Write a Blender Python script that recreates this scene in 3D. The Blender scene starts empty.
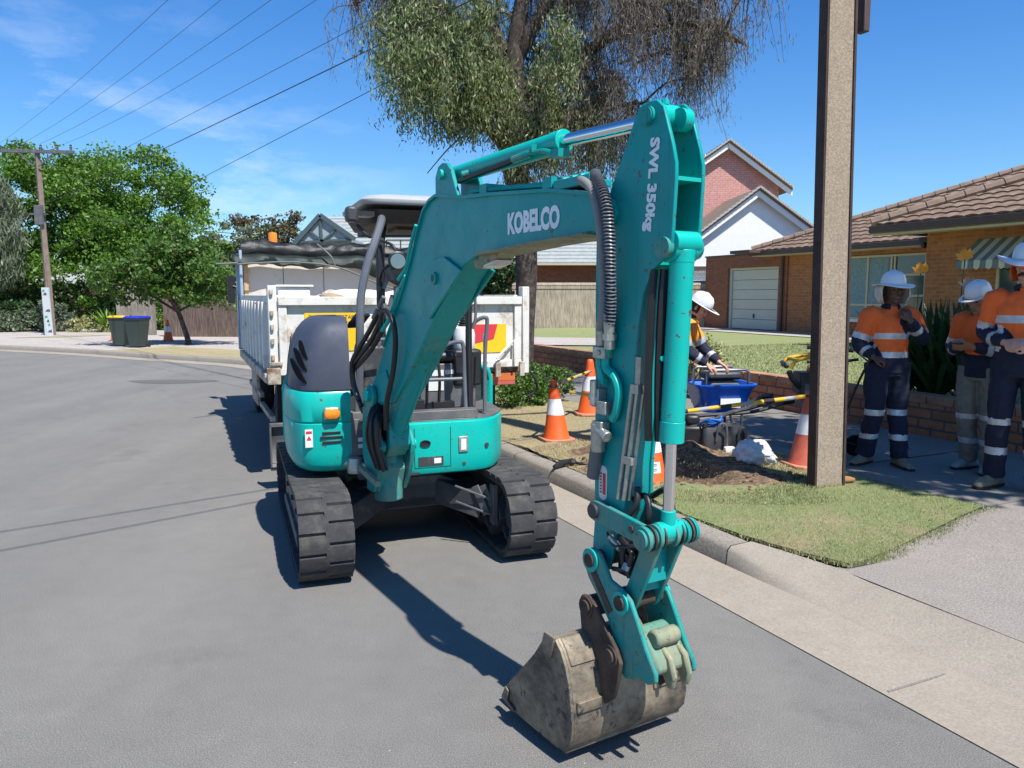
import bpy, bmesh, math, random
import numpy as np
from math import sin, cos, pi, radians, sqrt, atan2, atan
from mathutils import Vector, Matrix
random.seed(7); RNG = np.random.default_rng(7)
SC = bpy.context.scene; COL = SC.collection
V = Vector
# ------------------------------------------------------------------ frames
class Frame:
    def __init__(s, o, ex, ey, ez=(0, 0, 1)):
        s.o = V(o); s.ex = V(ex); s.ey = V(ey); s.ez = V(ez)
    def __call__(s, x, y, z):
        return s.o + s.ex * x + s.ey * y + s.ez * z
    def d(s, x, y, z):
        return s.ex * x + s.ey * y + s.ez * z
WORLD = Frame((0, 0, 0), (1, 0, 0), (0, 1, 0))
HB = radians(31); HM = radians(20); HS = radians(25.03)
BP = Frame((.44, 2.57, 0), (sin(HB), -cos(HB), 0), (cos(HB), sin(HB), 0))      # boom plane: u forward, o sideways
MF = Frame((-.8, 5.28, 0), (cos(HM), sin(HM), 0), (sin(HM), -cos(HM), 0))      # machine: lat, fwd
SF = Frame((0, 0, 0), (-sin(HS), cos(HS), 0), (cos(HS), sin(HS), 0))           # street: s along, t across
def yawframe(o, deg, sc=1.0):
    a = radians(deg)
    return Frame(o, (cos(a) * sc, sin(a) * sc, 0), (-sin(a) * sc, cos(a) * sc, 0), (0, 0, sc))
# ------------------------------------------------------------------ mesh builder
def smoothpath(pts, k=6):
    pts = [V(p) for p in pts]
    if len(pts) < 3: return pts
    P = [pts[0] * 2 - pts[1]] + pts + [pts[-1] * 2 - pts[-2]]
    out = []
    for i in range(1, len(P) - 2):
        p0, p1, p2, p3 = P[i - 1], P[i], P[i + 1], P[i + 2]
        for j in range(k):
            t = j / k
            out.append(.5 * ((2 * p1) + (p2 - p0) * t + (2 * p0 - 5 * p1 + 4 * p2 - p3) * t * t + (3 * p1 - p0 - 3 * p2 + p3) * t ** 3))
    out.append(pts[-1]); return out
class MB:
    def __init__(s, fr=WORLD): s.v = []; s.f = []; s.m = []; s.fr = fr; s.mi = 0
    def mat(s, i): s.mi = i; return s
    def frame(s, fr): s.fr = fr; return s
    def add(s, vs, fs, local=True):
        b = len(s.v)
        for p in vs: s.v.append(s.fr(*p) if local else V(p))
        for f in fs: s.f.append([b + i for i in f]); s.m.append(s.mi)
        return s
    def box(s, x0, x1, y0, y1, z0, z1):
        return s.add([(x, y, z) for z in (z0, z1) for y in (y0, y1) for x in (x0, x1)],
                     [(0, 2, 3, 1), (4, 5, 7, 6), (0, 1, 5, 4), (2, 6, 7, 3), (0, 4, 6, 2), (1, 3, 7, 5)])
    def bar(s, p0, p1, w, h, up=(0, 0, 1)):           # box along a line, w sideways, h along up
        p0 = s.fr(*p0); p1 = s.fr(*p1); d = (p1 - p0).normalized(); up = V(up)
        sd = d.cross(up)
        if sd.length < 1e-4: sd = d.cross(V((0, 1, 0)))
        sd.normalize(); u = sd.cross(d)
        vs = []
        for p in (p0, p1):
            for a, b in ((-1, -1), (1, -1), (1, 1), (-1, 1)): vs.append(p + sd * a * w / 2 + u * b * h / 2)
        return s.add(vs, [(0, 3, 2, 1), (4, 5, 6, 7), (0, 1, 5, 4), (1, 2, 6, 5), (2, 3, 7, 6), (3, 0, 4, 7)], False)
    def prism(s, poly, a0, a1, pl='xz'):
        n = len(poly)
        def q(p, a): return {'xz': (p[0], a, p[1]), 'xy': (p[0], p[1], a), 'yz': (a, p[0], p[1])}[pl]
        vs = [q(p, a0) for p in poly] + [q(p, a1) for p in poly]
        return s.add(vs, [tuple(range(n)), tuple(range(2 * n - 1, n - 1, -1))] + [(i, (i + 1) % n, n + (i + 1) % n, n + i) for i in range(n)])
    def loft(s, rings, cap=True, closed=True, local=True):
        n = len(rings[0]); vs = [p for r in rings for p in r]; fs = []
        for k in range(len(rings) - 1):
            for i in range(n if closed else n - 1):
                j = (i + 1) % n; fs.append((k * n + i, k * n + j, (k + 1) * n + j, (k + 1) * n + i))
        if cap and closed: fs += [tuple(range(n - 1, -1, -1)), tuple(range((len(rings) - 1) * n, len(rings) * n))]
        return s.add(vs, fs, local)
    def tube(s, pts, r, n=8, k=0, rr=None, cap=True):  # r number or list; world-space sweep of local points
        P = [s.fr(*p) for p in pts]
        if k: 
            R = None
            if isinstance(r, (list, tuple)):
                R = []; 
                for i in range(len(r) - 1): R += [r[i] + (r[i + 1] - r[i]) * j / k for j in range(k)]
                R.append(r[-1])
            P = smoothpath(P, k); r = R if R else r
        if not isinstance(r, (list, tuple)): r = [r] * len(P)
        rings = []; up = None
        for i, p in enumerate(P):
            d = (P[min(i + 1, len(P) - 1)] - P[max(i - 1, 0)])
            if d.length < 1e-9: d = V((0, 0, 1))
            d.normalize()
            if up is None:
                up = V((0, 0, 1)) if abs(d.z) < .9 else V((0, 1, 0))
            sd = d.cross(up).normalized(); up = sd.cross(d).normalized()
            q = rr[i] if rr else 1.0
            rings.append([p + sd * cos(2 * pi * a / n) * r[i] + up * sin(2 * pi * a / n) * r[i] * q for a in range(n)])
        return s.loft(rings, cap=cap, local=False)
    def cyl(s, p0, p1, r0, r1=None, n=16, cap=True): return s.tube([p0, p1], [r0, r0 if r1 is None else r1], n, cap=cap)
    def lathe(s, prof, o=(0, 0, 0), n=20, ax='z', sx=1, sy=1, cap=True):
        rings = []
        for r, h in prof:
            ring = []
            for a in range(n):
                c, d = cos(2 * pi * a / n) * r * sx, sin(2 * pi * a / n) * r * sy
                ring.append({'z': (o[0] + c, o[1] + d, o[2] + h), 'y': (o[0] + c, o[1] + h, o[2] + d), 'x': (o[0] + h, o[1] + c, o[2] + d)}[ax])
            rings.append(ring)
        return s.loft(rings, cap=cap)
    def ball(s, c, r, n=12):
        if not isinstance(r, (list, tuple)): r = (r, r, r)
        m = n // 2; rings = []
        for i in range(m + 1):
            t = pi * (.02 + .96 * i / m); rings.append([(c[0] + r[0] * sin(t) * cos(2 * pi * a / n), c[1] + r[1] * sin(t) * sin(2 * pi * a / n), c[2] - r[2] * cos(t)) for a in range(n)])
        return s.loft(rings)
    def quad(s, *p): return s.add(p, [tuple(range(len(p)))])
def obj(name, mb, mats, parent=None, bevel=0, smooth=35, sub=0, uv=False, recalc=True, solid=0):
    me = bpy.data.meshes.new(name)
    me.from_pydata([tuple(p) for p in mb.v], [], mb.f)
    if not isinstance(mats, (list, tuple)): mats = [mats]
    for m in mats: me.materials.append(m)
    if len(mats) > 1: me.polygons.foreach_set('material_index', mb.m)
    if recalc and len(mb.f) < 60000:
        bm = bmesh.new(); bm.from_mesh(me); bmesh.ops.recalc_face_normals(bm, faces=bm.faces); bm.to_mesh(me); bm.free()
    if smooth:
        me.polygons.foreach_set('use_smooth', [True] * len(me.polygons)); me.set_sharp_from_angle(angle=radians(smooth))
    if uv: boxuv(me)
    me.update()
    o = bpy.data.objects.new(name, me); COL.objects.link(o)
    if parent:
        o.parent = parent; off = V((0, 0, 0)); q = parent
        while q: off += q.location; q = q.parent
        o.location = -off
    if solid:
        m = o.modifiers.new('s', 'SOLIDIFY'); m.thickness = solid; m.offset = 0
    if bevel:
        m = o.modifiers.new('b', 'BEVEL'); m.width = bevel; m.segments = 2; m.limit_method = 'ANGLE'; m.angle_limit = radians(40)
    if sub:
        m = o.modifiers.new('u', 'SUBSURF'); m.levels = m.render_levels = sub
    return o
def islands(mb, gap=.015):
    n = len(mb.v); par = list(range(n))
    def f(i):
        while par[i] != i: par[i] = par[par[i]]; i = par[i]
        return i
    for fc in mb.f:
        a = f(fc[0])
        for i in fc[1:]: par[f(i)] = a
    g = {}
    for i in range(n): g.setdefault(f(i), []).append(i)
    B = []
    for k, ix in g.items():
        lo = [min(mb.v[i][a] for i in ix) - gap for a in range(3)]; hi = [max(mb.v[i][a] for i in ix) + gap for a in range(3)]; B.append([lo, hi, {k}])
    ch = True
    while ch:
        ch = False
        for i in range(len(B)):
            for j in range(len(B) - 1, i, -1):
                if all(B[i][0][a] <= B[j][1][a] and B[j][0][a] <= B[i][1][a] for a in range(3)):
                    B[i] = [[min(B[i][0][a], B[j][0][a]) for a in range(3)], [max(B[i][1][a], B[j][1][a]) for a in range(3)], B[i][2] | B[j][2]]; B.pop(j); ch = True
    out = []
    for lo, hi, ks in B:
        q = MB(); mp_ = {}
        for fc, mi in zip(mb.f, mb.m):
            if f(fc[0]) in ks:
                for i in fc:
                    if i not in mp_: mp_[i] = len(q.v); q.v.append(mb.v[i])
                q.f.append([mp_[i] for i in fc]); q.m.append(mi)
        if q.f: out.append(q)
    return out
def objs(name, mb, m, parent=None, **k):
    """one object for each separate piece"""
    r = [obj(name, q, m, parent, **k) for q in islands(mb)]; return r[0]
def boxuv(me):
    L = me.uv_layers.new(name='uv'); 
    for p in me.polygons:
        n = p.normal
        if abs(n.z) > .8: ta, tb = SF.ex, SF.ey
        else:
            ta = V((-n.y, n.x, 0)).normalized(); tb = n.cross(ta)
            if tb.z < 0: tb = -tb
        for li in p.loop_indices:
            c = me.vertices[me.loops[li].vertex_index].co; L.data[li].uv = (c.dot(ta), c.dot(tb))
def thing(name, loc, label, cat, group=None):
    o = bpy.data.objects.new(name, None); COL.objects.link(o); o.location = loc; o.empty_display_size = .1
    tag(o, label, cat, group); return o
def tag(o, label=None, cat=None, group=None, kind=None):
    if label: o['label'] = label
    if cat: o['category'] = cat
    if group: o['group'] = group
    if kind: o['kind'] = kind
    return o
def copytree(o, loc=None, rotz=None, parent=None):
    c = o.copy(); COL.objects.link(c)
    if parent: c.parent = parent
    if loc is not None: c.location = loc
    if rotz is not None: c.rotation_euler = (0, 0, rotz)
    for ch in list(o.children): copytree(ch, parent=c)
    return c
# ------------------------------------------------------------------ materials
def newmat(name):
    m = bpy.data.materials.new(name); m.use_nodes = True; nt = m.node_tree
    return m, nt, nt.nodes['Principled BSDF']
def N(nt, t, **k):
    n = nt.nodes.new(t)
    for a, b in k.items():
        if a in n.inputs: n.inputs[a].default_value = b
        else: setattr(n, a, b)
    return n
def ramp(nt, fac, stops):
    r = nt.nodes.new('ShaderNodeValToRGB'); e = r.color_ramp.elements
    while len(e) < len(stops): e.new(.5)
    for i, (p, c) in enumerate(stops): e[i].position = p; e[i].color = (*c, 1) if len(c) == 3 else c
    nt.links.new(fac, r.inputs[0]); return r.outputs[0]
def mix(nt, fac, a, b, mode='MIX'):
    m = nt.nodes.new('ShaderNodeMix'); m.data_type = 'RGBA'; m.blend_type = mode
    if hasattr(fac, 'links'): nt.links.new(fac, m.inputs[0])
    else: m.inputs[0].default_value = fac
    for i, q in ((6, a), (7, b)):
        if hasattr(q, 'links'): nt.links.new(q, m.inputs[i])
        else: m.inputs[i].default_value = (*q, 1)
    return m.outputs[2]
def noise(nt, scale, detail=4, rough=.6, coord=None, dist=0):
    n = N(nt, 'ShaderNodeTexNoise'); n.inputs['Scale'].default_value = scale; n.inputs['Detail'].default_value = detail
    n.inputs['Roughness'].default_value = rough; n.inputs['Distortion'].default_value = dist
    if coord is None: coord = geo(nt)
    nt.links.new(coord, n.inputs['Vector']); return n.outputs['Fac']
def geo(nt):
    for n in nt.nodes:
        if n.bl_idname == 'ShaderNodeNewGeometry': return n.outputs['Position']
    return nt.nodes.new('ShaderNodeNewGeometry').outputs['Position']
def bump(nt, b, h, strength=.3, dist=.01):
    n = N(nt, 'ShaderNodeBump'); n.inputs['Strength'].default_value = strength; n.inputs['Distance'].default_value = dist
    nt.links.new(h, n.inputs['Height'])
    nt.links.new(n.outputs[0], b.inputs['Normal'])
def plain(name, col, rough=.6, metal=0, var=.12, scale=8, bmp=0, coat=0, dirt=None, dirtamt=.5, dscale=6, spec=None):
    m, nt, b = newmat(name); b.inputs['Roughness'].default_value = rough; b.inputs['Metallic'].default_value = metal
    if spec is not None: b.inputs['Specular IOR Level'].default_value = spec
    if coat: b.inputs['Coat Weight'].default_value = coat; b.inputs['Coat Roughness'].default_value = .15
    f = noise(nt, scale, 5, .65)
    lo = tuple(c * (1 - var) for c in col); hi = tuple(min(1, c * (1 + var)) for c in col)
    c = ramp(nt, f, [(.3, lo), (.7, hi)])
    if dirt:
        f2 = noise(nt, dscale, 8, .7); k = ramp(nt, f2, [(.62 - .2 * dirtamt, (0, 0, 0)), (.75 - .1 * dirtamt, (1, 1, 1))])
        c = mix(nt, k, c, dirt)
    nt.links.new(c, b.inputs['Base Color'])
    if bmp: bump(nt, b, noise(nt, scale * 6, 4), bmp, .01)
    return m
def paint(name, col, wear=(.10, .08, .06), amt=.3, rough=.32, dust=(.30, .27, .22)):
    m, nt, b = newmat(name)
    base = ramp(nt, noise(nt, 2.5, 4), [(.3, tuple(c * .93 for c in col)), (.7, tuple(c * 1.06 for c in col))])
    spots = ramp(nt, noise(nt, 38, 3, .6), [(.665 - .02 * amt, (0, 0, 0)), (.68 - .02 * amt, (1, 1, 1))])
    c = mix(nt, spots, base, wear)
    scr = N(nt, 'ShaderNodeMapping'); scr.inputs['Scale'].default_value = (60, 60, 4); nt.links.new(geo(nt), scr.inputs[0])
    s2 = ramp(nt, noise(nt, 1, 2, .5, scr.outputs[0]), [(.60, (0, 0, 0)), (.68, (1, 1, 1))])
    f = N(nt, 'ShaderNodeMath', operation='MULTIPLY'); nt.links.new(s2, f.inputs[0]); f.inputs[1].default_value = .35 * amt
    c = mix(nt, f.outputs[0], c, tuple(x * .4 for x in col))
    d = ramp(nt, noise(nt, 3.2, 7, .7), [(.47, (0, 0, 0)), (.66, (1, 1, 1))])
    g = N(nt, 'ShaderNodeMath', operation='MULTIPLY'); nt.links.new(d, g.inputs[0]); g.inputs[1].default_value = .5 * amt
    c = mix(nt, g.outputs[0], c, dust)
    nt.links.new(c, b.inputs['Base Color'])
    rr = ramp(nt, noise(nt, 6, 6), [(.3, (rough * .8,) * 3), (.75, (min(1, rough * 1.7),) * 3)]); nt.links.new(rr, b.inputs['Roughness'])
    b.inputs['Specular IOR Level'].default_value = .32
    bump(nt, b, noise(nt, 25, 3), .04, .004)
    return m
def leafmat(name, cols, trans=.35, rough=.5):
    m, nt, b = newmat(name)
    g = N(nt, 'ShaderNodeNewGeometry')
    c = ramp(nt, g.outputs['Random Per Island'], [(i / max(1, len(cols) - 1), k) for i, k in enumerate(cols)])
    big = noise(nt, .9, 2)
    c = mix(nt, ramp(nt, big, [(.35, (.0,) * 3), (.65, (1,) * 3)]), c, mix(nt, 1.0, c, (.82, .9, .7), 'MULTIPLY'))
    nt.links.new(c, b.inputs['Base Color']); b.inputs['Roughness'].default_value = rough
    t = N(nt, 'ShaderNodeBsdfTranslucent'); nt.links.new(c, t.inputs[0])
    ms = N(nt, 'ShaderNodeMixShader'); ms.inputs[0].default_value = trans
    nt.links.new(b.outputs[0], ms.inputs[1]); nt.links.new(t.outputs[0], ms.inputs[2])
    nt.links.new(ms.outputs[0], nt.nodes['Material Output'].inputs[0])
    return m
def brickmat(name, c1, c2, mortar, w=.24, h=.086, ms=.01, bmp=.6):
    m, nt, b = newmat(name); uv = N(nt, 'ShaderNodeUVMap')
    t = N(nt, 'ShaderNodeTexBrick'); nt.links.new(uv.outputs[0], t.inputs['Vector'])
    for k, v in (('Color1', (*c1, 1)), ('Color2', (*c2, 1)), ('Mortar', (*mortar, 1)), ('Scale', 1), ('Mortar Size', ms), ('Mortar Smooth', .2), ('Bias', 0), ('Brick Width', w), ('Row Height', h)): t.inputs[k].default_value = v
    n = noise(nt, 9, 6); c = mix(nt, 1.0, t.outputs['Color'], ramp(nt, n, [(.25, (.72,) * 3), (.75, (1.15,) * 3)]), 'MULTIPLY')
    nt.links.new(c, b.inputs['Base Color']); b.inputs['Roughness'].default_value = .9
    inv = N(nt, 'ShaderNodeMath', operation='SUBTRACT'); inv.inputs[0].default_value = 1; nt.links.new(t.outputs['Fac'], inv.inputs[1])
    bump(nt, b, inv.outputs[0], bmp, .008); return m
def speckle(name, cols, scale=300, patch=None, rough=.9, bmp=.4, bscale=250, stain=None):
    m, nt, b = newmat(name)
    c = ramp(nt, noise(nt, scale, 3, .7), [(.3 + .4 * i / (len(cols) - 1), k) for i, k in enumerate(cols)])
    c = mix(nt, 1.0, c, ramp(nt, noise(nt, .7, 5, .6), [(.3, (.93,) * 3), (.7, (1.05,) * 3)]), 'MULTIPLY')
    c = mix(nt, 1.0, c, ramp(nt, noise(nt, 7, 6, .7), [(.3, (.92,) * 3), (.7, (1.05,) * 3)]), 'MULTIPLY')
    if stain:
        k = ramp(nt, noise(nt, 2.2, 8, .75), [(.56, (0, 0, 0)), (.78, (1, 1, 1))]); c = mix(nt, k, c, stain)
    nt.links.new(c, b.inputs['Base Color']); b.inputs['Roughness'].default_value = rough
    bump(nt, b, noise(nt, bscale, 3, .7), bmp, .006); return m
def glass(name, col=(.02, .03, .035)):
    return plain(name, col, .05, 0, .05, 2, spec=.9)

TEAL = (.0, .285, .275)  # deeper tone, set to the shaded side of the boom
M = {}
M['teal'] = paint('teal_paint', TEAL, amt=.16)
M['teal_lit'] = paint('teal_sunlit', (.0, .41, .345), amt=.08)  # same teal painted lighter to stand for its sunlit parts
M['tealstick'] = paint('teal_stick', TEAL, amt=.75, dust=(.03, .20, .19))
M['tealworn'] = paint('teal_worn', (.005, .26, .235), amt=1.1, dust=(.26, .22, .15))
M['casting'] = paint('worn_casting', (.10, .24, .18), amt=1.6, dust=(.30, .25, .15), rough=.6)
M['cream_green'] = paint('worn_and_lit_green', (.19, .235, .16), amt=1.8, dust=(.40, .31, .18), rough=.6)  # worn hitch paint; also painted bounce light under the boom
M['pgrey'] = paint('hood_grey', (.05, .06, .09), amt=.1, rough=.5)
M['dgrey'] = plain('dark_grey_metal', (.05, .052, .058), .5, .1, .2, 6, .05, dirt=(.16, .14, .11), dirtamt=.4)
M['mgrey'] = plain('mid_grey_metal', (.13, .13, .135), .5, .2, .2, 6, .05, dirt=(.2, .18, .15), dirtamt=.6)
M['tubegrey'] = plain('tube_grey', (.12, .13, .15), .4, .1, .1, 6)
M['black'] = plain('black_plastic', (.016, .016, .018), .45, 0, .2, 10)
M['hose'] = plain('black_rubber_hose', (.012, .012, .013), .42, 0, .2, 20)
M['rubber'] = plain('track_rubber', (.040, .039, .040), .9, 0, .25, 14, .2, dirt=(.09, .083, .073), dirtamt=.7, dscale=9)
M['steel'] = plain('worn_steel', (.34, .34, .34), .35, .9, .15, 20, .03)
M['chrome'] = plain('chrome_rod', (.75, .76, .78), .08, 1, .03, 3)
M['zinc'] = plain('zinc_fitting', (.42, .42, .38), .4, .7, .25, 40, .05)
M['rust'] = plain('dark_rusty_steel', (.065, .048, .038), .8, .3, .35, 12, .25, dirt=(.12, .08, .055), dirtamt=.9)
M['white'] = plain('white_paint', (.75, .75, .73), .5, 0, .05, 5)
M['decal'] = plain('pale_decal', (.78, .82, .83), .5, 0, .1, 20)
M['label'] = plain('white_label', (.7, .7, .68), .5, 0, .04, 20)
M['red'] = plain('red_label', (.55, .03, .03), .5, 0, .1, 10)
M['orangelens'] = plain('orange_lens', (.85, .25, .02), .2, 0, .1, 20)
M['greysteel'] = plain('bucket_inner', (.12, .11, .10), .7, .4, .3, 10, .2)
m, nt, b = newmat('bucket_steel')
c = ramp(nt, noise(nt, 4, 9, .75), [(.36, (.06, .052, .045)), (.45, (.14, .115, .085)), (.54, (.235, .19, .135)), (.66, (.37, .31, .22))])
k = ramp(nt, noise(nt, 14, 8, .75), [(.56, (0, 0, 0)), (.62, (1, 1, 1))]); c = mix(nt, k, c, (.045, .042, .04))
mp = N(nt, 'ShaderNodeMapping'); mp.inputs['Scale'].default_value = (9, 9, 30); nt.links.new(geo(nt), mp.inputs[0])
k = ramp(nt, noise(nt, 1.5, 4, .6, mp.outputs[0]), [(.55, (0, 0, 0)), (.8, (.5, .5, .5))]); c = mix(nt, k, c, (.30, .28, .24))
nt.links.new(c, b.inputs['Base Color']); b.inputs['Roughness'].default_value = .62; b.inputs['Metallic'].default_value = .35
bump(nt, b, noise(nt, 60, 6), .25, .004); M['bucket'] = m
def text(name, body, mat, parent, o, ex, ey, w, h, extr=.001, offset=.0, squeeze=True):
    """lettering laid on the plane o + ex*x + ey*y, scaled to w x h"""
    c = bpy.data.curves.new(name, 'FONT'); c.body = body; c.offset = offset; c.extrude = .01; c.resolution_u = 3
    t = bpy.data.objects.new(name, c); COL.objects.link(t)
    dg = bpy.context.evaluated_depsgraph_get(); me = bpy.data.meshes.new_from_object(t.evaluated_get(dg))
    COL.objects.unlink(t); bpy.data.objects.remove(t)
    xs = [v.co.x for v in me.vertices]; ys = [v.co.y for v in me.vertices]
    x0, x1, y0, y1 = min(xs), max(xs), min(ys), max(ys); o = V(o); ex = V(ex).normalized(); ey = V(ey).normalized(); ez = ex.cross(ey)
    for v in me.vertices:
        v.co = o + ex * ((v.co.x - x0) / (x1 - x0) * w) + ey * ((v.co.y - y0) / (y1 - y0) * h) + ez * (extr if v.co.z > 0 else -extr * .2)
    me.materials.append(mat)
    ob = bpy.data.objects.new(name, me); COL.objects.link(ob)
    if parent:
        ob.parent = parent; off = V((0, 0, 0)); q = parent
        while q: off += q.location; q = q.parent
        ob.location = -off
    return ob
# ================================================================== EXCAVATOR
EX = thing('excavator', MF(0, 0, 0), 'teal compact excavator on rubber tracks with its bucket lowered over the road', 'excavator')
KEEP = {'track_belt', 'hood_vent', 'side_vent', 'sticker_lines', 'sticker_print', 'stand_label', 'boom', 'bucket'}
def ex(name, mb, m, parent=None, **k): return (obj if name in KEEP else objs)(name, mb, m, parent or EX, **k)
def arcpts(c, r, a0, a1, n): return [(c[0] + r * cos(radians(a0 + (a1 - a0) * i / n)), c[1] + r * sin(radians(a0 + (a1 - a0) * i / n))) for i in range(n + 1)]
# ---- tracks
def track(lc, name):
    R = .235; zc = .25; fa = .82; ra = -.86
    def pos(t):                                   # loop param -> (fwd, z, nf, nz)
        L1 = fa - ra; L2 = pi * R; T = 2 * L1 + 2 * L2; t = t % T
        if t < L1:
            f = ra + t; return f, zc + R - .018 * sin(pi * t / L1), 0, 1
        t -= L1
        if t < L2: a = pi / 2 - t / R; return fa + R * cos(a), zc + R * sin(a), cos(a), sin(a)
        t -= L2
        if t < L1: return fa - t, zc - R, 0, -1
        t -= L1; a = -pi / 2 - t / R; return ra + R * cos(a), zc + R * sin(a), cos(a), sin(a)
    T = 2 * (fa - ra) + 2 * pi * R; n = 96; W = .145
    mb = MB(MF); rings = []
    for i in range(n):
        f, z, nf, nz = pos(T * i / n)
        rings.append([(lc - W, f, z), (lc + W, f, z), (lc + W, f - nf * .03, z - nz * .03), (lc - W, f - nf * .03, z - nz * .03)])
    rings.append(rings[0]); mb.loft(rings, cap=False)
    nl = 44; p = T / nl
    for col in (-1, 1):
        for i in range(nl):
            t0 = p * (i + (.5 if col > 0 else 0)) + p * .05; t1 = t0 + p * .90
            x0, x1 = (lc - W - .004, lc + .012) if col < 0 else (lc - .006, lc + W + .004)
            pr = []
            for t, hgt in ((t0, 0), (t0 + .006, .017), ((t0 + t1) / 2, .020), (t1 - .006, .017), (t1, 0)):
                f, z, nf, nz = pos(t); pr.append((f + nf * hgt, z + nz * hgt))
            inner = .018 if col < 0 else -.018
            a = [(x0 if col < 0 else x0 , f, z) for f, z in pr]; c_ = [(x1, f, z) for f, z in pr]
            # one end of each lug steps inwards
            edge = c_ if col < 0 else a
            for j in (0, 4):
                edge[j] = (edge[j][0] + inner * (-1), edge[j][1], edge[j][2])
            mb.loft([a, c_], cap=True)
    tr = ex('track_belt', mb, M['rubber'], smooth=25)
    # side frame and wheels
    fb = MB(MF); s = 1
    fb.prism([(-.78, .12), (.66, .12), (.72, .2), (.66, .34), (-.7, .36), (-.8, .25)], lc - .1, lc + .1, 'yz')
    fb.prism([(-.6, .10), (.55, .10), (.5, .17), (-.55, .17)], lc - .125, lc + .125, 'yz')
    for q in (-.3, .1, .45): fb.cyl((lc - .128, q, .30), (lc + .128, q, .30), .018, n=10)
    ex('track_frame', fb, M['dgrey'], bevel=.006)
    for nm, q, r in (('idler_wheel', fa, .195), ('drive_sprocket', ra, .19)):
        wb = MB(MF); wb.lathe([(.02, -.07), (r * .45, -.07), (r * .5, -.03), (r * .86, -.03), (r * .88, -.06), (r, -.06), (r, .06), (r * .88, .06), (r * .86, .03), (r * .5, .03), (r * .45, .07), (.02, .07)], (lc, q, zc), 28, 'x')
        w_ = ex(nm, wb, M['dgrey'])
        rb = MB(MF)
        for sgn in (-1, 1): rb.lathe([(r * .89, sgn * .058), (r * .995, sgn * .058), (r * .995, sgn * .068), (r * .89, sgn * .068), (r * .89, sgn * .058)], (lc, q, zc), 28, 'x', cap=False)
        ex('wheel_rim', rb, M['steel'], w_)
    for q in (-.55, -.28, 0, .28, .52):
        rb = MB(MF); rb.lathe([(.02, -.1), (.07, -.1), (.07, -.04), (.055, -.03), (.055, .03), (.07, .04), (.07, .1), (.02, .1)], (lc, q, .1), 18, 'x'); ex('track_roller', rb, M['dgrey'])
track(-.607, 'l'); track(.607, 'r')
# ---- undercarriage cross frame
ub = MB(MF)
ub.lathe([(.02, .38), (.34, .38), (.36, .42), (.36, .5), (.33, .52), (.02, .52)], (0, 0, 0), 32)
ub.box(-.34, .34, -.4, .4, .24, .4)
for sx_ in (-1, 1):
    for sy_ in (-1, 1):
        a = (.25 * sx_, .3 * sy_, .34); c_ = (.50 * sx_, .52 * sy_, .26)
        ub.bar(a, c_, .26, .16)
ub.prism([(-.46, .24), (.46, .24), (.40, .36), (.2, .45), (-.2, .45), (-.40, .36)], .36, .40, 'xz')
ex('undercarriage_frame', ub, M['dgrey'], bevel=.008)
hb = MB(MF)
for x in (.38, .43):
    hb.bar((x, .60, .40), (x + .06, .66, .22), .012, .05)
hb.bar((.26, .55, .40), (.45, .68, .33), .01, .012); hb.bar((.26, .56, .30), (.45, .69, .23), .01, .012); hb.box(.47, .5, .62, .70, .16, .42)
ex('frame_bracket', hb, M['mgrey'], bevel=.002)
# ---- dozer blade at the rear
db = MB(MF); prof = []
for i in range(9):
    a = i / 8; prof.append((-1.33 - .05 * sin(pi * a), .20 + .36 * a))
poly = prof + [(x + .018, z) for x, z in reversed(prof)]
db.prism(poly, -.79, .79, 'yz')
for x in (-.79, .78): db.prism([(-1.30, .20), (-1.40, .24), (-1.40, .54), (-1.30, .57)], x, x + .012, 'yz')
db.box(-.79, .79, -1.34, -1.30, .54, .57); db.box(-.79, .79, -1.345, -1.325, .17, .24)
ex('dozer_blade', db, M['mgrey'], bevel=.003)
ab = MB(MF)
for x in (-.32, .32): ab.bar((x, -.4, .34), (x, -1.3, .34), .07, .1)
ab.cyl((0, -.4, .42), (0, -1.28, .42), .035)
ex('blade_arm', ab, M['dgrey'], bevel=.004)
# ---- upper structure: deck + skirts
def circ(r, a0, a1, n): return [(r * sin(radians(a0 + (a1 - a0) * i / n)), r * cos(radians(a0 + (a1 - a0) * i / n))) for i in range(n + 1)]
deck = [(-.38, .30), (-.12, .30), (-.11, .60), (.38, .60), (.46, .58), (.53, .52), (.6, .41), (.665, .28), (.705, .1)] + circ(.71, 92, 180, 10) + circ(.70, 185, 262, 9) + [(-.69, .2), (-.62, .36), (-.55, .42), (-.39, .44)]
d = MB(MF); d.prism(deck, .525, .60, 'xy'); ex('deck', d, M['black'], bevel=.004)
fp = MB(MF)                                     # floor front skirt, wraps to machine left
ring = [(-.10, .62), (.0, .62), (.20, .62), (.38, .62), (.45, .605), (.50, .575), (.54, .53), (.60, .43), (.65, .32), (.685, .18), (.70, .0), (.70, -.12)]
def off(ring, k): return [(x * k, y * k) for x, y in ring]
zz = [(.505, .955), (.515, .985), (.54, 1.0), (.62, 1.0), (.80, 1.0), (.822, .995), (.832, .97)]
rings = [[(x * k, y * k, z) for x, y in ring] + [(-.10, .30, z), ][:0] for z, k in zz]
fp.loft(rings, cap=False, closed=False)
fs = ex('front_skirt', fp, M['teal_lit'], smooth=40, solid=.012)
hp = MB(MF)                                     # service hatch outline and handle hole
x0, x1, z0, z1 = -.02, .215, .548, .80
for a, b_, c_, e in ((x0, x1, z0, z0 + .004), (x0, x0 + .004, z0, z1), (x1 - .004, x1, z0, z1)): hp.box(a, b_, .624, .6275, c_, e)
ex('hatch_seam', hp, M['black'], fs, smooth=0)
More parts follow.
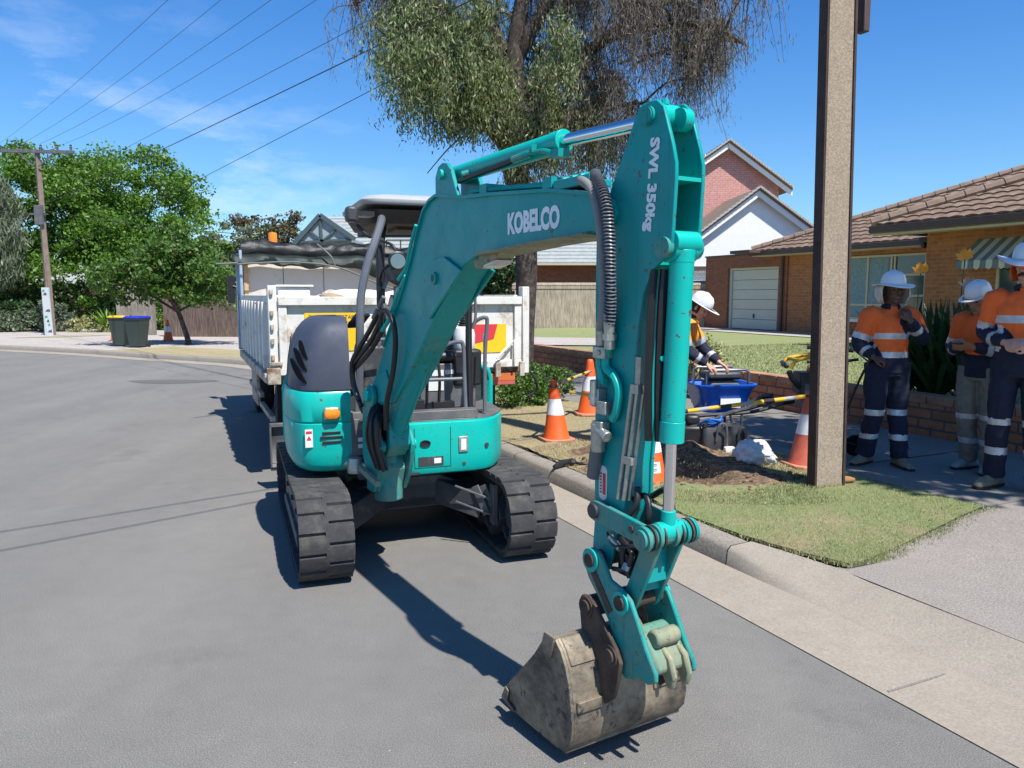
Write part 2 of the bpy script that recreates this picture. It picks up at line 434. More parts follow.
hp = MB(MF); hp.lathe([(.001, .0), (.034, .0), (.034, .01), (.026, .01), (.024, .002), (.001, .002)], (.05, .626, .705), 20, 'y', sy=.6); ex('hatch_handle', hp, M['black'], fs)
pp = MB(MF); pp.box(.005, .165, .626, .630, .562, .618); ex('data_plate', pp, M['dgrey'], fs)
pp = MB(MF); pp.box(.105, .15, .6305, .632, .575, .608); ex('plate_sticker', pp, M['label'], fs)
pp = MB(MF); pp.box(.265, .325, .626, .636, .635, .735); rf = ex('reflector', pp, M['zinc'], fs, bevel=.004)
pp = MB(MF); pp.box(.278, .312, .6365, .639, .65, .72); ex('reflector_lens', pp, M['label'], rf)
pp = MB(MF); pp.cyl((.452, .602, .665), (.458, .615, .665), .016); pp.cyl((.30, .625, .56), (.30, .63, .56), .012); ex('lug_bolt', pp, M['dgrey'], fs)
# floor mat / step
fl = MB(MF); fl.prism([(-.11, .60), (.38, .60), (.46, .58), (.53, .52), (.6, .41), (.665, .28), (.69, .0), (.69, -.2), (-.11, -.2)], .825, .845, 'xy')
fl.box(-.09, .40, .50, .60, .845, .90)
for i in range(9): fl.box(.42 + i * .012, .426 + i * .012, .30, .48 - i * .012, .845, .852)
ex('floor_plate', fl, M['mgrey'], bevel=.003)
# right-hand recess plate beside swing post
rp = MB(MF); rp.box(-.40, -.30, .40, .50, .60, .90); rp.box(-.385, -.31, .50, .505, .63, .86); ex('side_plate', rp, M['mgrey'], bevel=.008)
pp = MB(MF); pp.box(-.345, -.315, .507, .511, .68, .705); pp.box(-.345, -.315, .507, .511, .72, .745); ex('side_decal', pp, M['label'])
# ---- right-hand lower cover (teal) and hood (grey)
sec = [(-.385, .505), (-.48, .507), (-.58, .50), (-.655, .47), (-.70, .41), (-.73, .31), (-.745, .16), (-.75, 0), (-.745, -.12), (-.72, -.26), (-.385, -.26)]
sec = [(q_.x, q_.y) for q_ in smoothpath([(x, y, 0) for x, y in sec[:-1]], 4)] + [sec[-1]]
cb = MB(MF)
def sring(z, kx, ky, s=sec): return [(-.37 + (x + .37) * kx, -.2 + (y + .2) * ky, z) for x, y in s]
cb.loft([sring(.535, .84, .92), sring(.55, .91, .96), sring(.59, .965, .985), sring(.66, .99, .995), sring(.80, 1.0, 1.0), sring(.838, 1.0, 1.0), sring(.846, .978, .985), sring(.856, 1.0, 1.0), sring(.95, .995, .998), sring(1.02, .975, .99), sring(1.035, .95, .975)])
cv = ex('side_cover', cb, M['teal_lit'], smooth=50)
pp = MB(MF); pp.lathe([(.001, 0), (.07, 0), (.07, .012), (.001, .012)], (-.505, .498, .755), 24, 'y', sy=.85); 
vt = MB(MF)
for z, hw in ((.785, .055), (.757, .068), (.727, .055)): vt.box(-.505 - hw, -.505 + hw, .503, .511, z - .008, z + .008)
ex('side_vent', vt, M['black'], cv, bevel=.002)
pp = MB(MF); pp.box(-.66, -.615, .487, .493, .70, .81); ex('warning_sticker', pp, M['label'], cv)
pp = MB(MF); pp.box(-.655, -.62, .4935, .495, .785, .80); pp.prism([(-.652, .745), (-.623, .745), (-.6375, .772)], .4935, .495, 'xz'); ex('sticker_print', pp, M['red'], cv)
lt = MB(MF); lt.box(-.55, -.455, .505, .535, .865, .945); li = ex('side_light', lt, M['zinc'], cv, bevel=.012)
lt = MB(MF); lt.lathe([(.001, .012), (.02, .011), (.03, .006), (.033, 0), (.033, -.02), (.001, -.02)], (-.515, .541, .905), 20, 'y'); lt.lathe([(.001, .012), (.02, .011), (.03, .006), (.033, 0), (.033, -.02), (.001, -.02)], (-.487, .541, .905), 20, 'y'); ex('light_lens', lt, M['orangelens'], li)
hd = MB(MF)
hr = [(1.03, .925, .96), (1.045, .935, .98), (1.10, .925, .985), (1.20, .90, .975), (1.29, .86, .955), (1.35, .80, .93), (1.40, .73, .905), (1.44, .64, .87), (1.465, .55, .82), (1.478, .46, .77), (1.484, .34, .70)]
hd.loft([sring(*q) for q in hr]); hood = ex('engine_hood', hd, M['pgrey'], smooth=30)
def hsurf(t, z, o=0):                          # surface point of hood: t along section, z height
    for i in range(len(hr) - 1):
        if hr[i][0] <= z <= hr[i + 1][0]:
            k = (z - hr[i][0]) / (hr[i + 1][0] - hr[i][0]); kx = hr[i][1] * (1 - k) + hr[i + 1][1] * k; ky = hr[i][2] * (1 - k) + hr[i + 1][2] * k; break
    t = t * 4; i = min(int(t), len(sec) - 2); f = t - i; x = sec[i][0] * (1 - f) + sec[i + 1][0] * f; y = sec[i][1] * (1 - f) + sec[i + 1][1] * f
    n = V((x + .37, y + .2, 0)).normalized()
    return (-.37 + (x + .37) * kx + n.x * o, -.2 + (y + .2) * ky + n.y * o, z)
vm = MB(MF)
for za, zb, ta_, tb_, wd in ((1.335, 1.235, 4.9, 3.1, .052), (1.285, 1.165, 5.5, 3.1, .06), (1.215, 1.09, 6.0, 3.1, .06)):
    L = []; R_ = []
    for i in range(13):
        a = i / 12; z = za + (zb - za) * (a ** 1.25); tt = ta_ + (tb_ - ta_) * a; w_ = wd * sin(pi * min(1, a * .94 + .03)) ** .75
        L.append(hsurf(tt, z - w_ * .5, .003)); R_.append(hsurf(tt, z + w_ * .5, .003))
    for i in range(12): vm.quad(L[i], R_[i], R_[i + 1], L[i + 1])
ex('hood_vent', vm, plain('vent_black', (.006, .006, .007), .95, 0, .1, 9, spec=.1), hood, smooth=0, solid=.004)
# ---- counterweight round the back
cw = MB(MF); r0 = circ(.745, 100, 262, 18)
cw.loft([[(x * k, y * k, z) for x, y in r0] for z, k in ((.56, .93), (.6, .98), (.68, 1), (1.0, 1), (1.08, .97), (1.1, .9))], cap=False, closed=False)
ex('counterweight', cw, M['teal_lit'], solid=.03)
eb = MB(MF); eb.prism(circ(.70, 105, 258, 14) + [(-.36, .1), (-.36, .25), (-.30, .25), (-.30, .05), (.1, -.1), (.6, -.1)], .6, 1.12, 'xy'); ex('engine_bay', eb, M['dgrey'], bevel=.01)
# ---- seat, console, panels
sb = MB(MF)
sb.box(.06, .52, -.12, .18, .85, 1.16); stand = ex('seat_stand', sb, M['mgrey'], bevel=.01)
pp = MB(MF)
for a, b_, c_, e in ((.10, .20, 1.075, 1.115), (.21, .29, 1.075, 1.115), (.30, .38, 1.085, 1.115), (.17, .29, .975, 1.055)): pp.box(a, b_, .182, .185, c_, e)
ex('stand_label', pp, M['label'], stand, smooth=0)
pp = MB(MF); pp.box(.04, .10, .182, .19, .99, 1.05); ex('yellow_tag', pp, plain('yellow_tag', (.7, .45, .03), .5), stand)
sb = MB(MF); sb.box(.08, .50, -.25, .2, 1.17, 1.24); ex('seat', sb, M['black'], bevel=.03)
sb = MB(MF); sb.prism([(-.2, 1.22), (-.27, 1.58), (-.32, 1.58), (-.32, 1.2)], .1, .48, 'yz'); ex('backrest', sb, M['black'], bevel=.03)
cb = MB(MF)
cb.lathe([(.01, 0), (.062, 0), (.068, .02), (.07, .10), (.06, .145), (.045, .155), (.01, .155)], (.455, .12, 1.25), 20, sx=1.1)
cs = ex('joystick_console', cb, M['white'], smooth=40)
bl = MB(MF); bl.lathe([(.01, .155)] + [((.05 - i * .004) if i % 2 else (.038 - i * .003), .158 + i * .008) for i in range(8)] + [(.01, .225)], (.455, .12, 1.25), 16); ex('rubber_boot', bl, M['black'], cs, smooth=60)
sb = MB(MF); sb.box(.36, .56, -.1, .2, 1.0, 1.25); ex('console_base', sb, M['black'], bevel=.02)
jb = MB(MF); jb.tube([(.455, .12, 1.46), (.46, .13, 1.52), (.455, .12, 1.56)], [.01, .012, .02], 10); ex('joystick', jb, M['black'])
# levers / pedals in front
lv = MB(MF)
for x, tx in ((.12, .02), (.2, -.02)): 
    lv.tube([(x, .38, .86), (x, .42, 1.1), (x + tx, .40, 1.28)], .01, 8, 4); lv.ball((x + tx, .40, 1.30), (.02, .02, .03), 8)
lv.box(.0, .09, .38, .46, .86, .95); lv.box(.16, .30, .36, .42, .86, .93)
ex('travel_lever', lv, M['black'])
cbx = MB(MF); cbx.box(-.28, -.12, .05, .32, .88, 1.30); ex('valve_cover', cbx, M['dgrey'], bevel=.02)
sb = MB(MF); sb.box(-.1, .03, -.2, .2, 1.0, 1.32); ex('right_console', sb, M['black'], bevel=.03)
pd = MB(MF); pd.bar((-.33, .33, 1.42), (-.28, .40, 1.50), .12, .02); pd.bar((-.31, .30, 1.20), (-.29, .36, 1.44), .03, .03); ex('control_panel', pd, M['black'], bevel=.004)
# handrails
def rail(name, pts, r, m='tubegrey'):
    t = MB(MF); t.tube(pts, r, 10, 5); return ex(name, t, M[m])
rail('handrail', [(.425, .42, 1.42), (.45, .43, 1.455), (.50, .45, 1.475), (.515, .45, 1.44), (.50, .45, 1.25), (.49, .47, .86)], .013)
rail('handrail', [(.20, .44, 1.25), (.24, .44, 1.30), (.32, .45, 1.32), (.352, .45, 1.29), (.355, .46, 1.1), (.352, .5, .86)], .013)
tb = MB(MF); tb.cyl((.1, .45, 1.08), (.355, .45, 1.08), .012); ex('rail_crossbar', tb, M['tubegrey'])
rail('handrail', [(-.15, .45, 1.345), (-.28, .46, 1.345), (-.33, .46, 1.32), (-.34, .46, 1.2), (-.34, .45, .86)], .012)
bs = MB(MF); bs.box(.33, .38, .48, .53, .845, .895); ex('rail_foot', bs, M['dgrey'])
gp_ = MB(MF); gp_.bar((.535, .36, .86), (.54, .30, 1.36), .012, .02); ex('side_post', gp_, M['teal_lit'], bevel=.006)
# ---- canopy
roof = MB(MF)
def rr(x0, x1, y0, y1, r, z):
    out = []
    for cx, cy, a in ((x1 - r, y1 - r, 0), (x0 + r, y1 - r, 90), (x0 + r, y0 + r, 180), (x1 - r, y0 + r, 270)):
        for i in range(5): t = radians(a + i * 22.5); out.append((cx + r * cos(t), cy + r * sin(t), z))
    return out
CZ = .028
roof.loft([[(x_, y_, z_ + CZ) for x_, y_, z_ in q_] for q_ in (rr(-.255, .66, -.62, .38, .1, 2.155), rr(-.265, .67, -.63, .39, .11, 2.165), rr(-.265, .67, -.63, .39, .11, 2.185), rr(-.24, .64, -.6, .36, .1, 2.21), rr(-.16, .57, -.5, .29, .1, 2.226))])
rf = ex('canopy_roof', roof, plain('canopy_top', (.36, .37, .37), .5, 0, .08, 5), smooth=45)
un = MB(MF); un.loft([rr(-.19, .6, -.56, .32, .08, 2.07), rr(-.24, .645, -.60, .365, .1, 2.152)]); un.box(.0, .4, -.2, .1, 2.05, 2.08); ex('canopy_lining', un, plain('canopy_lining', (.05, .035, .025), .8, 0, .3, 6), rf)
un = MB(MF); un.cyl((-.08, .1, 2.215), (-.08, .1, 2.238), .05); ex('roof_cap', un, M['black'], rf)
lb = MB(MF); lb.box(-.375, -.305, .36, .46, 2.06, 2.155); wl = ex('work_light', lb, M['dgrey'], bevel=.018)
lb = MB(MF); lb.box(-.33, -.20, .30, .42, 2.10, 2.13); lb.tube([(-.3, .35, 2.05), (-.22, .36, 1.98), (-.16, .3, 2.04)], .012, 8, 3); ex('light_bracket', lb, M['black'], wl)
rail('canopy_post', [(-.135, .30, 2.11), (-.16, .40, 2.06), (-.215, .47, 1.93), (-.265, .5, 1.80), (-.305, .5, 1.62), (-.318, .5, 1.40), (-.32, .46, 1.15), (-.32, .42, .88)], .026)
rail('canopy_post', [(-.10, .16, 2.09), (-.13, .24, 1.98), (-.145, .28, 1.80), (-.145, .28, 1.4), (-.145, .26, .9)], .028, 'black')
rail('canopy_post', [(.60, .2, 2.1), (.47, .38, 2.02), (.42, .42, 1.9), (.40, .43, 1.7), (.395, .43, 1.3), (.40, .43, .86)], .022, 'black')
rail('canopy_post', [(.55, -.55, 2.1), (.56, -.58, 1.8), (.56, -.58, 1.0)], .028, 'black')
rail('hydraulic_line', [(.44, .40, 1.95), (.43, .44, 1.75), (.44, .44, 1.5), (.42, .44, 1.40)], .009, 'tubegrey')
mr = MB(MF); mr.lathe([(.001, 0), (.052, 0), (.06, .008), (.06, .022), (.052, .026), (.048, .022), (.001, .022)], (-.065, .42, 1.83), 22, 'y'); mir = ex('mirror', mr, M['black'])
mr = MB(MF); mr.lathe([(.001, 0), (.047, 0), (.047, .002), (.001, .002)], (-.065, .444, 1.83), 20, 'y'); ex('mirror_glass', mr, plain('mirror_glass', (.25, .27, .3), .08, .9), mir)
mr = MB(MF); mr.tube([(-.065, .42, 1.83), (-.14, .36, 1.78), (-.15, .3, 1.72)], .009, 8, 3); mr.tube([(-.065, .42, 1.88), (-.09, .4, 1.93), (-.14, .3, 1.96)], .009, 8, 3); ex('mirror_arm', mr, M['black'], mir)
# hydraulic clutter behind boom
cl_ = MB(MF)
for i in range(14):
    x = -.02 - random.random() * .16; y = .30 + random.random() * .1; z = 1.0 + i * .055
    cl_.cyl((x, y, z), (x + random.uniform(-.03, .03), y, z + .07), .012 + random.random() * .01, n=8)
ex('hydraulic_fitting', cl_, M['mgrey'])
# ---- swing post (kingpost)
kb = MB(BP)
kp = [(-2.335, 1.07), (-2.29, 1.10), (-2.235, 1.085), (-2.215, 1.03), (-2.25, .92), (-2.21, .85), (-2.15, .81), (-2.12, .75), (-2.14, .66), (-2.2, .54), (-2.26, .46), (-2.35, .46), (-2.35, .56), (-2.41, .66), (-2.40, .95)]
for o in (-.120, .075): kb.prism(kp, o, o + .03)
kb.prism([(-2.42, .46), (-2.26, .46), (-2.20, .60), (-2.3, .80), (-2.40, .84)], -.089, .074)
kb.cyl((-2.30, 0, .40), (-2.30, 0, .88), .085, n=20)
kpo = ex('swing_post', kb, M['tealworn'], bevel=.008)
kb = MB(BP); kb.cyl((-2.285, -.14, 1.04), (-2.285, .12, 1.04), .038, n=18); kb.cyl((-2.18, -.13, .745), (-2.18, .12, .745), .033, n=18); ex('pivot_pin', kb, M['teal_lit'], kpo)
kb = MB(MF); kb.box(-.36, .02, .28, .62, .50, .56); kb.box(-.34, -.02, .3, .6, .80, .86); ex('swing_bracket', kb, M['dgrey'], bevel=.01)
kb = MB(MF); kb.cyl((-.52, .34, .56), (-.38, .50, .585), .036, n=16); kb.cyl((-.40, .48, .56), (-.24, .66, .60), .022, n=12); kb.lathe([(.01, -.05), (.055, -.05), (.055, .0), (.045, .04), (.01, .05)], (-.365, .53, .585), 16); ex('swing_cylinder', kb, M['zinc'])
kb = MB(BP); kb.bar((-2.36, -.16, .60), (-2.05, -.16, .56), .03, .035); ex('swing_lug', kb, M['cream_green'], bevel=.006)
# ---- boom
bo = [(-2.345, 1.02), (-2.325, 1.085), (-2.26, 1.17), (-2.127, 1.339), (-1.942, 1.539), (-1.813, 1.688), (-1.717, 1.824), (-1.64, 1.95), (-1.57, 2.04), (-1.50, 2.08), (-1.424, 2.096), (-1.117, 2.056), (-.9, 2.045), (-.448, 2.01), (-.29, 1.985), (-.145, 1.962), (-.085, 1.935), (-.062, 1.89), (-.088, 1.85), (-.159, 1.835), (-.381, 1.828), (-.586, 1.82), (-.859, 1.808), (-1.036, 1.79), (-1.15, 1.755), (-1.25, 1.69), (-1.36, 1.59), (-1.508, 1.47), (-1.763, 1.235), (-2.02, 1.02), (-2.2, .985), (-2.29, .98)]
bb = MB(BP)
bb.prism(bo, -.075, .075)
bm_ = ex('boom', bb, M['teal'], bevel=.006)
bb = MB(BP)                                     # welded doubler / raised top flange
top = bo[3:16]
for i in range(len(top) - 1):
    a, b_ = top[i], top[i + 1]; bb.add([(a[0], -.088, a[1] + .002), (a[0], .088, a[1] + .002), (b_[0], .088, b_[1] + .002), (b_[0], -.088, b_[1] + .002), (a[0], -.088, a[1] - .012), (a[0], .088, a[1] - .012), (b_[0], .088, b_[1] - .012), (b_[0], -.088, b_[1] - .012)], [(0, 1, 2, 3), (4, 7, 6, 5), (0, 4, 5, 1), (2, 6, 7, 3), (0, 3, 7, 4), (1, 5, 6, 2)])
ex('boom_flange', bb, M['teal'], bm_)
bb = MB(BP)
gus = [(-1.15, 1.73), (-1.33, 1.80), (-1.45, 1.79), (-1.53, 1.72), (-1.56, 1.62), (-1.50, 1.50), (-1.38, 1.58), (-1.27, 1.65)]
for o in (-.092, .078): bb.prism(gus, o, o + .014)
for o in (-.086, .076): bb.prism([(-2.35, 1.02), (-2.33, 1.08), (-2.24, 1.16), (-2.1, 1.20), (-2.03, 1.10), (-2.1, 1.02), (-2.28, .985)], o, o + .01)
ex('boom_gusset', bb, M['teal'], bm_, bevel=.003)
bb = MB(BP); 
for u, z, r in ((-1.42, 1.70, .030), (-1.42, 1.70, .02)): bb.cyl((u, -.105, z), (u, .105, z), r, n=18)
ex('boom_pin', bb, M['tealworn'], bm_)
bb = MB(BP)
br = [(-1.437, 2.08), (-1.437, 2.175), (-1.405, 2.222), (-1.36, 2.235), (-1.315, 2.228), (-1.27, 2.19), (-1.235, 2.12), (-1.20, 2.06)]
for o in (-.078, .058): bb.prism(br, o, o + .02)
ex('cylinder_bracket', bb, M['teal'], bm_, bevel=.004)
bb = MB(BP); bb.cyl((-1.36, -.095, 2.18), (-1.36, .095, 2.18), .024); ex('bracket_pin', bb, M['teal_lit'], bm_)
text('boom_lettering', 'KOBELCO', M['decal'], bm_, BP(-.76, -.0765, 1.862), BP.d(.364, 0, -.0), BP.d(-.0, 0, 1), .372, .088, .0012, .05)
# boom top pipes
bb = MB(BP)
for o, zz_ in ((-.045, .02), (-.015, .02), (.02, .02), (.05, .02)):
    bb.tube([(-1.12, o, 2.06 + zz_), (-.9, o, 2.045 + zz_), (-.45, o, 2.01 + zz_), (-.30, o, 1.99 + zz_)], .011, 8, 4)
for u, z in ((-1.0, 2.055), (-.5, 2.02)): bb.box(u - .03, u + .03, -.06, .065, z, z + .04)
ex('boom_pipe', bb, M['teal'], bm_)
bb = MB(BP); bb.box(-.40, -.26, -.07, .06, 2.005, 2.03); bb.box(-.42, -.2, -.085, -.06, 2.0, 2.035)
for u in (-.38, -.32, -.27): bb.cyl((u, -.075, 2.03), (u, -.03, 2.04), .014, n=8)
ex('pipe_clamp', bb, M['teal'], bm_, bevel=.003)
bb = MB(BP); bb.cyl((-.125, -.092, 1.895), (-.125, .092, 1.895), .045, n=22); bb.cyl((-.125, -.10, 1.895), (-.125, .10, 1.895), .02, n=12); ex('boom_tip_boss', bb, M['tealworn'], bm_)
bb = MB(BP); bb.prism([(-1.0, 1.79), (-.586, 1.815), (-.2, 1.828), (-.2, 1.834), (-.586, 1.822), (-1.0, 1.80)], -.1, .09); ex('bounce_lit_underside', bb, M['cream_green'], bm_)  # pale panel: light bounced off the road, put into the colour
# work light under boom elbow
bb = MB(BP); bb.prism([(-1.08, 1.735), (-.93, 1.76), (-.86, 1.80), (-1.0, 1.81), (-1.1, 1.78)], -.06, .04); lg = ex('boom_light', bb, M['cream_green'], bm_, bevel=.01)
bb = MB(BP); bb.prism([(-1.02, 1.735), (-.92, 1.752), (-.90, 1.77), (-1.0, 1.755)], -.055, .035); ex('boom_light_lens', bb, glass('lens_glass', (.5, .5, .48)), lg, bevel=.004)
# ---- cylinders
def ram(name, p0, p1, p2, R, r, rodname='piston_rod', bm='teal_lit', pipe=True):
    """barrel p0->p1, rod p1->p2 in boom plane"""
    p0, p1, p2 = (BP(*p) for p in (p0, p1, p2)); d_ = (p1 - p0).normalized()
    b = MB(); b.cyl(p0, p1 - d_ * .07, R, n=26); b.cyl(p1 - d_ * .07, p1, R * 1.05, n=26); b.cyl(p0 - d_ * .02, p0 + d_ * .02, R * 1.02, n=22)
    lat = BP.d(0, 1, 0); b.cyl(p0 - lat * .05 - d_ * .04, p0 + lat * .05 - d_ * .04, R * .95, n=20)
    c = ex(name, b, M[bm], smooth=40, bevel=.002)
    b = MB(); b.cyl(p1, p2, r, n=20); ex(rodname, b, M['chrome'], c)
    b = MB(); b.cyl(p2 - lat * .05, p2 + lat * .05, r * 1.9, n=20); b.cyl(p2 - d_ * .07, p2, r * 1.3, n=16); ex('rod_eye', b, M['teal_lit'], c)
    return c
rc = ram('arm_cylinder', (-1.33, 0, 2.185), (-.47, 0, 2.195), (.045, 0, 2.175), .041, .024)
b = MB(BP); b.tube([(-1.25, -.045, 2.14), (-1.0, -.052, 2.15), (-.85, -.052, 2.155), (-.72, -.05, 2.165)], .013, 8, 4); ex('cylinder_hose', b, M['hose'], rc)
b = MB(BP); b.cyl((-.76, -.05, 2.163), (-.64, -.045, 2.17), .015, n=10); b.cyl((-1.19, -.06, 2.16), (-1.17, -.03, 2.17), .014, n=10); b.cyl((-.62, -.045, 2.18), (-.60, -.045, 2.18), .02, n=10); b.tube([(-.66, -.05, 2.17), (-.55, -.048, 2.165), (-.49, -.045, 2.15)], .01, 8, 3); b.box(-.5, -.44, -.05, .0, 2.13, 2.16); ex('cylinder_fitting', b, M['tealworn'], rc)
rc = ram('boom_cylinder', (-2.18, 0, .80), (-1.66, 0, 1.42), (-1.42, 0, 1.70), .05, .027, bm='teal')
b = MB(BP); b.prism([(-2.30, .80), (-2.19, .78), (-2.0, 1.02), (-1.66, 1.32), (-1.42, 1.57), (-1.33, 1.73), (-1.45, 1.74), (-1.55, 1.56), (-1.80, 1.32), (-2.12, 1.02)], -.055, .055)
pg = ex('cylinder_guard', b, M['tealworn'], bevel=.006)
b = MB(BP); b.prism([(-2.25, .80), (-2.18, .68), (-2.10, .76), (-2.12, .90)], -.065, .065); ex('cylinder_base', b, M['tealworn'], bevel=.008)
# ---- stick (arm)
st = [(.077, 2.218), (.03, 2.209), (.006, 2.174), (-.075, 2.03), (-.105, 1.98), (-.168, 1.86), (-.186, 1.80), (-.188, 1.60), (-.181, 1.25), (-.178, .90), (-.176, .82), (-.185, .72), (-.175, .665), (-.134, .642), (-.09, .66), (-.05, .79), (-.018, .88), (-.006, .95), (-.005, 1.042), (.026, 1.327), (.042, 1.509), (.062, 1.62), (.105, 1.70), (.14, 1.722), (.178, 1.735), (.19, 1.777), (.201, 1.963), (.200, 2.015), (.185, 2.07), (.141, 2.19), (.109, 2.216)]
core = [(-.185, 1.80), (-.188, 1.60), (-.181, 1.25), (-.178, .90), (-.176, .82), (-.175, .74), (-.134, .70), (-.06, .80), (-.025, .88), (-.014, .95), (-.013, 1.042), (.018, 1.327), (.034, 1.509), (.055, 1.66), (.06, 1.80), (.04, 2.0), (0, 2.08), (-.05, 2.03), (-.10, 1.98), (-.168, 1.86)]
sbm = MB(BP)
for o in (-.062, .048): sbm.prism(st, o, o + .014)
stk = ex('stick', sbm, M['tealstick'], bevel=.003)
b = MB(BP); b.prism(core, -.05, .05); ex('stick_core', b, M['tealstick'], stk)
b = MB(BP); b.box(.02, .197, -.048, .048, 1.965, 1.977); b.box(.05, .075, -.048, .048, 1.68, 2.0); ex('stick_web', b, M['teal_lit'], stk)
b = MB(BP)
for u, z, r, w_ in ((.077, 2.172, .030, .074), (.158, 1.765, .034, .074), (.077, 2.172, .026, .078)): b.cyl((u, -w_, z), (u, w_, z), r, n=22)
ex('stick_pin', b, M['tealworn'], stk)
b = MB(BP); b.cyl((.077, -.045, 2.175), (.077, .045, 2.175), .04, n=20); b.cyl((.13, .01, 2.16), (.13, .045, 2.16), .036, n=16); b.cyl((.09, -.01, 2.21), (.09, -.01, 2.225), .012, n=8); b.cyl((.158, -.05, 1.765), (.158, .05, 1.765), .045, n=22); ex('pin_sleeve', b, M['teal_lit'], stk)
# vertical stencil reads downwards
text('stick_lettering', 'SWL 350kg', M['decal'], stk, BP(.076, -.0635, 2.105), BP.d(-.02, 0, -.27), BP.d(1, 0, -.07), .285, .056, .0012, .045)
b = MB(BP); b.prism([(x, z) for x, z in arcpts((-.128, 1.005), .022, 0, 180, 8)] + [(x, z) for x, z in arcpts((-.128, .925), .022, 180, 360, 8)], -.0645, -.062); lb_ = ex('stick_sticker', b, M['label'], stk)
b = MB(BP); b.box(-.127, -.112, -.066, -.0648, .925, 1.0); ex('sticker_band', b, M['red'], lb_)
b = MB(BP)
for i in range(7): b.box(-.144, -.134, -.066, -.0648, .928 + i * .011, .934 + i * .011)
ex('sticker_lines', b, M['mgrey'], lb_)
# hoses over the joint
b = MB(BP); b.tube([(-.30, -.05, 2.02), (-.235, -.09, 2.012), (-.16, -.105, 1.975), (-.115, -.11, 1.90), (-.095, -.11, 1.80), (-.085, -.105, 1.66), (-.095, -.098, 1.56), (-.118, -.09, 1.50)], .0165, 12, 5); h1 = ex('joint_hose', b, plain('hose_grey', (.20, .20, .19), .55, 0, .15, 30))
b = MB(BP); hp_ = [(-.27, .0, 2.03), (-.20, -.06, 2.03), (-.12, -.10, 1.985), (-.06, -.118, 1.91), (-.04, -.12, 1.80), (-.04, -.115, 1.68), (-.055, -.10, 1.56), (-.068, -.095, 1.51)]
b.tube(hp_, .015, 10, 5); h2 = ex('joint_hose', b, M['hose'])
b = MB(); sp = smoothpath([BP(*p) for p in hp_], 40); L_ = 0; rings = []; pts_ = []
for i in range(len(sp) - 1):
    d_ = (sp[i + 1] - sp[i]); L_ += d_.length; d_.normalize(); sdv = d_.cross(V((.3, .2, .9))).normalized(); uu = sdv.cross(d_); a = L_ / .0115 * 2 * pi
    pts_.append((L_, sp[i], sdv, uu))
Lt = L_; cur = []; n_ = int(Lt / .0115 * 10)
j = 0
for i in range(n_):
    s_ = Lt * .98 * i / n_
    while j < len(pts_) - 1 and pts_[j][0] < s_: j += 1
    a = s_ / .0115 * 2 * pi; cur.append(pts_[j][1] + (pts_[j][2] * cos(a) + pts_[j][3] * sin(a)) * .0185)
b.tube(cur, .0032, 4); ex('hose_spring', b, M['tubegrey'], h2, smooth=80)
b = MB(BP)
b.cyl((-.115, -.09, 1.53), (-.122, -.085, 1.45), .018, n=12); b.cyl((-.066, -.095, 1.56), (-.07, -.088, 1.44), .02, n=12); b.cyl((-.068, -.09, 1.49), (-.069, -.09, 1.47), .025, n=6)
ex('hose_coupling', b, M['zinc'])
b = MB(BP)
b.tube([(-.122, -.08, 1.46), (-.135, -.08, 1.42), (-.132, -.08, 1.38), (-.115, -.08, 1.33), (-.10, -.08, 1.325)], .013, 8, 4)
b.tube([(-.075, -.08, 1.46), (-.098, -.08, 1.42), (-.098, -.08, 1.375), (-.05, -.08, 1.345), (-.028, -.08, 1.30), (-.04, -.08, 1.23), (-.065, -.075, 1.20)], .015, 8, 4)
ex('stick_pipe', b, M['teal_lit'], stk)
b = MB(BP); b.box(-.15, -.085, -.1, -.062, 1.405, 1.445); b.cyl((-.115, -.105, 1.425), (-.115, -.1, 1.425), .01, n=8)
b.box(-.155, -.115, -.1, -.062, 1.235, 1.30); b.box(-.12, -.07, -.105, -.062, 1.215, 1.26); b.cyl((-.14, -.1, 1.24), (-.14, -.1, 1.33), .014, n=10); b.cyl((-.17, -.085, 1.27), (-.12, -.085, 1.26), .02, n=10)
b.cyl((-.125, -.09, 1.18), (-.13, -.085, 1.08), .026, n=14); b.cyl((-.14, -.09, 1.17), (-.06, -.1, 1.14), .02, n=12); b.box(-.135, -.085, -.11, -.07, 1.14, 1.19)
ex('valve_block', b, M['zinc'], stk, bevel=.003)
b = MB(BP); b.cyl((-.135, -.085, 1.09), (-.175, -.07, .98), .025, n=12); ex('grey_sleeve', b, M['tubegrey'], stk)
# hoses between stick and bucket cylinder
b = MB(BP)
for u, o in ((.10, -.05), (.125, -.03), (.11, .0)): b.tube([(u, o, 1.70), (u + .0, o - .01, 1.55), (u - .005, o - .01, 1.35), (u - .01, o, 1.15)], .013, 8, 4)
ex('stick_hose', b, M['hose'])
b = MB(BP)
for k, (u, o) in enumerate(((.012, -.072), (.034, -.066), (.045, -.05))): b.tube([(u + .02, o, 1.33), (u, o, 1.2), (u - .03, o, 1.02), (u - .045, o, .93)], .007, 8, 4)
b.cyl((.05, -.06, 1.42), (.045, -.06, 1.30), .012, n=10); b.box(.03, .065, -.078, -.05, 1.30, 1.33); b.box(.0, .04, -.08, -.055, 1.06, 1.085)
ex('steel_pipe', b, M['zinc'])
rc = ram('bucket_cylinder', (.172, 0, 1.74), (.148, -.004, 1.15), (.149, -.012, .855), .0385, .0185)
b = MB(BP); b.cyl((.11, -.035, 1.42), (.14, -.04, 1.42), .009, n=8); b.lathe([(.039, -.0015), (.0395, 0), (.039, .0015)], (.150, -.003, 1.26), 24, cap=False); ex('cylinder_port', b, M['teal_lit'], rc)
b = MB(BP)
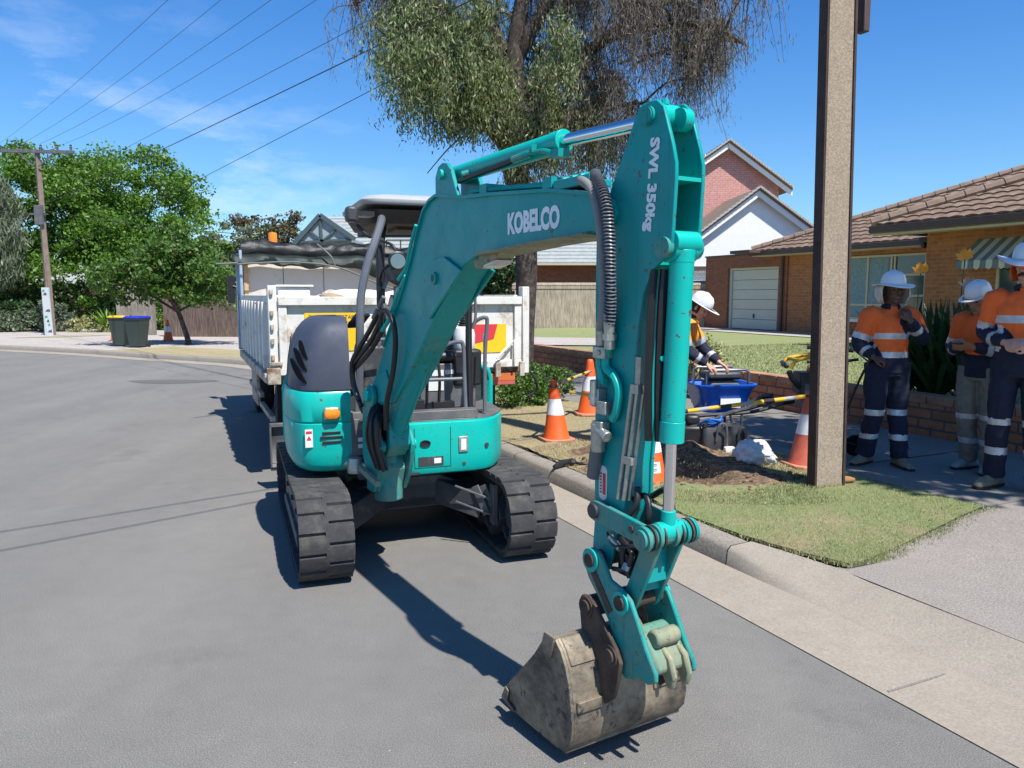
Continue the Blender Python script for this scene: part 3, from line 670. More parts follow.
for q in ([(.03, -.04, .98), (.05, -.06, .93), (.02, -.07, .88), (-.01, -.06, .84)], [(-.0, -.03, .93), (.06, -.03, .955), (.09, -.04, .90), (.07, -.04, .84)], [(.0, .05, .93), (.07, .05, .965), (.12, .04, .90)]): b.tube(q, .011, 10, 5)
ex('linkage_hose', b, M['hose'])
BQ = Frame(BP(.0, -.016, 0), BP.ex, BP.ey * .86)
# ---- linkage
def plate2(poly, o, th, name, m, parent=None, bv=.005, both=True):
    b = MB(BQ); b.prism(poly, -o - th, -o)
    if both: b.prism(poly, o, o + th)
    return ex(name, b, M[m], parent, bevel=bv)
def capsule(a, c_, r0, r1, n=8):
    A = V((a[0], a[1])); B = V((c_[0], c_[1])); an = atan2((B - A).y, (B - A).x)
    return [(A.x + r0 * cos(an + pi / 2 + pi * i / n), A.y + r0 * sin(an + pi / 2 + pi * i / n)) for i in range(n + 1)] + [(B.x + r1 * cos(an - pi / 2 + pi * i / n), B.y + r1 * sin(an - pi / 2 + pi * i / n)) for i in range(n + 1)]
for sg in (-1, 1):
    b = MB(BQ); b.prism(capsule((-.132, .868), (.149, .845), .038, .036), sg * .084 - .01, sg * .084 + .01); ln = ex('guide_link', b, M['tealworn'], bevel=.004)
    b = MB(BQ)
    for u, z in ((-.132, .868), (.149, .845)): b.cyl((u, sg * .094, z), (u, sg * .108, z), .026, n=18)
    b.cyl((.07, sg * .094, .855), (.07, sg * .1, .855), .014, n=6); ex('link_pin', b, M['dgrey'], ln)
b = MB(BQ); b.cyl((.149, -.135, .845), (.149, .125, .845), .032, n=22)
for o in (-.115, -.06, .02, .075, .118): b.cyl((.149, o - .008, .845), (.149, o + .008, .845), .042, n=22)
ex('linkage_pin', b, M['tealworn'])
b = MB(BQ)
for o in (-.088, -.04, .048, .097): b.cyl((.149, o - .004, .845), (.149, o + .004, .845), .0425, n=22)
obj('grease_ring', b, M['rust'], EX)
for sg in (-1, 1):
    b = MB(BQ); b.prism(capsule((.149, .845), (.035, .592), .036, .034), sg * .055 - .01, sg * .055 + .01); ex('bucket_link', b, M['tealworn'], bevel=.004)
b = MB(BQ); b.bar((.10, -.046, .735), (.10, .046, .735), .12, .02, (1, 0, 0)); b.bar((.07, -.046, .66), (.07, .046, .66), .05, .02, (1, 0, 0)); ex('link_web', b, M['teal'])
b = MB(BQ); b.cyl((.035, -.09, .592), (.035, .09, .592), .028, n=20); b.cyl((-.134, -.09, .691), (-.134, .09, .691), .03, n=20); ex('hitch_pin', b, M['rust'])
b = MB(BQ); b.box(-.10, .0, -.05, .05, .745, .80); b.box(-.05, .03, -.045, .045, .66, .74)
for q in ([(-.02, -.06, .80), (.05, -.07, .76), (.02, -.075, .70), (-.05, -.07, .68)], [(.02, -.04, .82), (.0, -.07, .74), (.03, -.06, .67)], [(-.08, -.07, .80), (-.02, -.085, .77), (.06, -.06, .79)]): b.tube(q, .009, 8, 4)
obj('hitch_hydraulics', b, M['black'], EX, bevel=.006)
b = MB(BQ); b.cyl((-.06, -.075, .79), (.0, -.08, .765), .012, n=8); b.cyl((.03, -.07, .72), (.03, -.085, .70), .014, n=8); obj('hitch_fittings', b, M['zinc'], EX)
# ---- quick hitch
hi = [(-.184, .675), (-.172, .715), (-.134, .737), (-.085, .726), (-.055, .69), (-.03, .652), (.03, .640), (.08, .615), (.115, .56), (.165, .475), (.21, .415), (.212, .385), (.173, .362), (.135, .372), (.105, .35), (.06, .335), (.02, .36), (.0, .42), (-.03, .50), (-.09, .565), (-.15, .62)]
b = MB(BQ)
for o in (-.106, .086): b.prism(hi, o, o + .02)
ht = ex('quick_hitch', b, M['tealworn'], bevel=.006)
b = MB(BQ); b.prism([(.07, .52), (.13, .50), (.19, .44), (.20, .40), (.14, .37), (.08, .36), (.03, .39), (.02, .47)], -.085, .085); ex('hitch_casting', b, M['casting'], ht, bevel=.015)
b = MB(BQ)
for o in (-.03, .045): b.prism([(.15, .48), (.205, .45), (.228, .39), (.215, .345), (.19, .345), (.175, .375), (.13, .39)], o, o + .025)
b.cyl((.15, -.06, .50), (.15, .06, .50), .03, n=14)
ex('hitch_hook', b, M['cream_green'], ht, bevel=.008)
b = MB(BQ)
for u, z, r in ((-.134, .691, .042), (.035, .592, .04)):
    b.cyl((u, -.114, z), (u, -.106, z), r, n=22); b.cyl((u, .106, z), (u, .114, z), r, n=22)
ex('hitch_boss', b, M['teal_lit'], ht)
b = MB(BQ)
for u, z in ((-.134, .691), (.035, .592)): b.cyl((u, -.122, z), (u, .122, z), .025, n=18)
b.bar((-.12, -.1075, .655), (-.02, -.1075, .54), .004, .03, BQ.d(0, 0, 1)); ex('pin_head', b, M['rust'], ht)
# ---- bucket
BK = [(-.166, .43), (-.13, .435), (-.095, .405), (-.066, .36), (-.045, .30), (-.03, .22), (-.024, .15), (-.035, .095), (-.063, .058), (-.12, .045), (-.28, .040), (-.44, .036)]
sh = MB(BP); inner = [(x - .016 * (1 if i < 8 else .3), z + (-.01 if i < 2 else (.0 if i < 7 else .014))) for i, (x, z) in enumerate(BK)]
sh.prism(BK + inner[::-1], -.25, .25); bk = ex('bucket', sh, M['bucket'], smooth=50, bevel=.002)
side = BK + [(-.492, .062), (-.455, .125), (-.36, .225), (-.262, .33), (-.21, .40)]
for o in (-.262, .25):
    b = MB(BP); b.prism(side, o, o + .012); ex('bucket_side', b, M['bucket'], bk, bevel=.002)
b = MB(BP)
for o in (-.272, .262):
    b.prism([(-.40, .040), (-.485, .062), (-.455, .120), (-.43, .11), (-.44, .07), (-.39, .055)], o, o + .006)
    b.prism([(-.185, .445), (-.12, .445), (-.15, .36), (-.21, .37)], o, o + .01)
ex('side_cutter', b, M['bucket'], bk, bevel=.002)
b = MB(BP)
b.box(-.036, -.02, -.24, -.12, .205, .245); b.box(-.036, -.02, .10, .24, .205, .245)
b.prism([(x + .006, z) for x, z in BK[1:4]] + [(x - .004, z) for x, z in BK[1:4]][::-1], -.24, .24)
b.box(-.10, -.06, -.262, .262, .050, .062)
ex('wear_strip', b, M['bucket'], bk, bevel=.003)
b = MB(BP)
for k in range(4):
    o = -.21 + k * .14; b.prism([(-.43, .022), (-.43, .058), (-.50, .052), (-.555, .030), (-.50, .024)], o - .022, o + .022)
ex('bucket_tooth', b, M['rust'], bk, bevel=.003)
ear = [(-.17, .535), (-.155, .562), (-.115, .57), (-.085, .55), (-.03, .50), (.04, .435), (.065, .395), (.055, .33), (.03, .255), (-.015, .215), (-.04, .25), (-.06, .35), (-.10, .41), (-.155, .43)]
for o in (-.132, .116):
    b = MB(BP); b.prism(ear, o, o + .016); ex('bucket_ear', b, M['rust'], bk, bevel=.004)
b = MB(BP)
for u, z in ((-.125, .527), (.012, .402)): b.cyl((u, -.145, z), (u, .145, z), .026, n=18); b.cyl((u, -.137, z), (u, .137, z), .038, n=18)
ex('bucket_pin', b, M['rust'], bk)
# ---- boom foot hoses
b = MB(BP)
for q in ([(-2.36, -.15, 1.00), (-2.42, -.16, 1.10), (-2.41, -.17, 1.22), (-2.30, -.16, 1.32), (-2.19, -.14, 1.42), (-2.10, -.12, 1.52)],
          [(-2.38, -.13, .96), (-2.45, -.15, 1.08), (-2.44, -.16, 1.19), (-2.33, -.15, 1.27), (-2.2, -.13, 1.36), (-2.08, -.11, 1.49)],
          [(-2.40, -.11, .92), (-2.47, -.14, 1.06), (-2.46, -.15, 1.16), (-2.36, -.14, 1.22), (-2.22, -.12, 1.31), (-2.1, -.1, 1.42)],
          [(-2.12, -.10, 1.42), (-2.05, -.12, 1.52), (-1.96, -.125, 1.53), (-1.885, -.12, 1.47), (-1.875, -.115, 1.36), (-1.93, -.11, 1.20), (-2.05, -.10, 1.03), (-2.10, -.09, .86)]):
    b.tube(q, .015, 8, 5)
ex('boom_hose', b, M['hose'], kpo)
b = MB(BP)
for i in range(9):
    u = -2.27 + i * .014; o_ = -.10 - .05 * random.random(); b.tube([(u, o_ * .6, 1.02 - i * .012), (u + .03, o_, .92), (u + .02 + random.uniform(-.02, .03), o_ - .01, .78), (u + .06, o_ * .8, .62)], .012, 6, 3)
obj('swing_hoses', b, M['hose'], EX)
b = MB(BP); b.box(-2.30, -2.14, -.07, .07, .72, .98); obj('grease_cover', b, M['black'], EX)
b = MB(BP)
for u, z in ((-2.22, 1.40), (-2.13, 1.49), (-2.04, 1.55)): b.cyl((u, -.14, z), (u + .05, -.13, z + .06), .012, n=8)
ex('hose_fitting', b, M['mgrey'], kpo)
b = MB(BP); b.tube([(-1.80, -.08, 1.72), (-1.86, -.085, 1.66), (-1.93, -.085, 1.60), (-2.0, -.09, 1.5), (-2.1, -.1, 1.42)], .012, 8, 4); b.tube([(-1.66, -.08, 1.97), (-1.73, -.08, 1.88), (-1.80, -.08, 1.76), (-1.88, -.09, 1.70)], .010, 8, 4); ex('boom_line', b, M['teal_lit'], bm_)
# ================================================================== MATERIALS OF THE PLACE
E = {}
def roadfx(m):
    nt = m.node_tree; b = nt.nodes['Principled BSDF']; src = b.inputs['Base Color'].links[0].from_socket
    v = N(nt, 'ShaderNodeTexVoronoi', feature='DISTANCE_TO_EDGE'); v.inputs['Scale'].default_value = .33
    wp = N(nt, 'ShaderNodeTexNoise'); wp.inputs['Scale'].default_value = 1.8; wp.inputs['Detail'].default_value = 6; nt.links.new(geo(nt), wp.inputs['Vector'])
    ad = N(nt, 'ShaderNodeVectorMath', operation='MULTIPLY_ADD'); nt.links.new(wp.outputs['Color'], ad.inputs[0]); ad.inputs[1].default_value = (.9, .9, 0); nt.links.new(geo(nt), ad.inputs[2]); nt.links.new(ad.outputs[0], v.inputs['Vector'])
    cr = ramp(nt, v.outputs['Distance'], [(0, (1, 1, 1)), (.0035, (1, 1, 1)), (.007, (0, 0, 0))])
    mk = ramp(nt, noise(nt, .55, 2), [(.56, (0, 0, 0)), (.60, (.55, .55, .55))]); k = mix(nt, 1.0, cr, mk, 'MULTIPLY')
    c = src
    w = ramp(nt, noise(nt, 26, 2, .5), [(.775, (0, 0, 0)), (.80, (.8, .8, .8))]); c = mix(nt, w, c, (.5, .49, .46))
    st = ramp(nt, noise(nt, 1.1, 7, .7), [(.58, (1, 1, 1)), (.72, (.78, .78, .79))]); c = mix(nt, 1.0, c, st, 'MULTIPLY')
    mp = N(nt, 'ShaderNodeMapping'); mp.inputs['Rotation'].default_value = (0, 0, -HS); mp.inputs['Scale'].default_value = (1.1, .10, 1); nt.links.new(geo(nt), mp.inputs[0])
    ty = ramp(nt, noise(nt, 1.3, 4, .5, mp.outputs[0]), [(.35, (.92, .92, .92)), (.65, (1.06, 1.06, 1.05))]); c = mix(nt, 1.0, c, ty, 'MULTIPLY')
    nt.links.new(c, b.inputs['Base Color'])
E['asphalt'] = speckle('asphalt', [(.085, .080, .073), (.165, .157, .145), (.34, .325, .30)], 200, rough=.92, bmp=.5, bscale=220)
roadfx(E['asphalt'])
E['asphalt2'] = speckle('footpath_asphalt', [(.11, .10, .09), (.20, .185, .165), (.32, .30, .27)], 140, rough=.95, bmp=.5, bscale=120, stain=(.16, .148, .13))
E['aggregate'] = speckle('exposed_aggregate', [(.17, .15, .135), (.255, .225, .20), (.37, .33, .295)], 95, rough=.9, bmp=.8, bscale=80)
E['concrete'] = speckle('concrete', [(.25, .215, .17), (.30, .26, .21), (.35, .31, .255)], 90, rough=.92, bmp=.35, bscale=90, stain=(.235, .20, .16))
E['kerb'] = speckle('kerb_concrete', [(.19, .165, .135), (.26, .23, .19), (.33, .295, .25)], 60, rough=.95, bmp=.6, bscale=60, stain=(.15, .125, .10))
E['pconcrete'] = speckle('pole_concrete', [(.23, .175, .125), (.31, .245, .18), (.40, .33, .25)], 55, rough=.95, bmp=.7, bscale=70, stain=(.24, .18, .125))
E['paving'] = speckle('path_concrete', [(.30, .26, .23), (.40, .36, .32), (.50, .45, .41)], 20, rough=.92, bmp=.2)
E['brick'] = brickmat('orange_brick', (.46, .165, .06), (.36, .12, .042), (.36, .22, .13))
E['wallbrick'] = brickmat('low_wall_brick', (.44, .165, .075), (.32, .115, .05), (.10, .085, .07), w=.30, h=.105, ms=.012)
E['redbrick'] = brickmat('red_brick', (.58, .25, .21), (.52, .215, .175), (.58, .42, .38))
E['garbrick'] = brickmat('garage_brick', (.34, .115, .058), (.26, .085, .042), (.22, .14, .09))
E['tile'] = plain('roof_tile', (.17, .105, .068), .85, 0, .35, 5, .2, dirt=(.25, .19, .135), dirtamt=.8, dscale=4)
E['ridge'] = plain('ridge_tile', (.22, .155, .115), .85, 0, .25, 6, .2)
E['greytile'] = plain('grey_roof_tile', (.30, .32, .31), .8, 0, .15, 6, .1)
E['darkroof'] = plain('dark_roof', (.035, .037, .05), .7, 0, .15, 6)
E['cream'] = plain('cream_paint', (.55, .48, .33), .6, 0, .06, 6)
E['fascia'] = plain('brown_fascia', (.09, .055, .045), .6, 0, .1, 6)
E['white'] = plain('white_render', (.78, .78, .77), .8, 0, .03, 3)
E['pane'] = plain('window_glass', (.06, .085, .095), .06, 0, .3, 2, spec=.9)
E['curtain'] = plain('curtain', (.20, .30, .30), .8, 0, .2, 12)
E['door'] = plain('garage_door', (.56, .55, .47), .5, 0, .04, 3)
E['panel'] = plain('solar_panel', (.012, .016, .045), .15, 0, .2, 3)
E['orange'] = plain('orange_hi_vis_plastic', (.80, .115, .018), .5, 0, .12, 14, dirt=(.35, .10, .04), dirtamt=.3, dscale=12)
E['conewhite'] = plain('cone_sleeve', (.72, .73, .74), .4, 0, .08, 16, dirt=(.4, .38, .34), dirtamt=.2, dscale=14)
E['conebase'] = plain('cone_base', (.45, .20, .12), .7, 0, .2, 16)
E['yellow'] = plain('yellow_plastic', (.72, .42, .02), .45, 0, .1, 16)
E['blue'] = plain('blue_tub', (.01, .13, .68), .35, 0, .1, 10)
E['soil'] = speckle('soil', [(.05, .03, .018), (.15, .095, .055), (.32, .22, .13)], 22, rough=1, bmp=1, bscale=40)
E['wood'] = plain('weathered_timber', (.16, .11, .085), .85, 0, .3, 8, .2)
E['twhite'] = plain('truck_white', (.66, .64, .58), .6, 0, .08, 6, .03, dirt=(.30, .19, .11), dirtamt=.42, dscale=5)
E['trust'] = plain('truck_rusty_white', (.50, .45, .37), .75, 0, .2, 8, .1, dirt=(.16, .075, .035), dirtamt=1.0, dscale=7)
E['tarp'] = plain('black_tarp', (.010, .011, .011), .5, 0, .4, 6, .5)
E['tarp2'] = plain('green_black_tarp', (.012, .022, .019), .6, 0, .4, 8, .5)
E['ply'] = plain('headboard_panel', (.60, .54, .48), .8, 0, .08, 2, dirt=(.36, .30, .26), dirtamt=.4, dscale=2)
E['tyre'] = plain('tyre', (.02, .02, .02), .85, 0, .2, 20)
E['leafA'] = leafmat('leaves_pepper', [(.06, .10, .03), (.13, .19, .06), (.24, .28, .12), (.42, .40, .27)], .38)
E['leafdry'] = leafmat('leaves_dry', [(.10, .08, .065), (.19, .155, .13), (.28, .235, .20), (.13, .13, .08)], .2, .7)
E['leafB'] = leafmat('leaves_bright', [(.06, .15, .015), (.11, .225, .03), (.20, .34, .05), (.09, .20, .02)], .4)
E['leafC'] = leafmat('leaves_mid', [(.04, .11, .02), (.075, .17, .025), (.12, .23, .035), (.14, .14, .04)], .35)
E['leafG'] = leafmat('leaves_grey', [(.12, .15, .09), (.17, .20, .13), (.22, .24, .17)], .25)
E['leafbrown'] = leafmat('leaves_brown', [(.10, .075, .04), (.16, .10, .055), (.12, .12, .05), (.08, .09, .04)], .25)
E['leafD'] = leafmat('leaves_dark', [(.02, .05, .013), (.035, .075, .02), (.06, .11, .03)], .25)
E['leafS'] = leafmat('leaves_strelitzia', [(.015, .04, .014), (.03, .07, .022), (.05, .10, .035)], .15, .35)
E['leafY'] = leafmat('leaves_yellow_shrub', [(.20, .24, .06), (.42, .38, .16), (.55, .5, .3), (.3, .3, .1)], .3)
E['flower'] = plain('orange_petal', (.95, .36, .03), .5, 0, .1, 10)
E['dryflower'] = plain('dry_petal', (.45, .33, .22), .8, 0, .2, 10)
E['bark'] = plain('bark', (.045, .034, .028), .95, 0, .4, 12, .8, dirt=(.15, .12, .10), dirtamt=.7, dscale=10)
E['tabby'] = plain('pale_bark', (.22, .19, .16), .95, 0, .3, 12, .6)
def grassmat(name, dryness, stuff=False):
    m, nt, b = newmat(name); g = N(nt, 'ShaderNodeNewGeometry')
    gr = ramp(nt, g.outputs['Random Per Island'] if stuff else noise(nt, 60, 3), [(.0, (.12, .165, .05)), (.4, (.21, .255, .09)), (.75, (.33, .335, .15)), (1, (.48, .44, .25))])
    dr = ramp(nt, g.outputs['Random Per Island'] if stuff else noise(nt, 60, 3), [(.0, (.24, .19, .10)), (.5, (.38, .31, .17)), (1, (.52, .43, .27))])
    dot = N(nt, 'ShaderNodeVectorMath', operation='DOT_PRODUCT'); nt.links.new(geo(nt), dot.inputs[0]); dot.inputs[1].default_value = tuple(SF.ex)
    mr = N(nt, 'ShaderNodeMapRange'); nt.links.new(dot.outputs['Value'], mr.inputs[0]); mr.inputs[1].default_value = 4.2; mr.inputs[2].default_value = 6.5; mr.inputs[3].default_value = -.06; mr.inputs[4].default_value = .16
    n2 = N(nt, 'ShaderNodeMath', operation='ADD'); nt.links.new(noise(nt, 1.6, 6, .7), n2.inputs[0])
    if dryness is None: nt.links.new(mr.outputs[0], n2.inputs[1])
    else: n2.inputs[1].default_value = dryness
    k = ramp(nt, n2.outputs[0], [(.44, (0, 0, 0)), (.62, (1, 1, 1))])
    c = mix(nt, k, gr, dr); nt.links.new(c, b.inputs['Base Color']); b.inputs['Roughness'].default_value = .8
    if not stuff: bump(nt, b, noise(nt, 90, 5, .8), .9, .02)
    return m
E['verge'] = grassmat('verge_grass', None); E['blade'] = grassmat('grass_blade', None, True); E['lawn'] = grassmat('lawn_grass', -.12); E['lawnblade'] = grassmat('lawn_blade', -.10, True); E['dryground'] = grassmat('dry_ground', .1)
def struct(name, mb, m, **k): o = obj(name, mb, m, **k); o['kind'] = 'structure'; return o
# ================================================================== GROUND, ROAD, KERB
KB = [SF(3.5, 3.05, 0), SF(11, 3.05, 0), V((-3.9, 14.9, 0)), V((-6, 17.57, 0)), V((-9.5, 19.75, 0)), V((-12, 21.3, 0)), V((-15.3, 22.9, 0)), V((-20, 24.6, 0)), V((-32, 27.5, 0)), V((-70, 33, 0))]
KC = [SF(i, 3.05, 0) for i in (3.5, 5, 6.5, 8, 9.5)] + smoothpath([SF(11, 3.05, 0)] + KB[2:], 5)
def offs(P, d, z):
    out = []
    for i, p in enumerate(P):
        t = (P[min(i + 1, len(P) - 1)] - P[max(i - 1, 0)]).normalized(); n = V((t.y, -t.x, 0)); q = p + n * d; out.append(V((q.x, q.y, z)))
    return out
def strip(name, P, sect, m, kind='structure', **k):
    mb = MB(); rings = [offs(P, d, z) for d, z in sect]
    mb.loft([list(r) for r in zip(*rings)], cap=False, closed=False, local=False)
    o = obj(name, mb, m, recalc=False, **k); o['kind'] = kind; return o
b = MB(); b.quad((-900, -300, -.12), (900, -300, -.12), (900, 1500, -.12), (-900, 1500, -.12)); struct('ground', b, E['dryground'], smooth=0)
far = offs(KC, -.41, 0)                          # asphalt sheet: everything camera side of the gutter
b = MB(); pts = [SF(-12, 2.64, 0)] + [SF(3.5, 2.64, 0)] + far[1:] + [V((-70, -12, 0)), V((-5, -12, 0))]
b.add(pts, [tuple(range(len(pts)))], False); struct('road', b, E['asphalt'], smooth=0)
strip('gutter', [SF(-12, 3.05, 0), SF(-4, 3.05, 0), SF(1, 3.05, 0)] + KC, [(-.42, .005), (-.12, .004), (0.02, .012)], E['concrete'])
def kerbsec(): return [(-.0, .0), (.012, .10), (.035, .125), (.15, .130), (.17, .13), (.17, -.1)]
for i, (a, c_) in enumerate(((0, 2), (2, 3), (3, 4), (4, 8), (8, len(KC) - 1))):
    seg = KC[a:c_ + 1]; seg[0] = seg[0] + (seg[1] - seg[0]).normalized() * .008
    strip('kerb_segment', seg, kerbsec(), E['kerb'], smooth=50)
# kerb end rolling down into the crossover
b = MB(SF); rg = []
for i in range(13):
    a = i / 12; s_ = 3.5 - .75 * a; k = (1 - a) ** 1.5
    def m2(u, w): return u * k + w * (1 - k)
    rg.append([(s_, 3.05, .0), (s_, m2(3.062, 3.10), m2(.10, .018)), (s_, m2(3.085, 3.16), m2(.125, .034)), (s_, m2(3.20, 3.24), m2(.13, .055)), (s_, m2(3.24, 3.40), m2(.132, .116)), (s_, m2(3.25, 3.405), .06)])
for s_ in (2.0, 1.0, 0, -3, -9): rg.append([(s_, 3.05, .004), (s_, 3.10, .018), (s_, 3.16, .034), (s_, 3.24, .055), (s_, 3.39, .117), (s_, 3.395, .05)])
b.loft(rg, cap=False, closed=False); struct('driveway_apron', b, E['concrete'], recalc=False, smooth=70)
b = MB(SF)
for s_ in (2.02, .55): b.box(s_, s_ + .008, 2.66, 3.38, .0, .0) 
b = MB(SF); b.prism([(2.05, 2.66), (2.06, 2.66), (2.06, 3.02), (2.05, 3.02)], .0055, .0085, 'xy'); 
for s_ in (6.1, 8.6, 11.0):
    b.prism([(s_, 2.64), (s_ + .012, 2.64), (s_ + .012, 3.03), (s_, 3.03)], .0055, .0085, 'xy')
struct('expansion_joint', b, E['asphalt2'], smooth=0)
b = MB(SF); b.add([(3.0, 3.38, .115), (-12, 3.38, .115), (-12, 7.4, .13), (3.55, 7.4, .13), (3.40, 5.26, .125), (2.95, 3.42, .115)], [(0, 1, 2, 3, 4, 5)]); struct('driveway', b, E['aggregate'], smooth=0)
fpp = [SF(i, 5.25, 0) for i in (3.35, 5, 8, 11)] 
strip('footpath', [SF(3.4, 5.25, 0), SF(11, 5.25, 0), SF(15.5, 5.05, 0), SF(19, 4.6, 0), SF(24, 3.2, 0)], [(-.0, .128), (2.14, .134)], E['asphalt2'])
b = MB(SF)
for s_, t1 in ((4.75, 7.39), (7.3, 7.39), (9.9, 7.39)): b.box(s_, s_ + .014, 5.27, t1, .1345, .1375)
struct('footpath_joint', b, E['fascia'], smooth=0)
# verge as a fine grid with a dug hole
def holez(s_, t_):
    d1 = sqrt(((s_ - 5.35) / .62) ** 2 + ((t_ - 4.02) / .42) ** 2)
    h = -.22 * max(0, 1 - d1 ** 3) if d1 < 1 else 0
    rim = .10 * math.exp(-((d1 - 1.35) / .28) ** 2) * (1.0 if s_ > 5.2 else .35) * (.6 + .5 * sin(s_ * 9) * cos(t_ * 11))
    return h + max(0, rim)
b = MB(); nx, ny = 150, 44; vs = []; fs = []
S0, S1 = 2.9, 13.0
for i in range(nx):
    for j in range(ny):
        s_ = S0 + (S1 - S0) * (i / (nx - 1)) ** 1.15; k = j / (ny - 1)
        t0 = 3.215; t1 = 5.25
        if s_ < 4.3: t0 += .27 * ((4.3 - s_) / 1.4) ** 1.6
        t_ = t0 + (t1 - t0) * k; s2 = max(s_, 2.93 + .45 * (t_ - 3.4) / 1.85) if s_ < 3.5 else s_
        z = .135 + holez(s2, t_) + .012 * sin(s2 * 3.1 + t_ * 2) + (RNG.random() * .02 if abs(s2 - 5.6) < 1.2 else .004 * RNG.random())
        vs.append((s2, t_, z))
for i in range(nx - 1):
    for j in range(ny - 1):
        fs.append((i * ny + j, (i + 1) * ny + j, (i + 1) * ny + j + 1, i * ny + j + 1))
vb = MB(SF); vb.add(vs, fs)
for q, f in enumerate(fs):
    c_ = [sum(vs[i][a] for i in f) / 4 for a in (0, 1)]; d1 = sqrt(((c_[0] - 5.45) / 1.0) ** 2 + ((c_[1] - 4.1) / .72) ** 2) + .25 * sin(c_[0] * 7 + c_[1] * 5) * .5
    vb.m[q] = 1 if d1 < 1.05 else 0
struct('verge', vb, [E['verge'], E['soil']], recalc=False)
strip('verge_far', [SF(12.9, 3.2, 0)] + offs(KC[8:24], .15, 0), [(.0, .132), (1.9, .135)], E['verge'])
strip('footpath_far', offs(KC[7:], .14, 0), [(.0, .119), (9.5, .120)], E['paving'])
b = MB(); b.add([(-15.9, 27.6, .128), (-17.6, 26.9, .128), (-16.6, 28.6, .128), (-14.6, 29.6, .128)], [(0, 1, 2, 3)], False); struct('verge_patch', b, E['verge'], smooth=0)
# patch marks on the road
b = MB(); b.add([(-6.4 + cos(a) * (.8 + .12 * sin(3 * a)), 14.4 + sin(a) * .32, .0045) for a in [2 * pi * i / 30 for i in range(30)]], [tuple(range(30))]); struct('road_patch', b, speckle('patch', [(.09, .087, .082), (.14, .135, .13)], 170), smooth=0)
b = MB(); b.lathe([(.001, .001), (.16, .001)], (-3.55, 10.7, .0035), 20, cap=False); struct('valve_cover_plate', b, E['fascia'], smooth=0)
# blades of grass (countless)
def blades(name, n, sfun, hmin, hmax, w, m):
    P = sfun(n); n = len(P); a = RNG.random(n) * 2 * pi; h = hmin + (hmax - hmin) * RNG.random(n) ** 2; lean = (RNG.random((n, 2)) - .5) * h[:, None] * 1.1
    vs = np.zeros((n, 3, 3)); dx = np.cos(a) * w * (.6 + .8 * RNG.random(n)); dy = np.sin(a) * w * (.6 + .8 * RNG.random(n))
    vs[:, 0] = P; vs[:, 1] = P; vs[:, 2] = P
    vs[:, 0, 0] -= dx; vs[:, 0, 1] -= dy; vs[:, 1, 0] += dx; vs[:, 1, 1] += dy
    vs[:, 2, 0] += lean[:, 0]; vs[:, 2, 1] += lean[:, 1]; vs[:, 2, 2] += h
    return rawmesh(name, vs.reshape(-1, 3), 3, m)
def rawmesh(name, v, k, m, parent=None):
    n = len(v) // k; me = bpy.data.meshes.new(name); me.vertices.add(len(v)); me.vertices.foreach_set('co', np.ascontiguousarray(v, dtype=np.float32).ravel())
    me.loops.add(n * k); me.loops.foreach_set('vertex_index', np.arange(n * k, dtype=np.int32)); me.polygons.add(n)
    me.polygons.foreach_set('loop_start', np.arange(0, n * k, k, dtype=np.int32)); 
    me.update(calc_edges=True); me.validate(); me.materials.append(m)
    o = bpy.data.objects.new(name, me); COL.objects.link(o)
    if parent:
        o.parent = parent; off = V((0, 0, 0)); q = parent
        while q: off += q.location; q = q.parent
        o.location = -off
    return o
def vergepts(n):
    s_ = 2.93 + 7.5 * RNG.random(n) ** 1.7; t_ = 3.2 + 2.08 * RNG.random(n)
    t0 = np.where(s_ < 4.3, 3.2 + .27 * (np.clip(4.3 - s_, 0, 2) / 1.4) ** 1.6, 3.19) - .03 * RNG.random(n) - .07 * RNG.random(n) ** 3
    sm = 2.93 + .45 * (t_ - 3.4) / 1.85 - .04 * RNG.random(n) - .10 * RNG.random(n) ** 3 - .02 * np.sin(t_ * 7.3)
    d = np.sqrt(((s_ - 5.45) / 1.0) ** 2 + ((t_ - 4.1) / .72) ** 2) + .125 * np.sin(s_ * 7 + t_ * 5)
    keep = (t_ > t0) & (s_ > sm) & ((d > 1.05) | (RNG.random(n) < .04)); s_, t_ = s_[keep], t_[keep]
    d = d[keep]; z = .130 + .012 * np.sin(s_ * 3.1 + t_ * 2) + np.where(d < 1.5, .02, 0)
    return np.stack([SF.ex.x * s_ + SF.ey.x * t_, SF.ex.y * s_ + SF.ey.y * t_, z], 1)
g = blades('grass', 190000, vergepts, .006, .024, .0022, E['blade']); g['kind'] = 'stuff'
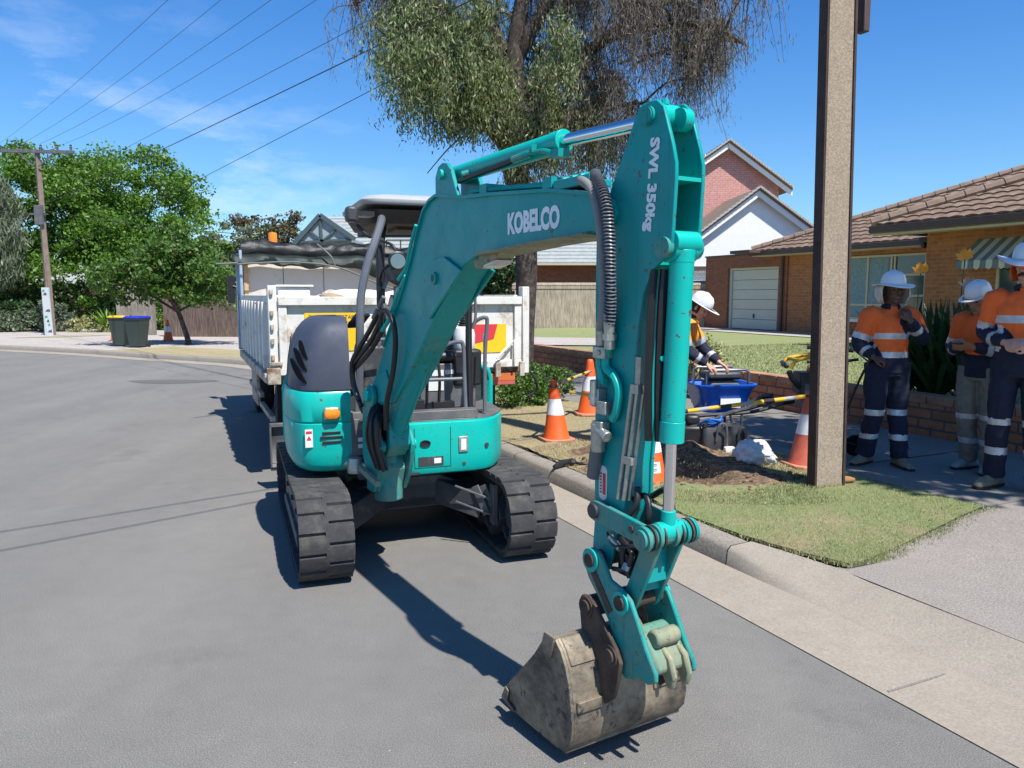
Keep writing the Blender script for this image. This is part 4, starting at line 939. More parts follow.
# ================================================================== FOLIAGE
def leaves(C, size, asp=.5, hang=0.0):
    n = len(C); d = RNG.normal(size=(n, 3)); d[:, 2] -= hang * 2; d /= np.linalg.norm(d, axis=1)[:, None]
    e = RNG.normal(size=(n, 3)); e -= (e * d).sum(1)[:, None] * d; e /= np.linalg.norm(e, axis=1)[:, None]
    L = size * (.6 + .8 * RNG.random(n)); W = L * asp
    v = np.zeros((n, 4, 3)); v[:, 0] = C - d * L[:, None] / 2; v[:, 2] = C + d * L[:, None] / 2; v[:, 1] = C + e * W[:, None] / 2; v[:, 3] = C - e * W[:, None] / 2
    return v.reshape(-1, 3)
def clumpcloud(blobs, nclump, nleaf, rad, shell=.35):
    """blobs: (x,y,z,rx,ry,rz) ; returns leaf centres"""
    B = np.array(blobs, float); vol = B[:, 3] * B[:, 4] * B[:, 5]; k = RNG.choice(len(B), nclump, p=vol / vol.sum()); B = B[k]
    d = RNG.normal(size=(nclump, 3)); d /= np.linalg.norm(d, axis=1)[:, None]; r = (RNG.random(nclump) ** shell)
    cc = B[:, :3] + d * B[:, 3:] * r[:, None]; rr_ = rad * (.5 + RNG.random(nclump))
    k = RNG.choice(nclump, nleaf); p = RNG.normal(size=(nleaf, 3)); p /= np.maximum(1e-6, np.linalg.norm(p, axis=1))[:, None]; p *= (RNG.random(nleaf) ** .5)[:, None] * rr_[k][:, None]
    p[:, 2] *= .7
    return cc[k] + p, cc
def tree(name, base, blobs, label, cat='tree', group=None, trunk_r=.2, nclump=120, nleaf=12000, rad=.5, size=.14, asp=.6, leaf='leafB', bark='bark', fork=1.6, limbs=8, shell=.35, lean=(0, 0), hang=0):
    T = thing(name, base, label, cat, group); B = V(base)
    C, cc = clumpcloud(blobs, nclump, nleaf, rad, shell)
    f = B + V((lean[0], lean[1], fork)); b = MB()
    b.tube([B - V((0, 0, .1)), B + V((0, 0, .15)), B * .5 + f * .5 + V((.03, 0, 0)), f], [trunk_r * 1.35, trunk_r, trunk_r * .85, trunk_r * .75], 10, 3)
    for i in range(limbs):
        q = V(cc[i * (len(cc) // limbs)]); m_ = f * .5 + q * .5 + V((random.uniform(-.2, .2), 0, .15)) * (q - f).length * .4
        b.tube([f - V((0, 0, .1)), m_, q], [trunk_r * .55, trunk_r * .33, trunk_r * .08], 6, 4)
    obj('trunk', b, E[bark], T, smooth=60)
    rawmesh('crown', leaves(C, size, asp, hang), 4, E[leaf], T)
    return T
def plantlow(name, base, blobs, label, cat, n=2500, size=.07, leaf='leafD', rad=.2, asp=.5, group=None, ncl=40):
    C, _ = clumpcloud(blobs, ncl, n, rad, .4); C = C[C[:, 2] > base[2] - .02]
    return tag(plant_at(name, base, leaves(C, size, asp), E[leaf]), label, cat, group)
def plant_at(name, base, v, m):
    v = v - np.array(base)[None, :]; o = rawmesh(name, v, 4, m); o.location = base; return o
# pepper tree over the truck
PT = thing('pepper_tree', (.16, 12, .13), 'large drooping tree with dark trunk and half bare greyish crown behind the truck', 'tree')
b = MB(); tp = [(.18, 12, -.0), (.16, 12, .3), (.20, 12.0, 1.2), (.22, 12, 2.2), (.10, 12, 3.2), (.0, 12, 4.0), (-.02, 12, 4.9)]
b.tube(tp, [.26, .17, .15, .17, .19, .22, .2], 12, 4)
limb = []
for q, r in (([(-.02, 12, 4.6), (-.3, 11.9, 5.2), (-.9, 11.8, 5.6), (-1.6, 11.6, 5.9), (-2.3, 11.5, 5.9)], .11),
             ([(0, 12, 4.4), (.5, 12, 4.9), (1.2, 12.1, 5.3), (2.0, 12.2, 5.9), (3.0, 12.3, 6.2)], .12),
             ([(-.02, 12, 4.8), (.1, 12, 5.6), (.2, 12.1, 6.6), (.1, 12.2, 7.6)], .14),
             ([(.1, 12, 5.2), (.6, 11.8, 6.0), (1.2, 11.6, 6.8), (1.6, 11.5, 7.8)], .10),
             ([(-.1, 12, 5.2), (-.5, 12.2, 6.0), (-1.2, 12.4, 6.7), (-1.6, 12.4, 7.5)], .09),
             ([(.0, 12, 3.7), (-.4, 11.7, 4.1), (-.9, 11.5, 4.5), (-1.5, 11.4, 4.7)], .07),
             ([(.0, 12, 3.9), (.6, 12.2, 4.3), (1.3, 12.3, 4.5), (2.2, 12.4, 4.6)], .07),
             ([(1.2, 12.1, 5.3), (1.9, 11.7, 5.5), (2.8, 11.4, 5.4), (3.3, 11.3, 5.1)], .06),
             ([(.2, 12.1, 6.2), (1.2, 12.4, 6.6), (2.4, 12.5, 7.0), (3.3, 12.4, 7.0)], .07),
             ([(-.9, 11.8, 5.6), (-1.5, 12.1, 6.3), (-2.4, 12.2, 6.6), (-3.0, 12.2, 6.5)], .05)):
    b.tube(q, [1.25 * r * (1 - .8 * i / (len(q) - 1)) for i in range(len(q))], 8, 4); limb.append([V(p) for p in smoothpath(q, 6)])
obj('trunk', b, E['bark'], PT, smooth=70)
lv_, dv_, tw = [], [], MB()
def lim(x): return 3.25 if -.1 < x < 1.2 else (3.6 if 1.2 <= x < 2.9 else (4.2 if -1.8 < x <= -.1 else 4.9))
anchors = []
for k in range(180):
    L = random.choice(limb); p = L[int(random.random() ** .55 * (len(L) - 1))].copy(); anchors.append((p, p + V((random.gauss(0, .42), random.gauss(0, .6), random.gauss(.02, .30)))))
for x_, y_, z_ in ((-1.6, 11.4, 4.9), (-1.45, 11.7, 5.3), (-1.1, 11.4, 4.85), (-.8, 11.3, 5.0), (-.5, 11.3, 4.7), (-1.7, 11.8, 5.6), (-1.2, 11.2, 5.5), (-.3, 11.3, 4.4), (.5, 11.4, 4.6), (.9, 11.5, 4.7), (-.9, 11.6, 5.4), (-.6, 11.2, 5.3), (.3, 11.3, 4.2), (1.4, 11.7, 4.6), (-1.35, 11.3, 5.1), (-.2, 11.5, 4.1), (.45, 11.5, 4.0), (.9, 11.6, 4.15), (.2, 11.3, 3.9), (-.5, 11.4, 4.35), (1.2, 11.8, 4.2), (2.9, 11.8, 5.4), (3.0, 12, 5.9), (2.6, 11.6, 5.0)):
    anchors.append((V((x_ * .6, 11.8, z_)), V((x_, y_, z_)))); anchors.append((V((x_ * .7, 11.8, z_)), V((x_ + .15, y_ + .2, z_ + .15))))
for p, c0 in anchors:
    if c0.x > 3.05 or c0.x < -2.5 or (abs(c0.x - .05) < .32 and c0.y < 12.1 and c0.z > 4.75) or (c0.y < 11.8 and -.6 < c0.x < .5 and c0.z > 5.3 and random.random() < .6) or (c0.x < -1.9 and random.random() < .75): continue
    dry = (c0.x > .9 + random.gauss(0, .5) and c0.z > 3.9) or (c0.x < -1.9) or (c0.z > 5.75 and random.random() < .75)
    tw.tube([tuple(p), tuple(p * .5 + c0 * .5 + V((0, 0, .12))), tuple(c0)], [.022, .016, .010], 4, 3)
    for j in range(random.randint(9, 15) if not dry else random.randint(13, 22)):
        tip = c0 + V((random.gauss(0, .17), random.gauss(0, .17), random.gauss(.02, .12))); ln = random.uniform(.35, .95) * (1.25 if dry else 1)
        dv = V((random.gauss(0, .22) + .25 * (tip.x - c0.x), random.gauss(0, .2), -1)); l_ = lim(tip.x)
        if tip.z < l_ - .25: continue
        ln = min(ln, max(.15, tip.z - l_ + random.uniform(.1, .35))); q = [c0, c0 * .45 + tip * .55 + V((0, 0, .09)), tip, tip + dv * ln * .45 + V((0, 0, .04)), tip + dv * ln]
        if dry or j % 3 == 0: tw.tube([tuple(x) for x in q], [.008, .007, .006, .004, .002], 3, 2)
        n = int((110 if not dry else 62) * ln * random.uniform(.7, 1.3)) + 10
        for i in range(n):
            t = random.random() ** .75; seg = .4 + t * 3.599; k = min(3, int(seg)); f = seg - k; c_ = q[k] * (1 - f) + q[k + 1] * f
            w_ = .07 if not dry else .05
            (dv_ if dry else lv_).append((c_.x + random.gauss(0, w_), c_.y + random.gauss(0, w_), c_.z + random.gauss(0, w_)))
obj('twigs', tw, plain('twig', (.10, .078, .065), .9, 0, .3, 10), PT, smooth=60)
rawmesh('crown', leaves(np.array(lv_), .075, .27, 1.0), 4, E['leafA'], PT)
dvn = np.array(dv_); rawmesh('dry_crown', leaves(dvn, .075, .11, 1.2), 4, E['leafdry'], PT)
# ---- trees on the far side
tree('leafy_tree', (-19.5, 38, 0), [(-22, 37, 5.5, 3.4, 3, 3.0), (-18.5, 38, 5.6, 3.6, 3.2, 3.1), (-16.3, 37.5, 3.9, 2.6, 2.4, 2.6), (-20, 37, 2.8, 5, 3, 2.2), (-24.5, 38, 5.2, 2.6, 2.4, 2.9), (-20.3, 38, 6.6, 2.4, 2.2, 1.9)], 'tall broad bright green tree behind the far power pole', trunk_r=.35, nclump=420, nleaf=90000, rad=.75, size=.16, leaf='leafB', fork=2.0, limbs=12)
tree('street_tree', (-9.85, 23.4, .12), [(-10.3, 23.4, 2.3, 1.5, 1.3, .95), (-9.1, 23.4, 1.95, 1.15, 1.1, .7), (-11.6, 23.2, 2.1, .9, 1.0, .7), (-10, 23.4, 3.0, .9, .8, .6)], 'small round green street tree with leaning thin trunk by the wheelie bins', trunk_r=.085, nclump=170, nleaf=17000, rad=.36, size=.12, leaf='leafC', fork=1.1, limbs=9, lean=(-.28, 0))
tree('weeping_tree', (-23.4, 33, 0), [(-22.4, 33, 4.9, 1.3, 1.2, 1.9), (-22.2, 33, 3.2, 1.1, 1.1, 1.5)], 'grey green weeping tree at the edge of the street trees', trunk_r=.25, nclump=130, nleaf=20000, rad=.6, size=.30, asp=.16, leaf='leafG', hang=1.2, limbs=7)
tree('hill_tree', (-17.5, 52, 0), [(-18.2, 52, 4.2, 2.4, 2, 2.5), (-20.5, 52, 3.4, 2.3, 2, 2.0)], 'olive green bushy tree beyond the fence, behind the street tree', nclump=90, nleaf=9000, rad=.6, size=.26, leaf='leafG', limbs=5)
tree('hill_tree', (-15, 54, 0), [(-15.6, 54, 4.9, 2.1, 2, 2.3), (-17.6, 54, 5.6, 1.9, 2, 1.7), (-13.8, 53, 3.3, 1.6, 2, 1.8)], 'reddish brown bushy tree behind the black tarp roll', nclump=110, nleaf=12000, rad=.6, size=.24, leaf='leafbrown', limbs=5)
tree('dark_tree', (-13.5, 36, 0), [(-14, 36, 2.6, 2.3, 1.5, 1.6), (-16, 35.5, 1.8, 2.2, 1.5, 1.5), (-12, 36, 2.2, 1.8, 1.5, 1.4)], 'dark bushy tree standing over the brush fence', nclump=90, nleaf=11000, rad=.5, size=.2, leaf='leafC', limbs=5)
tree('bare_tree', (-13.2, 60, 0), [(-13.4, 60, 6.2, 1.5, 1, 1.6)], 'thin nearly bare tree rising beside the grey roofed house', nclump=40, nleaf=600, rad=.5, size=.22, asp=.2, leaf='leafdry', limbs=16, trunk_r=.1, fork=3)
tree('shade_tree', (9.2, 4.0, .45), [(7.35, 4.3, 6.6, 2.7, 2.0, 1.5), (8.2, 3.3, 6.2, 2.4, 1.6, 1.3), (9.5, 5.3, 6.6, 2.4, 1.8, 1.5)], 'garden tree shading the workers on the footpath', trunk_r=.2, nclump=330, nleaf=42000, rad=.5, size=.16, leaf='leafC', fork=3.5, limbs=8)
tree('garden_tree', (-7.5, 33, 0), [(-8.4, 33, 1.6, 2.0, 1.2, 1.0), (-6.5, 34, 1.5, 1.8, 1.2, .9)], 'low green tree behind the dump truck cab', nclump=60, nleaf=6000, rad=.4, size=.16, leaf='leafC', limbs=4, trunk_r=.1, fork=.9)
tree('hedge_tree', (-1.6, 17, .1), [(-1.0, 17, 1.9, 1.0, .8, .8), (-.45, 17.3, 2.2, .75, .7, .8), (-1.8, 17, 1.6, .8, .7, .7)], 'dark leafy tree seen under the boom behind the truck tailgate', nclump=70, nleaf=9000, rad=.3, size=.11, leaf='leafD', limbs=5, trunk_r=.09, fork=.9)
tree('distant_tree', (14.2, 60, 0), [(16.3, 60, 5.9, 1.0, 1, .9)], 'small dark tree top showing between the white gable and the tiled roof', nclump=30, nleaf=2500, rad=.4, size=.2, leaf='leafD', limbs=4, trunk_r=.12, fork=3)
# hedge / shrubs by the left pole
plantlow('garden_shrub', (-22, 33, 0), [(-22.3, 33, .7, 1.6, 1.1, .85), (-20.7, 32.6, .6, 1.2, 1, .8)], 'dense dark green shrub left of the far power pole base', 'shrub', 9000, .14, 'leafD', .4)
plantlow('garden_shrub', (-19.3, 32.6, 0), [(-19.3, 32.2, .55, 1.1, .9, .75), (-20.8, 31.6, .35, 1.0, .8, .5)], 'dusty green rounded shrub directly behind the far power pole', 'shrub', 6000, .13, 'leafG', .35)
plantlow('flower_bed', (-17.2, 31.5, 0), [(-17.4, 31.5, .4, .9, .6, .4), (-16.0, 31.6, .3, .7, .5, .35)], 'bed of orange and yellow flowers under the spiky plant', 'flower bed', 2600, .10, 'leafY', .2)
plantlow('garden_shrub', (-15.2, 33.5, 0), [(-15.0, 33.5, .7, .8, .6, .6)], 'small bright shrub beside the spiky plant near the lawn', 'shrub', 2500, .13, 'leafC', .3)
def spiky(name, base, n, L, w, m, label, cat, spread=.9, up=.9, parent=None, lmin=.6, arch=.35):
    rows = []
    for i in range(n):
        a = random.random() * 2 * pi; el = random.uniform(up * .35, 1.45) ; l = L * random.uniform(lmin, 1); d = V((cos(a) * cos(el) * spread, sin(a) * cos(el) * spread, sin(el))).normalized()
        sdv = V((-sin(a + random.uniform(-.8, .8)), cos(a), 0)).normalized(); pr = None
        for k in range(6):
            t = k / 5; c_ = V(base) + V((random.uniform(-.1, .1) * 0, 0, 0)) + d * l * t + V((d.x * t * t * l * arch, d.y * t * t * l * arch, -t * t * l * arch * .45)); ww = w * (.35 + 1.3 * sin(pi * min(1, t * .85 + .12)) ) * (1 if t < .98 else .08) * .6
            q = (c_ - sdv * ww, c_ + sdv * ww)
            if pr: rows += [pr[0], pr[1], q[1], q[0]]
            pr = q
    v = np.array([tuple(x) for x in rows]); 
    if parent: return rawmesh(name, v, 4, m, parent)
    o = plant_at(name, base, v, m); return tag(o, label, cat)
spiky('spiky_plant', (-16.6, 31.8, .1), 60, 1.3, .05, E['leafB'], 'pale green spiky plant behind the flower bed', 'plant')
plantlow('ground_cover_bush', (.15, 10.5, .13), [(.0, 10.3, .30, .46, .5, .24), (.32, 10.7, .34, .45, .5, .28), (.35, 11.3, .35, .5, .5, .28)], 'low spreading green bush at the foot of the drooping tree', 'bush', 9000, .05, 'leafC', .16)
plantlow('flowering_shrub', (2.75, 11.0, .45), [(2.72, 11.0, .78, .30, .3, .36)], 'small yellow and white flowering shrub beside the bending worker', 'shrub', 2600, .055, 'leafY', .12)
# strelitzia
ST = thing('bird_of_paradise_plant', SF(5.95, 8.05, .5), 'tall dark green strap leaved plant with orange flowers behind the low wall', 'plant')
for k, (s_, t_) in enumerate(((6.2, 8.0), (6.0, 8.1), (5.8, 8.0), (6.0, 8.35), (5.6, 8.15), (5.4, 8.0))):
    spiky('foliage', SF(s_, t_, .42), 85, 1.4, .03, E['leafS'], None, None, .48, 1.3, ST, .4, .25)
for px_, z, m_, s_ in ((0, 1.93, 'flower', 6.08), (1, 2.06, 'flower', 5.56), (2, 1.75, 'dryflower', 5.50)):
    b = MB(); t_ = 8.0; b.frame(SF).tube([(s_, t_, .5), (s_ + .03, t_, 1.2), (s_, t_, z - .06)], .007, 6, 4); fl_ = obj('flower_stem', b, E['leafS'], ST)
    b = MB(SF)
    for i in range(7):
        a = -1.0 + i * .33; w_ = .028; c0 = (s_, t_, z - .06); tp_ = (s_ + sin(a) * .13, t_ - .02 + .02 * (i % 3), z - .06 + cos(a) * .13)
        b.add([c0, (s_ + sin(a) * .07 + cos(a) * w_, t_, z - .06 + cos(a) * .07 - sin(a) * w_), tp_, (s_ + sin(a) * .07 - cos(a) * w_, t_ + .015, z - .06 + cos(a) * .07 + sin(a) * w_)], [(0, 1, 2, 3)])
    b.add([(s_, t_, z - .05), (s_ + .13, t_, z - .04), (s_ + .0, t_, z - .085)], [(0, 1, 2)])
    obj('petals', b, E[m_], fl_, recalc=False)

plantlow('garden_shrub', (-21, 36, 0), [(-23, 36, 1.2, 3.5, 1.2, 1.4), (-17, 36, 1.0, 3, 1.2, 1.2)], 'long dark hedge like shrub under the tall green tree', 'shrub', 22000, .16, 'leafD', .6, ncl=160)
# ================================================================== WALLS, FENCES, HOUSES
b = MB(SF); b.box(-6, 15.4, 7.40, 7.60, -.05, .475); WL = thing('brick_wall', SF(5, 7.5, 0), 'low orange brick garden wall along the footpath', 'wall')
obj('brickwork', b, E['wallbrick'], WL, uv=True, smooth=0)
b = MB(SF); 
for i in range(int(21.4 / .31)): b.box(-6 + i * .31, -6 + i * .31 + .298, 7.39, 7.61, .477, .565)
obj('coping', b, plain('coping_brick', (.36, .19, .11), .9, 0, .35, 3.2, .2), WL, bevel=.004)
b = MB(SF); b.add([(-12, 7.6, .44), (24, 7.6, .44), (26, 40, .50), (-12, 40, .50)], [(0, 1, 2, 3)]); struct('lawn', b, E['lawn'], smooth=0)
def lawnpts(n):
    s_ = 5 + 9 * RNG.random(n); t_ = 7.65 + 9 * RNG.random(n); return np.stack([SF.ex.x * s_ + SF.ey.x * t_, SF.ex.y * s_ + SF.ey.y * t_, .44 + .0018 * (t_ - 7.6)], 1)
g = blades('lawn_grass', 60000, lawnpts, .015, .045, .006, E['lawnblade']); g['kind'] = 'stuff'
b = MB(SF); b.add([(8, 16.3, .475), (24, 16.3, .475), (24, 18, .479), (8, 18, .479)], [(0, 1, 2, 3)]); struct('garage_path', b, E['paving'], smooth=0)
b = MB(); b.add([(-1.5, 18.2, .47), (4.2, 17.4, .47), (5.0, 20.0, .475), (-1.5, 21.6, .475)], [(0, 1, 2, 3)]); struct('neighbour_path', b, E['paving'], smooth=0)
def brushmat(name, lo, hi):
    m, nt, bb_ = newmat(name); mp = N(nt, 'ShaderNodeMapping'); mp.inputs['Scale'].default_value = (34, 34, 2.2); nt.links.new(geo(nt), mp.inputs[0])
    c = ramp(nt, noise(nt, 1, 4, .8, mp.outputs[0]), [(.33, lo), (.66, hi)]); c = mix(nt, 1.0, c, ramp(nt, noise(nt, 2.0, 5), [(.3, (.8,) * 3), (.7, (1.15,) * 3)]), 'MULTIPLY'); nt.links.new(c, bb_.inputs['Base Color']); bb_.inputs['Roughness'].default_value = 1
    bump(nt, bb_, noise(nt, 1, 4, .8, mp.outputs[0]), 1, .03); return m
def brushfence(p0, p1, h, m, label, z0=.1):
    T = thing('brush_fence', (*p0, z0), label, 'fence'); b = MB(); d = (V((*p1, 0)) - V((*p0, 0))); n = int(d.length / .35); 
    b.bar((*p0, z0 + h / 2), (*p1, z0 + h / 2), .14, h); obj('brush_panel', b, m, T, smooth=0)
    b = MB(); rg = []
    for i in range(n + 1):
        c_ = V((*p0, z0 + h + .03)) + d * i / n; rg.append([tuple(c_ + V((cos(a) * .11, sin(a) * .02, sin(a) * (.07 + random.random() * .02)))) for a in [2 * pi * q / 8 for q in range(8)]])
    b.tube([(p0[0], p0[1], z0 + h + .02), (p1[0], p1[1], z0 + h + .02)], .085, 8); obj('capping', b, m, T)
    b = MB(); b.bar((*p0, z0 + h - .12), (*p1, z0 + h - .12), .17, .015); obj('wire_band', b, E['fascia'], T)
brushfence((.0, 27.5), (8.5, 27.8), 1.9, brushmat('brush_pale', (.22, .17, .12), (.52, .44, .34)), 'pale brushwood fence across the neighbour garden', .05)
brushfence((-12.6, 28.0), (-3.0, 27.4), 1.55, brushmat('brush_dark', (.05, .035, .028), (.22, .16, .13)), 'dark brushwood fence behind the street tree')
brushfence((-14.9, 29.2), (-13.4, 29.0), 1.75, brushmat('brush_grey', (.12, .10, .08), (.40, .35, .29)), 'short pale brushwood panel standing behind the wheelie bins')
b = MB(); b.bar((8.1, 22.6, 1.15), (6.0, 23.5, 1.15), .04, 1.7)
GF = thing('steel_fence', (6.6, 23, .3), 'green corrugated steel side fence beside the garage', 'fence')
b = MB(SF)
for i in range(14): b.prism([(22.1 + i * .17, 18.4), (22.12 + i * .17, 18.37), (22.21 + i * .17, 18.37), (22.23 + i * .17, 18.4), (22.27 + i * .17, 18.4), (22.27 + i * .17, 18.44), (22.1 + i * .17, 18.44)], .35, 2.15, 'xy')
obj('steel_sheet', b, plain('green_sheet', (.17, .25, .20), .5, 0, .06, 5), GF, smooth=0)
b = MB(SF)
for i in range(30): b.bar((22.1 + i * .08, 18.4, 2.16), (22.1 + i * .08 + .2, 18.4, 2.5), .008, .01); b.bar((22.1 + i * .08 + .2, 18.41, 2.16), (22.1 + i * .08, 18.41, 2.5), .008, .01)
obj('lattice', b, E['white'], GF, smooth=0)
# ---- roofs of tiles
def tileroof(mb, pos, L0, L1, kmax, row=.32, tw=.30):
    """pos(e,k,h); L0(k), L1(k) limits of e"""
    n = int(kmax / row)
    for j in range(n):
        k0, k1 = j * row, (j + 1) * row + .02; lo, hi = L0(k0), L1(k0); es = []
        if hi <= lo: break
        step = tw / 6; e = math.ceil(lo / step) * step; es = [lo]
        while e < hi: es.append(e); e += step
        es.append(hi); a = []; c_ = []; d_ = []
        for e in es:
            ph = e / tw + (.5 if j % 2 else 0) * 0; w_ = .022 * abs(sin(pi * ph)) ** .8; lo2 = max(e, L0(min(k1, kmax))); hi2 = L1(min(k1, kmax)); e2 = min(lo2, hi2) if e < hi else hi2
            a.append(pos(e, k0, w_ - .005)); c_.append(pos(e, k0, w_ + .030)); d_.append(pos(max(min(e, hi2), L0(k1)), k1, w_ - .002))
        m_ = len(es); mb.add(a + c_ + d_, [(i, i + 1, m_ + i + 1, m_ + i) for i in range(m_ - 1)] + [(m_ + i, m_ + i + 1, 2 * m_ + i + 1, 2 * m_ + i) for i in range(m_ - 1)])
def capline(mb, p0, p1, n, r=.10):
    p0, p1 = V(p0), V(p1)
    for i in range(n):
        a = p0 + (p1 - p0) * (i / n); c_ = p0 + (p1 - p0) * ((i + 1.12) / n); mb.tube([tuple(a), tuple(c_)], [r * 1.1, r * .92], 8)
HA = thing('brick_house', SF(12, 18, .45), 'single storey orange brick house with brown tiled hip roof and garage', 'house')
b = MB(SF); b.box(11.3, 13.5, 18, 18.2, .3, 2.95); b.box(16.2, 18.25, 18, 18.2, .3, 2.95); b.box(13.5, 16.2, 18, 18.2, .3, .92); b.box(13.5, 16.2, 18, 18.2, 2.72, 2.95)
b.box(-8, 11.3, 15, 15.2, .3, 1.0); b.box(9.75, 11.3, 15, 15.2, 1.0, 2.95); b.box(-8, 7.6, 15, 15.2, 1.0, 2.95); b.box(7.6, 9.75, 15, 15.2, 2.2, 2.95); b.box(11.1, 11.3, 15.2, 18, .3, 2.95)
obj('wall', b, E['brick'], HA, uv=True, smooth=0)
b = MB(SF); b.box(18.25, 18.62, 17.95, 18.2, .3, 2.93); b.box(20.98, 22.15, 17.95, 18.2, .3, 2.93); b.box(18.62, 20.98, 17.95, 18.2, 2.52, 2.93); b.box(22.0, 22.15, 18.2, 24, .3, 2.93)
gb = obj('garage_wall', b, E['garbrick'], HA, uv=True, smooth=0)
b = MB(SF); b.box(18.2, 22.2, 17.93, 24, 2.932, 2.98); obj('garage_parapet', b, E['fascia'], gb)
b = MB(SF)
for i in range(6): b.box(18.76, 20.86, 18.09, 18.12, .50 + i * .325, .50 + i * .325 + .315)
gd = obj('garage_door', b, E['door'], HA, bevel=.008)
b = MB(SF); b.box(18.62, 18.74, 18.04, 18.14, .48, 2.52); b.box(20.88, 20.98, 18.04, 18.14, .48, 2.52); b.box(18.74, 20.88, 18.04, 18.14, 2.45, 2.52); obj('door_frame', b, E['door'], gd)
b = MB(SF); b.box(19.78, 19.82, 18.05, 18.09, .86, 1.0); obj('handle', b, E['fascia'], gd)
b = MB(SF); b.tube([(18.42, 17.9, 2.9), (18.42, 17.9, .5)], .05, 8); obj('downpipe', b, E['fascia'], HA)
def window(fr, s0, s1, t, z0, z1, muls, rows, parent, cur=True):
    f = MB(fr); w_ = .06
    f.box(s0, s1, t - .03, t + .06, z0, z0 + w_); f.box(s0, s1, t - .03, t + .06, z1 - w_, z1); f.box(s0, s0 + w_, t - .03, t + .06, z0 + w_, z1 - w_); f.box(s1 - w_, s1, t - .03, t + .06, z0 + w_, z1 - w_)
    for m_ in muls: f.box(m_ - w_ / 2, m_ + w_ / 2, t - .028, t + .05, z0 + w_, z1 - w_)
    for a, c_, z in rows: f.box(a, c_, t - .026, t + .045, z - .03, z + .03)
    fo = obj('window', f, E['cream'], parent, bevel=.006)
    f = MB(fr); f.box(s0 + .02, s1 - .02, t + .01, t + .02, z0 + .02, z1 - .02); obj('pane', f, E['pane'], fo)
    f = MB(fr); f.box(s0 - .08, s1 + .08, t - .10, t + .0, z0 - .08, z0 - .002); obj('sill', f, E['white'], fo)
    return fo
wn = window(SF, 13.5, 16.2, 18, .95, 2.70, [14.45, 14.55, 15.3], [(13.5, 14.5, 2.15), (13.5, 14.5, 1.6), (14.5, 16.2, 1.35)], HA)
b = MB(SF); rg = []
for i in range(40):
    s_ = 14.65 + i * .036; rg.append([(s_, 18.0 + .003 * sin(i * 1.9), 1.02), (s_, 18.0 + .003 * sin(i * 1.9), 2.62)])
b.loft(rg, cap=False, closed=False); obj('curtain', b, E['curtain'], wn)
wb = window(SF, 7.6, 9.75, 15, 1.0, 2.2, [9.3, 8.4], [(7.6, 9.75, 1.6)], HA)
aw = MB(SF); n = 22
for i in range(n):
    s0 = 7.5 + 2.65 * i / n; s1 = 7.5 + 2.65 * (i + 1) / n; aw.mi = i % 2
    aw.add([(s0, 14.98, 2.72), (s1, 14.98, 2.72), (s1, 14.35, 2.28), (s0, 14.35, 2.28)], [(0, 1, 2, 3)]); aw.add([(s0, 14.35, 2.28), (s1, 14.35, 2.28), (s1, 14.34, 2.14), ((s0 + s1) / 2, 14.34, 2.10), (s0, 14.34, 2.14)], [(0, 1, 2, 3, 4)])
aw.mi = 1; aw.add([(10.15, 14.98, 2.72), (10.15, 14.35, 2.28), (10.15, 14.36, 2.14), (10.15, 14.98, 2.3)], [(0, 1, 2, 3)])
obj('awning', aw, [plain('awning_cream', (.55, .52, .40), .8, 0, .05, 9), plain('awning_grey', (.16, .18, .16), .8, 0, .1, 9)], HA, recalc=False, smooth=0, solid=.01)
# roof A (set back) and roof B (nearer wing)
PIT = .415
rm = MB(SF); sA, tA, zA = 19.25, 17.4, 2.93
tileroof(rm, lambda e, k, h: (sA - e, tA + k, zA + .06 + k * PIT + h), lambda k: k, lambda k: 14.0, 5.4)
sB, tB, zB = 12.05, 14.2, 3.04
tileroof(rm, lambda e, k, h: (sB - e, tB + k, zB + .06 + k * PIT + h), lambda k: k, lambda k: 17.0, 4.2)
rm.add([(sA, tA, zA + .05), (sA - 5.4, tA + 5.4, zA + .05 + 5.4 * PIT), (sA - 5.4, tA + 8, zA + .05 + 5.4 * PIT), (sA, tA + 12, zA + .05)], [(0, 1, 2, 3)])
rm.add([(sB, tB, zB + .05), (sB - 4.2, tB + 4.2, zB + .05 + 4.2 * PIT), (sB - 4.2, tB + 6, zB + .05 + 4.2 * PIT), (sB, tB + 4, zB + .06)], [(0, 1, 2, 3)])
rm.add([(sA - 5.4, tA + 5.4, zA + .05 + 5.4 * PIT), (-6, tA + 5.4, zA + .05 + 5.4 * PIT), (-6, tA + 11, zA), (sA - 5.4, tA + 11, zA)], [(0, 1, 2, 3)])
rf_ = obj('roof', rm, E['tile'], HA, recalc=False, smooth=50)
for q0, q1, n_, r_ in (((sA, tA, zA + .12), (sA - 5.4, tA + 5.4, zA + .12 + 5.4 * PIT), 24, .10), ((sB, tB, zB + .12), (sB - 4.2, tB + 4.2, zB + .12 + 4.2 * PIT), 17, .11), ((sA - 5.4, tA + 5.4, zA + .12 + 5.4 * PIT), (4, tA + 5.4, zA + .12 + 5.4 * PIT), 30, .1)):
    cm = MB(SF); capline(cm, q0, q1, n_, r_); obj('ridge_tiles', cm, E['ridge'], rf_)
gm = MB(SF); gm.box(sA - 7.5, sA, tA - .06, tA, zA - .08, zA + .06); gm.box(-8, sB, tB - .08, tB, zB - .10, zB + .05); gm.box(sB - .02, sB + .04, tB, tB + 3.2, zB - .10, zB + .05); gm.box(sA, sA + .05, tA - .06, tA + 5, zA - .08, zA + .05); gm.box(18.8, 19.7, 16.9, 17.4, zA - .01, zA + .09)
obj('gutter', gm, E['fascia'], rf_, bevel=.01)
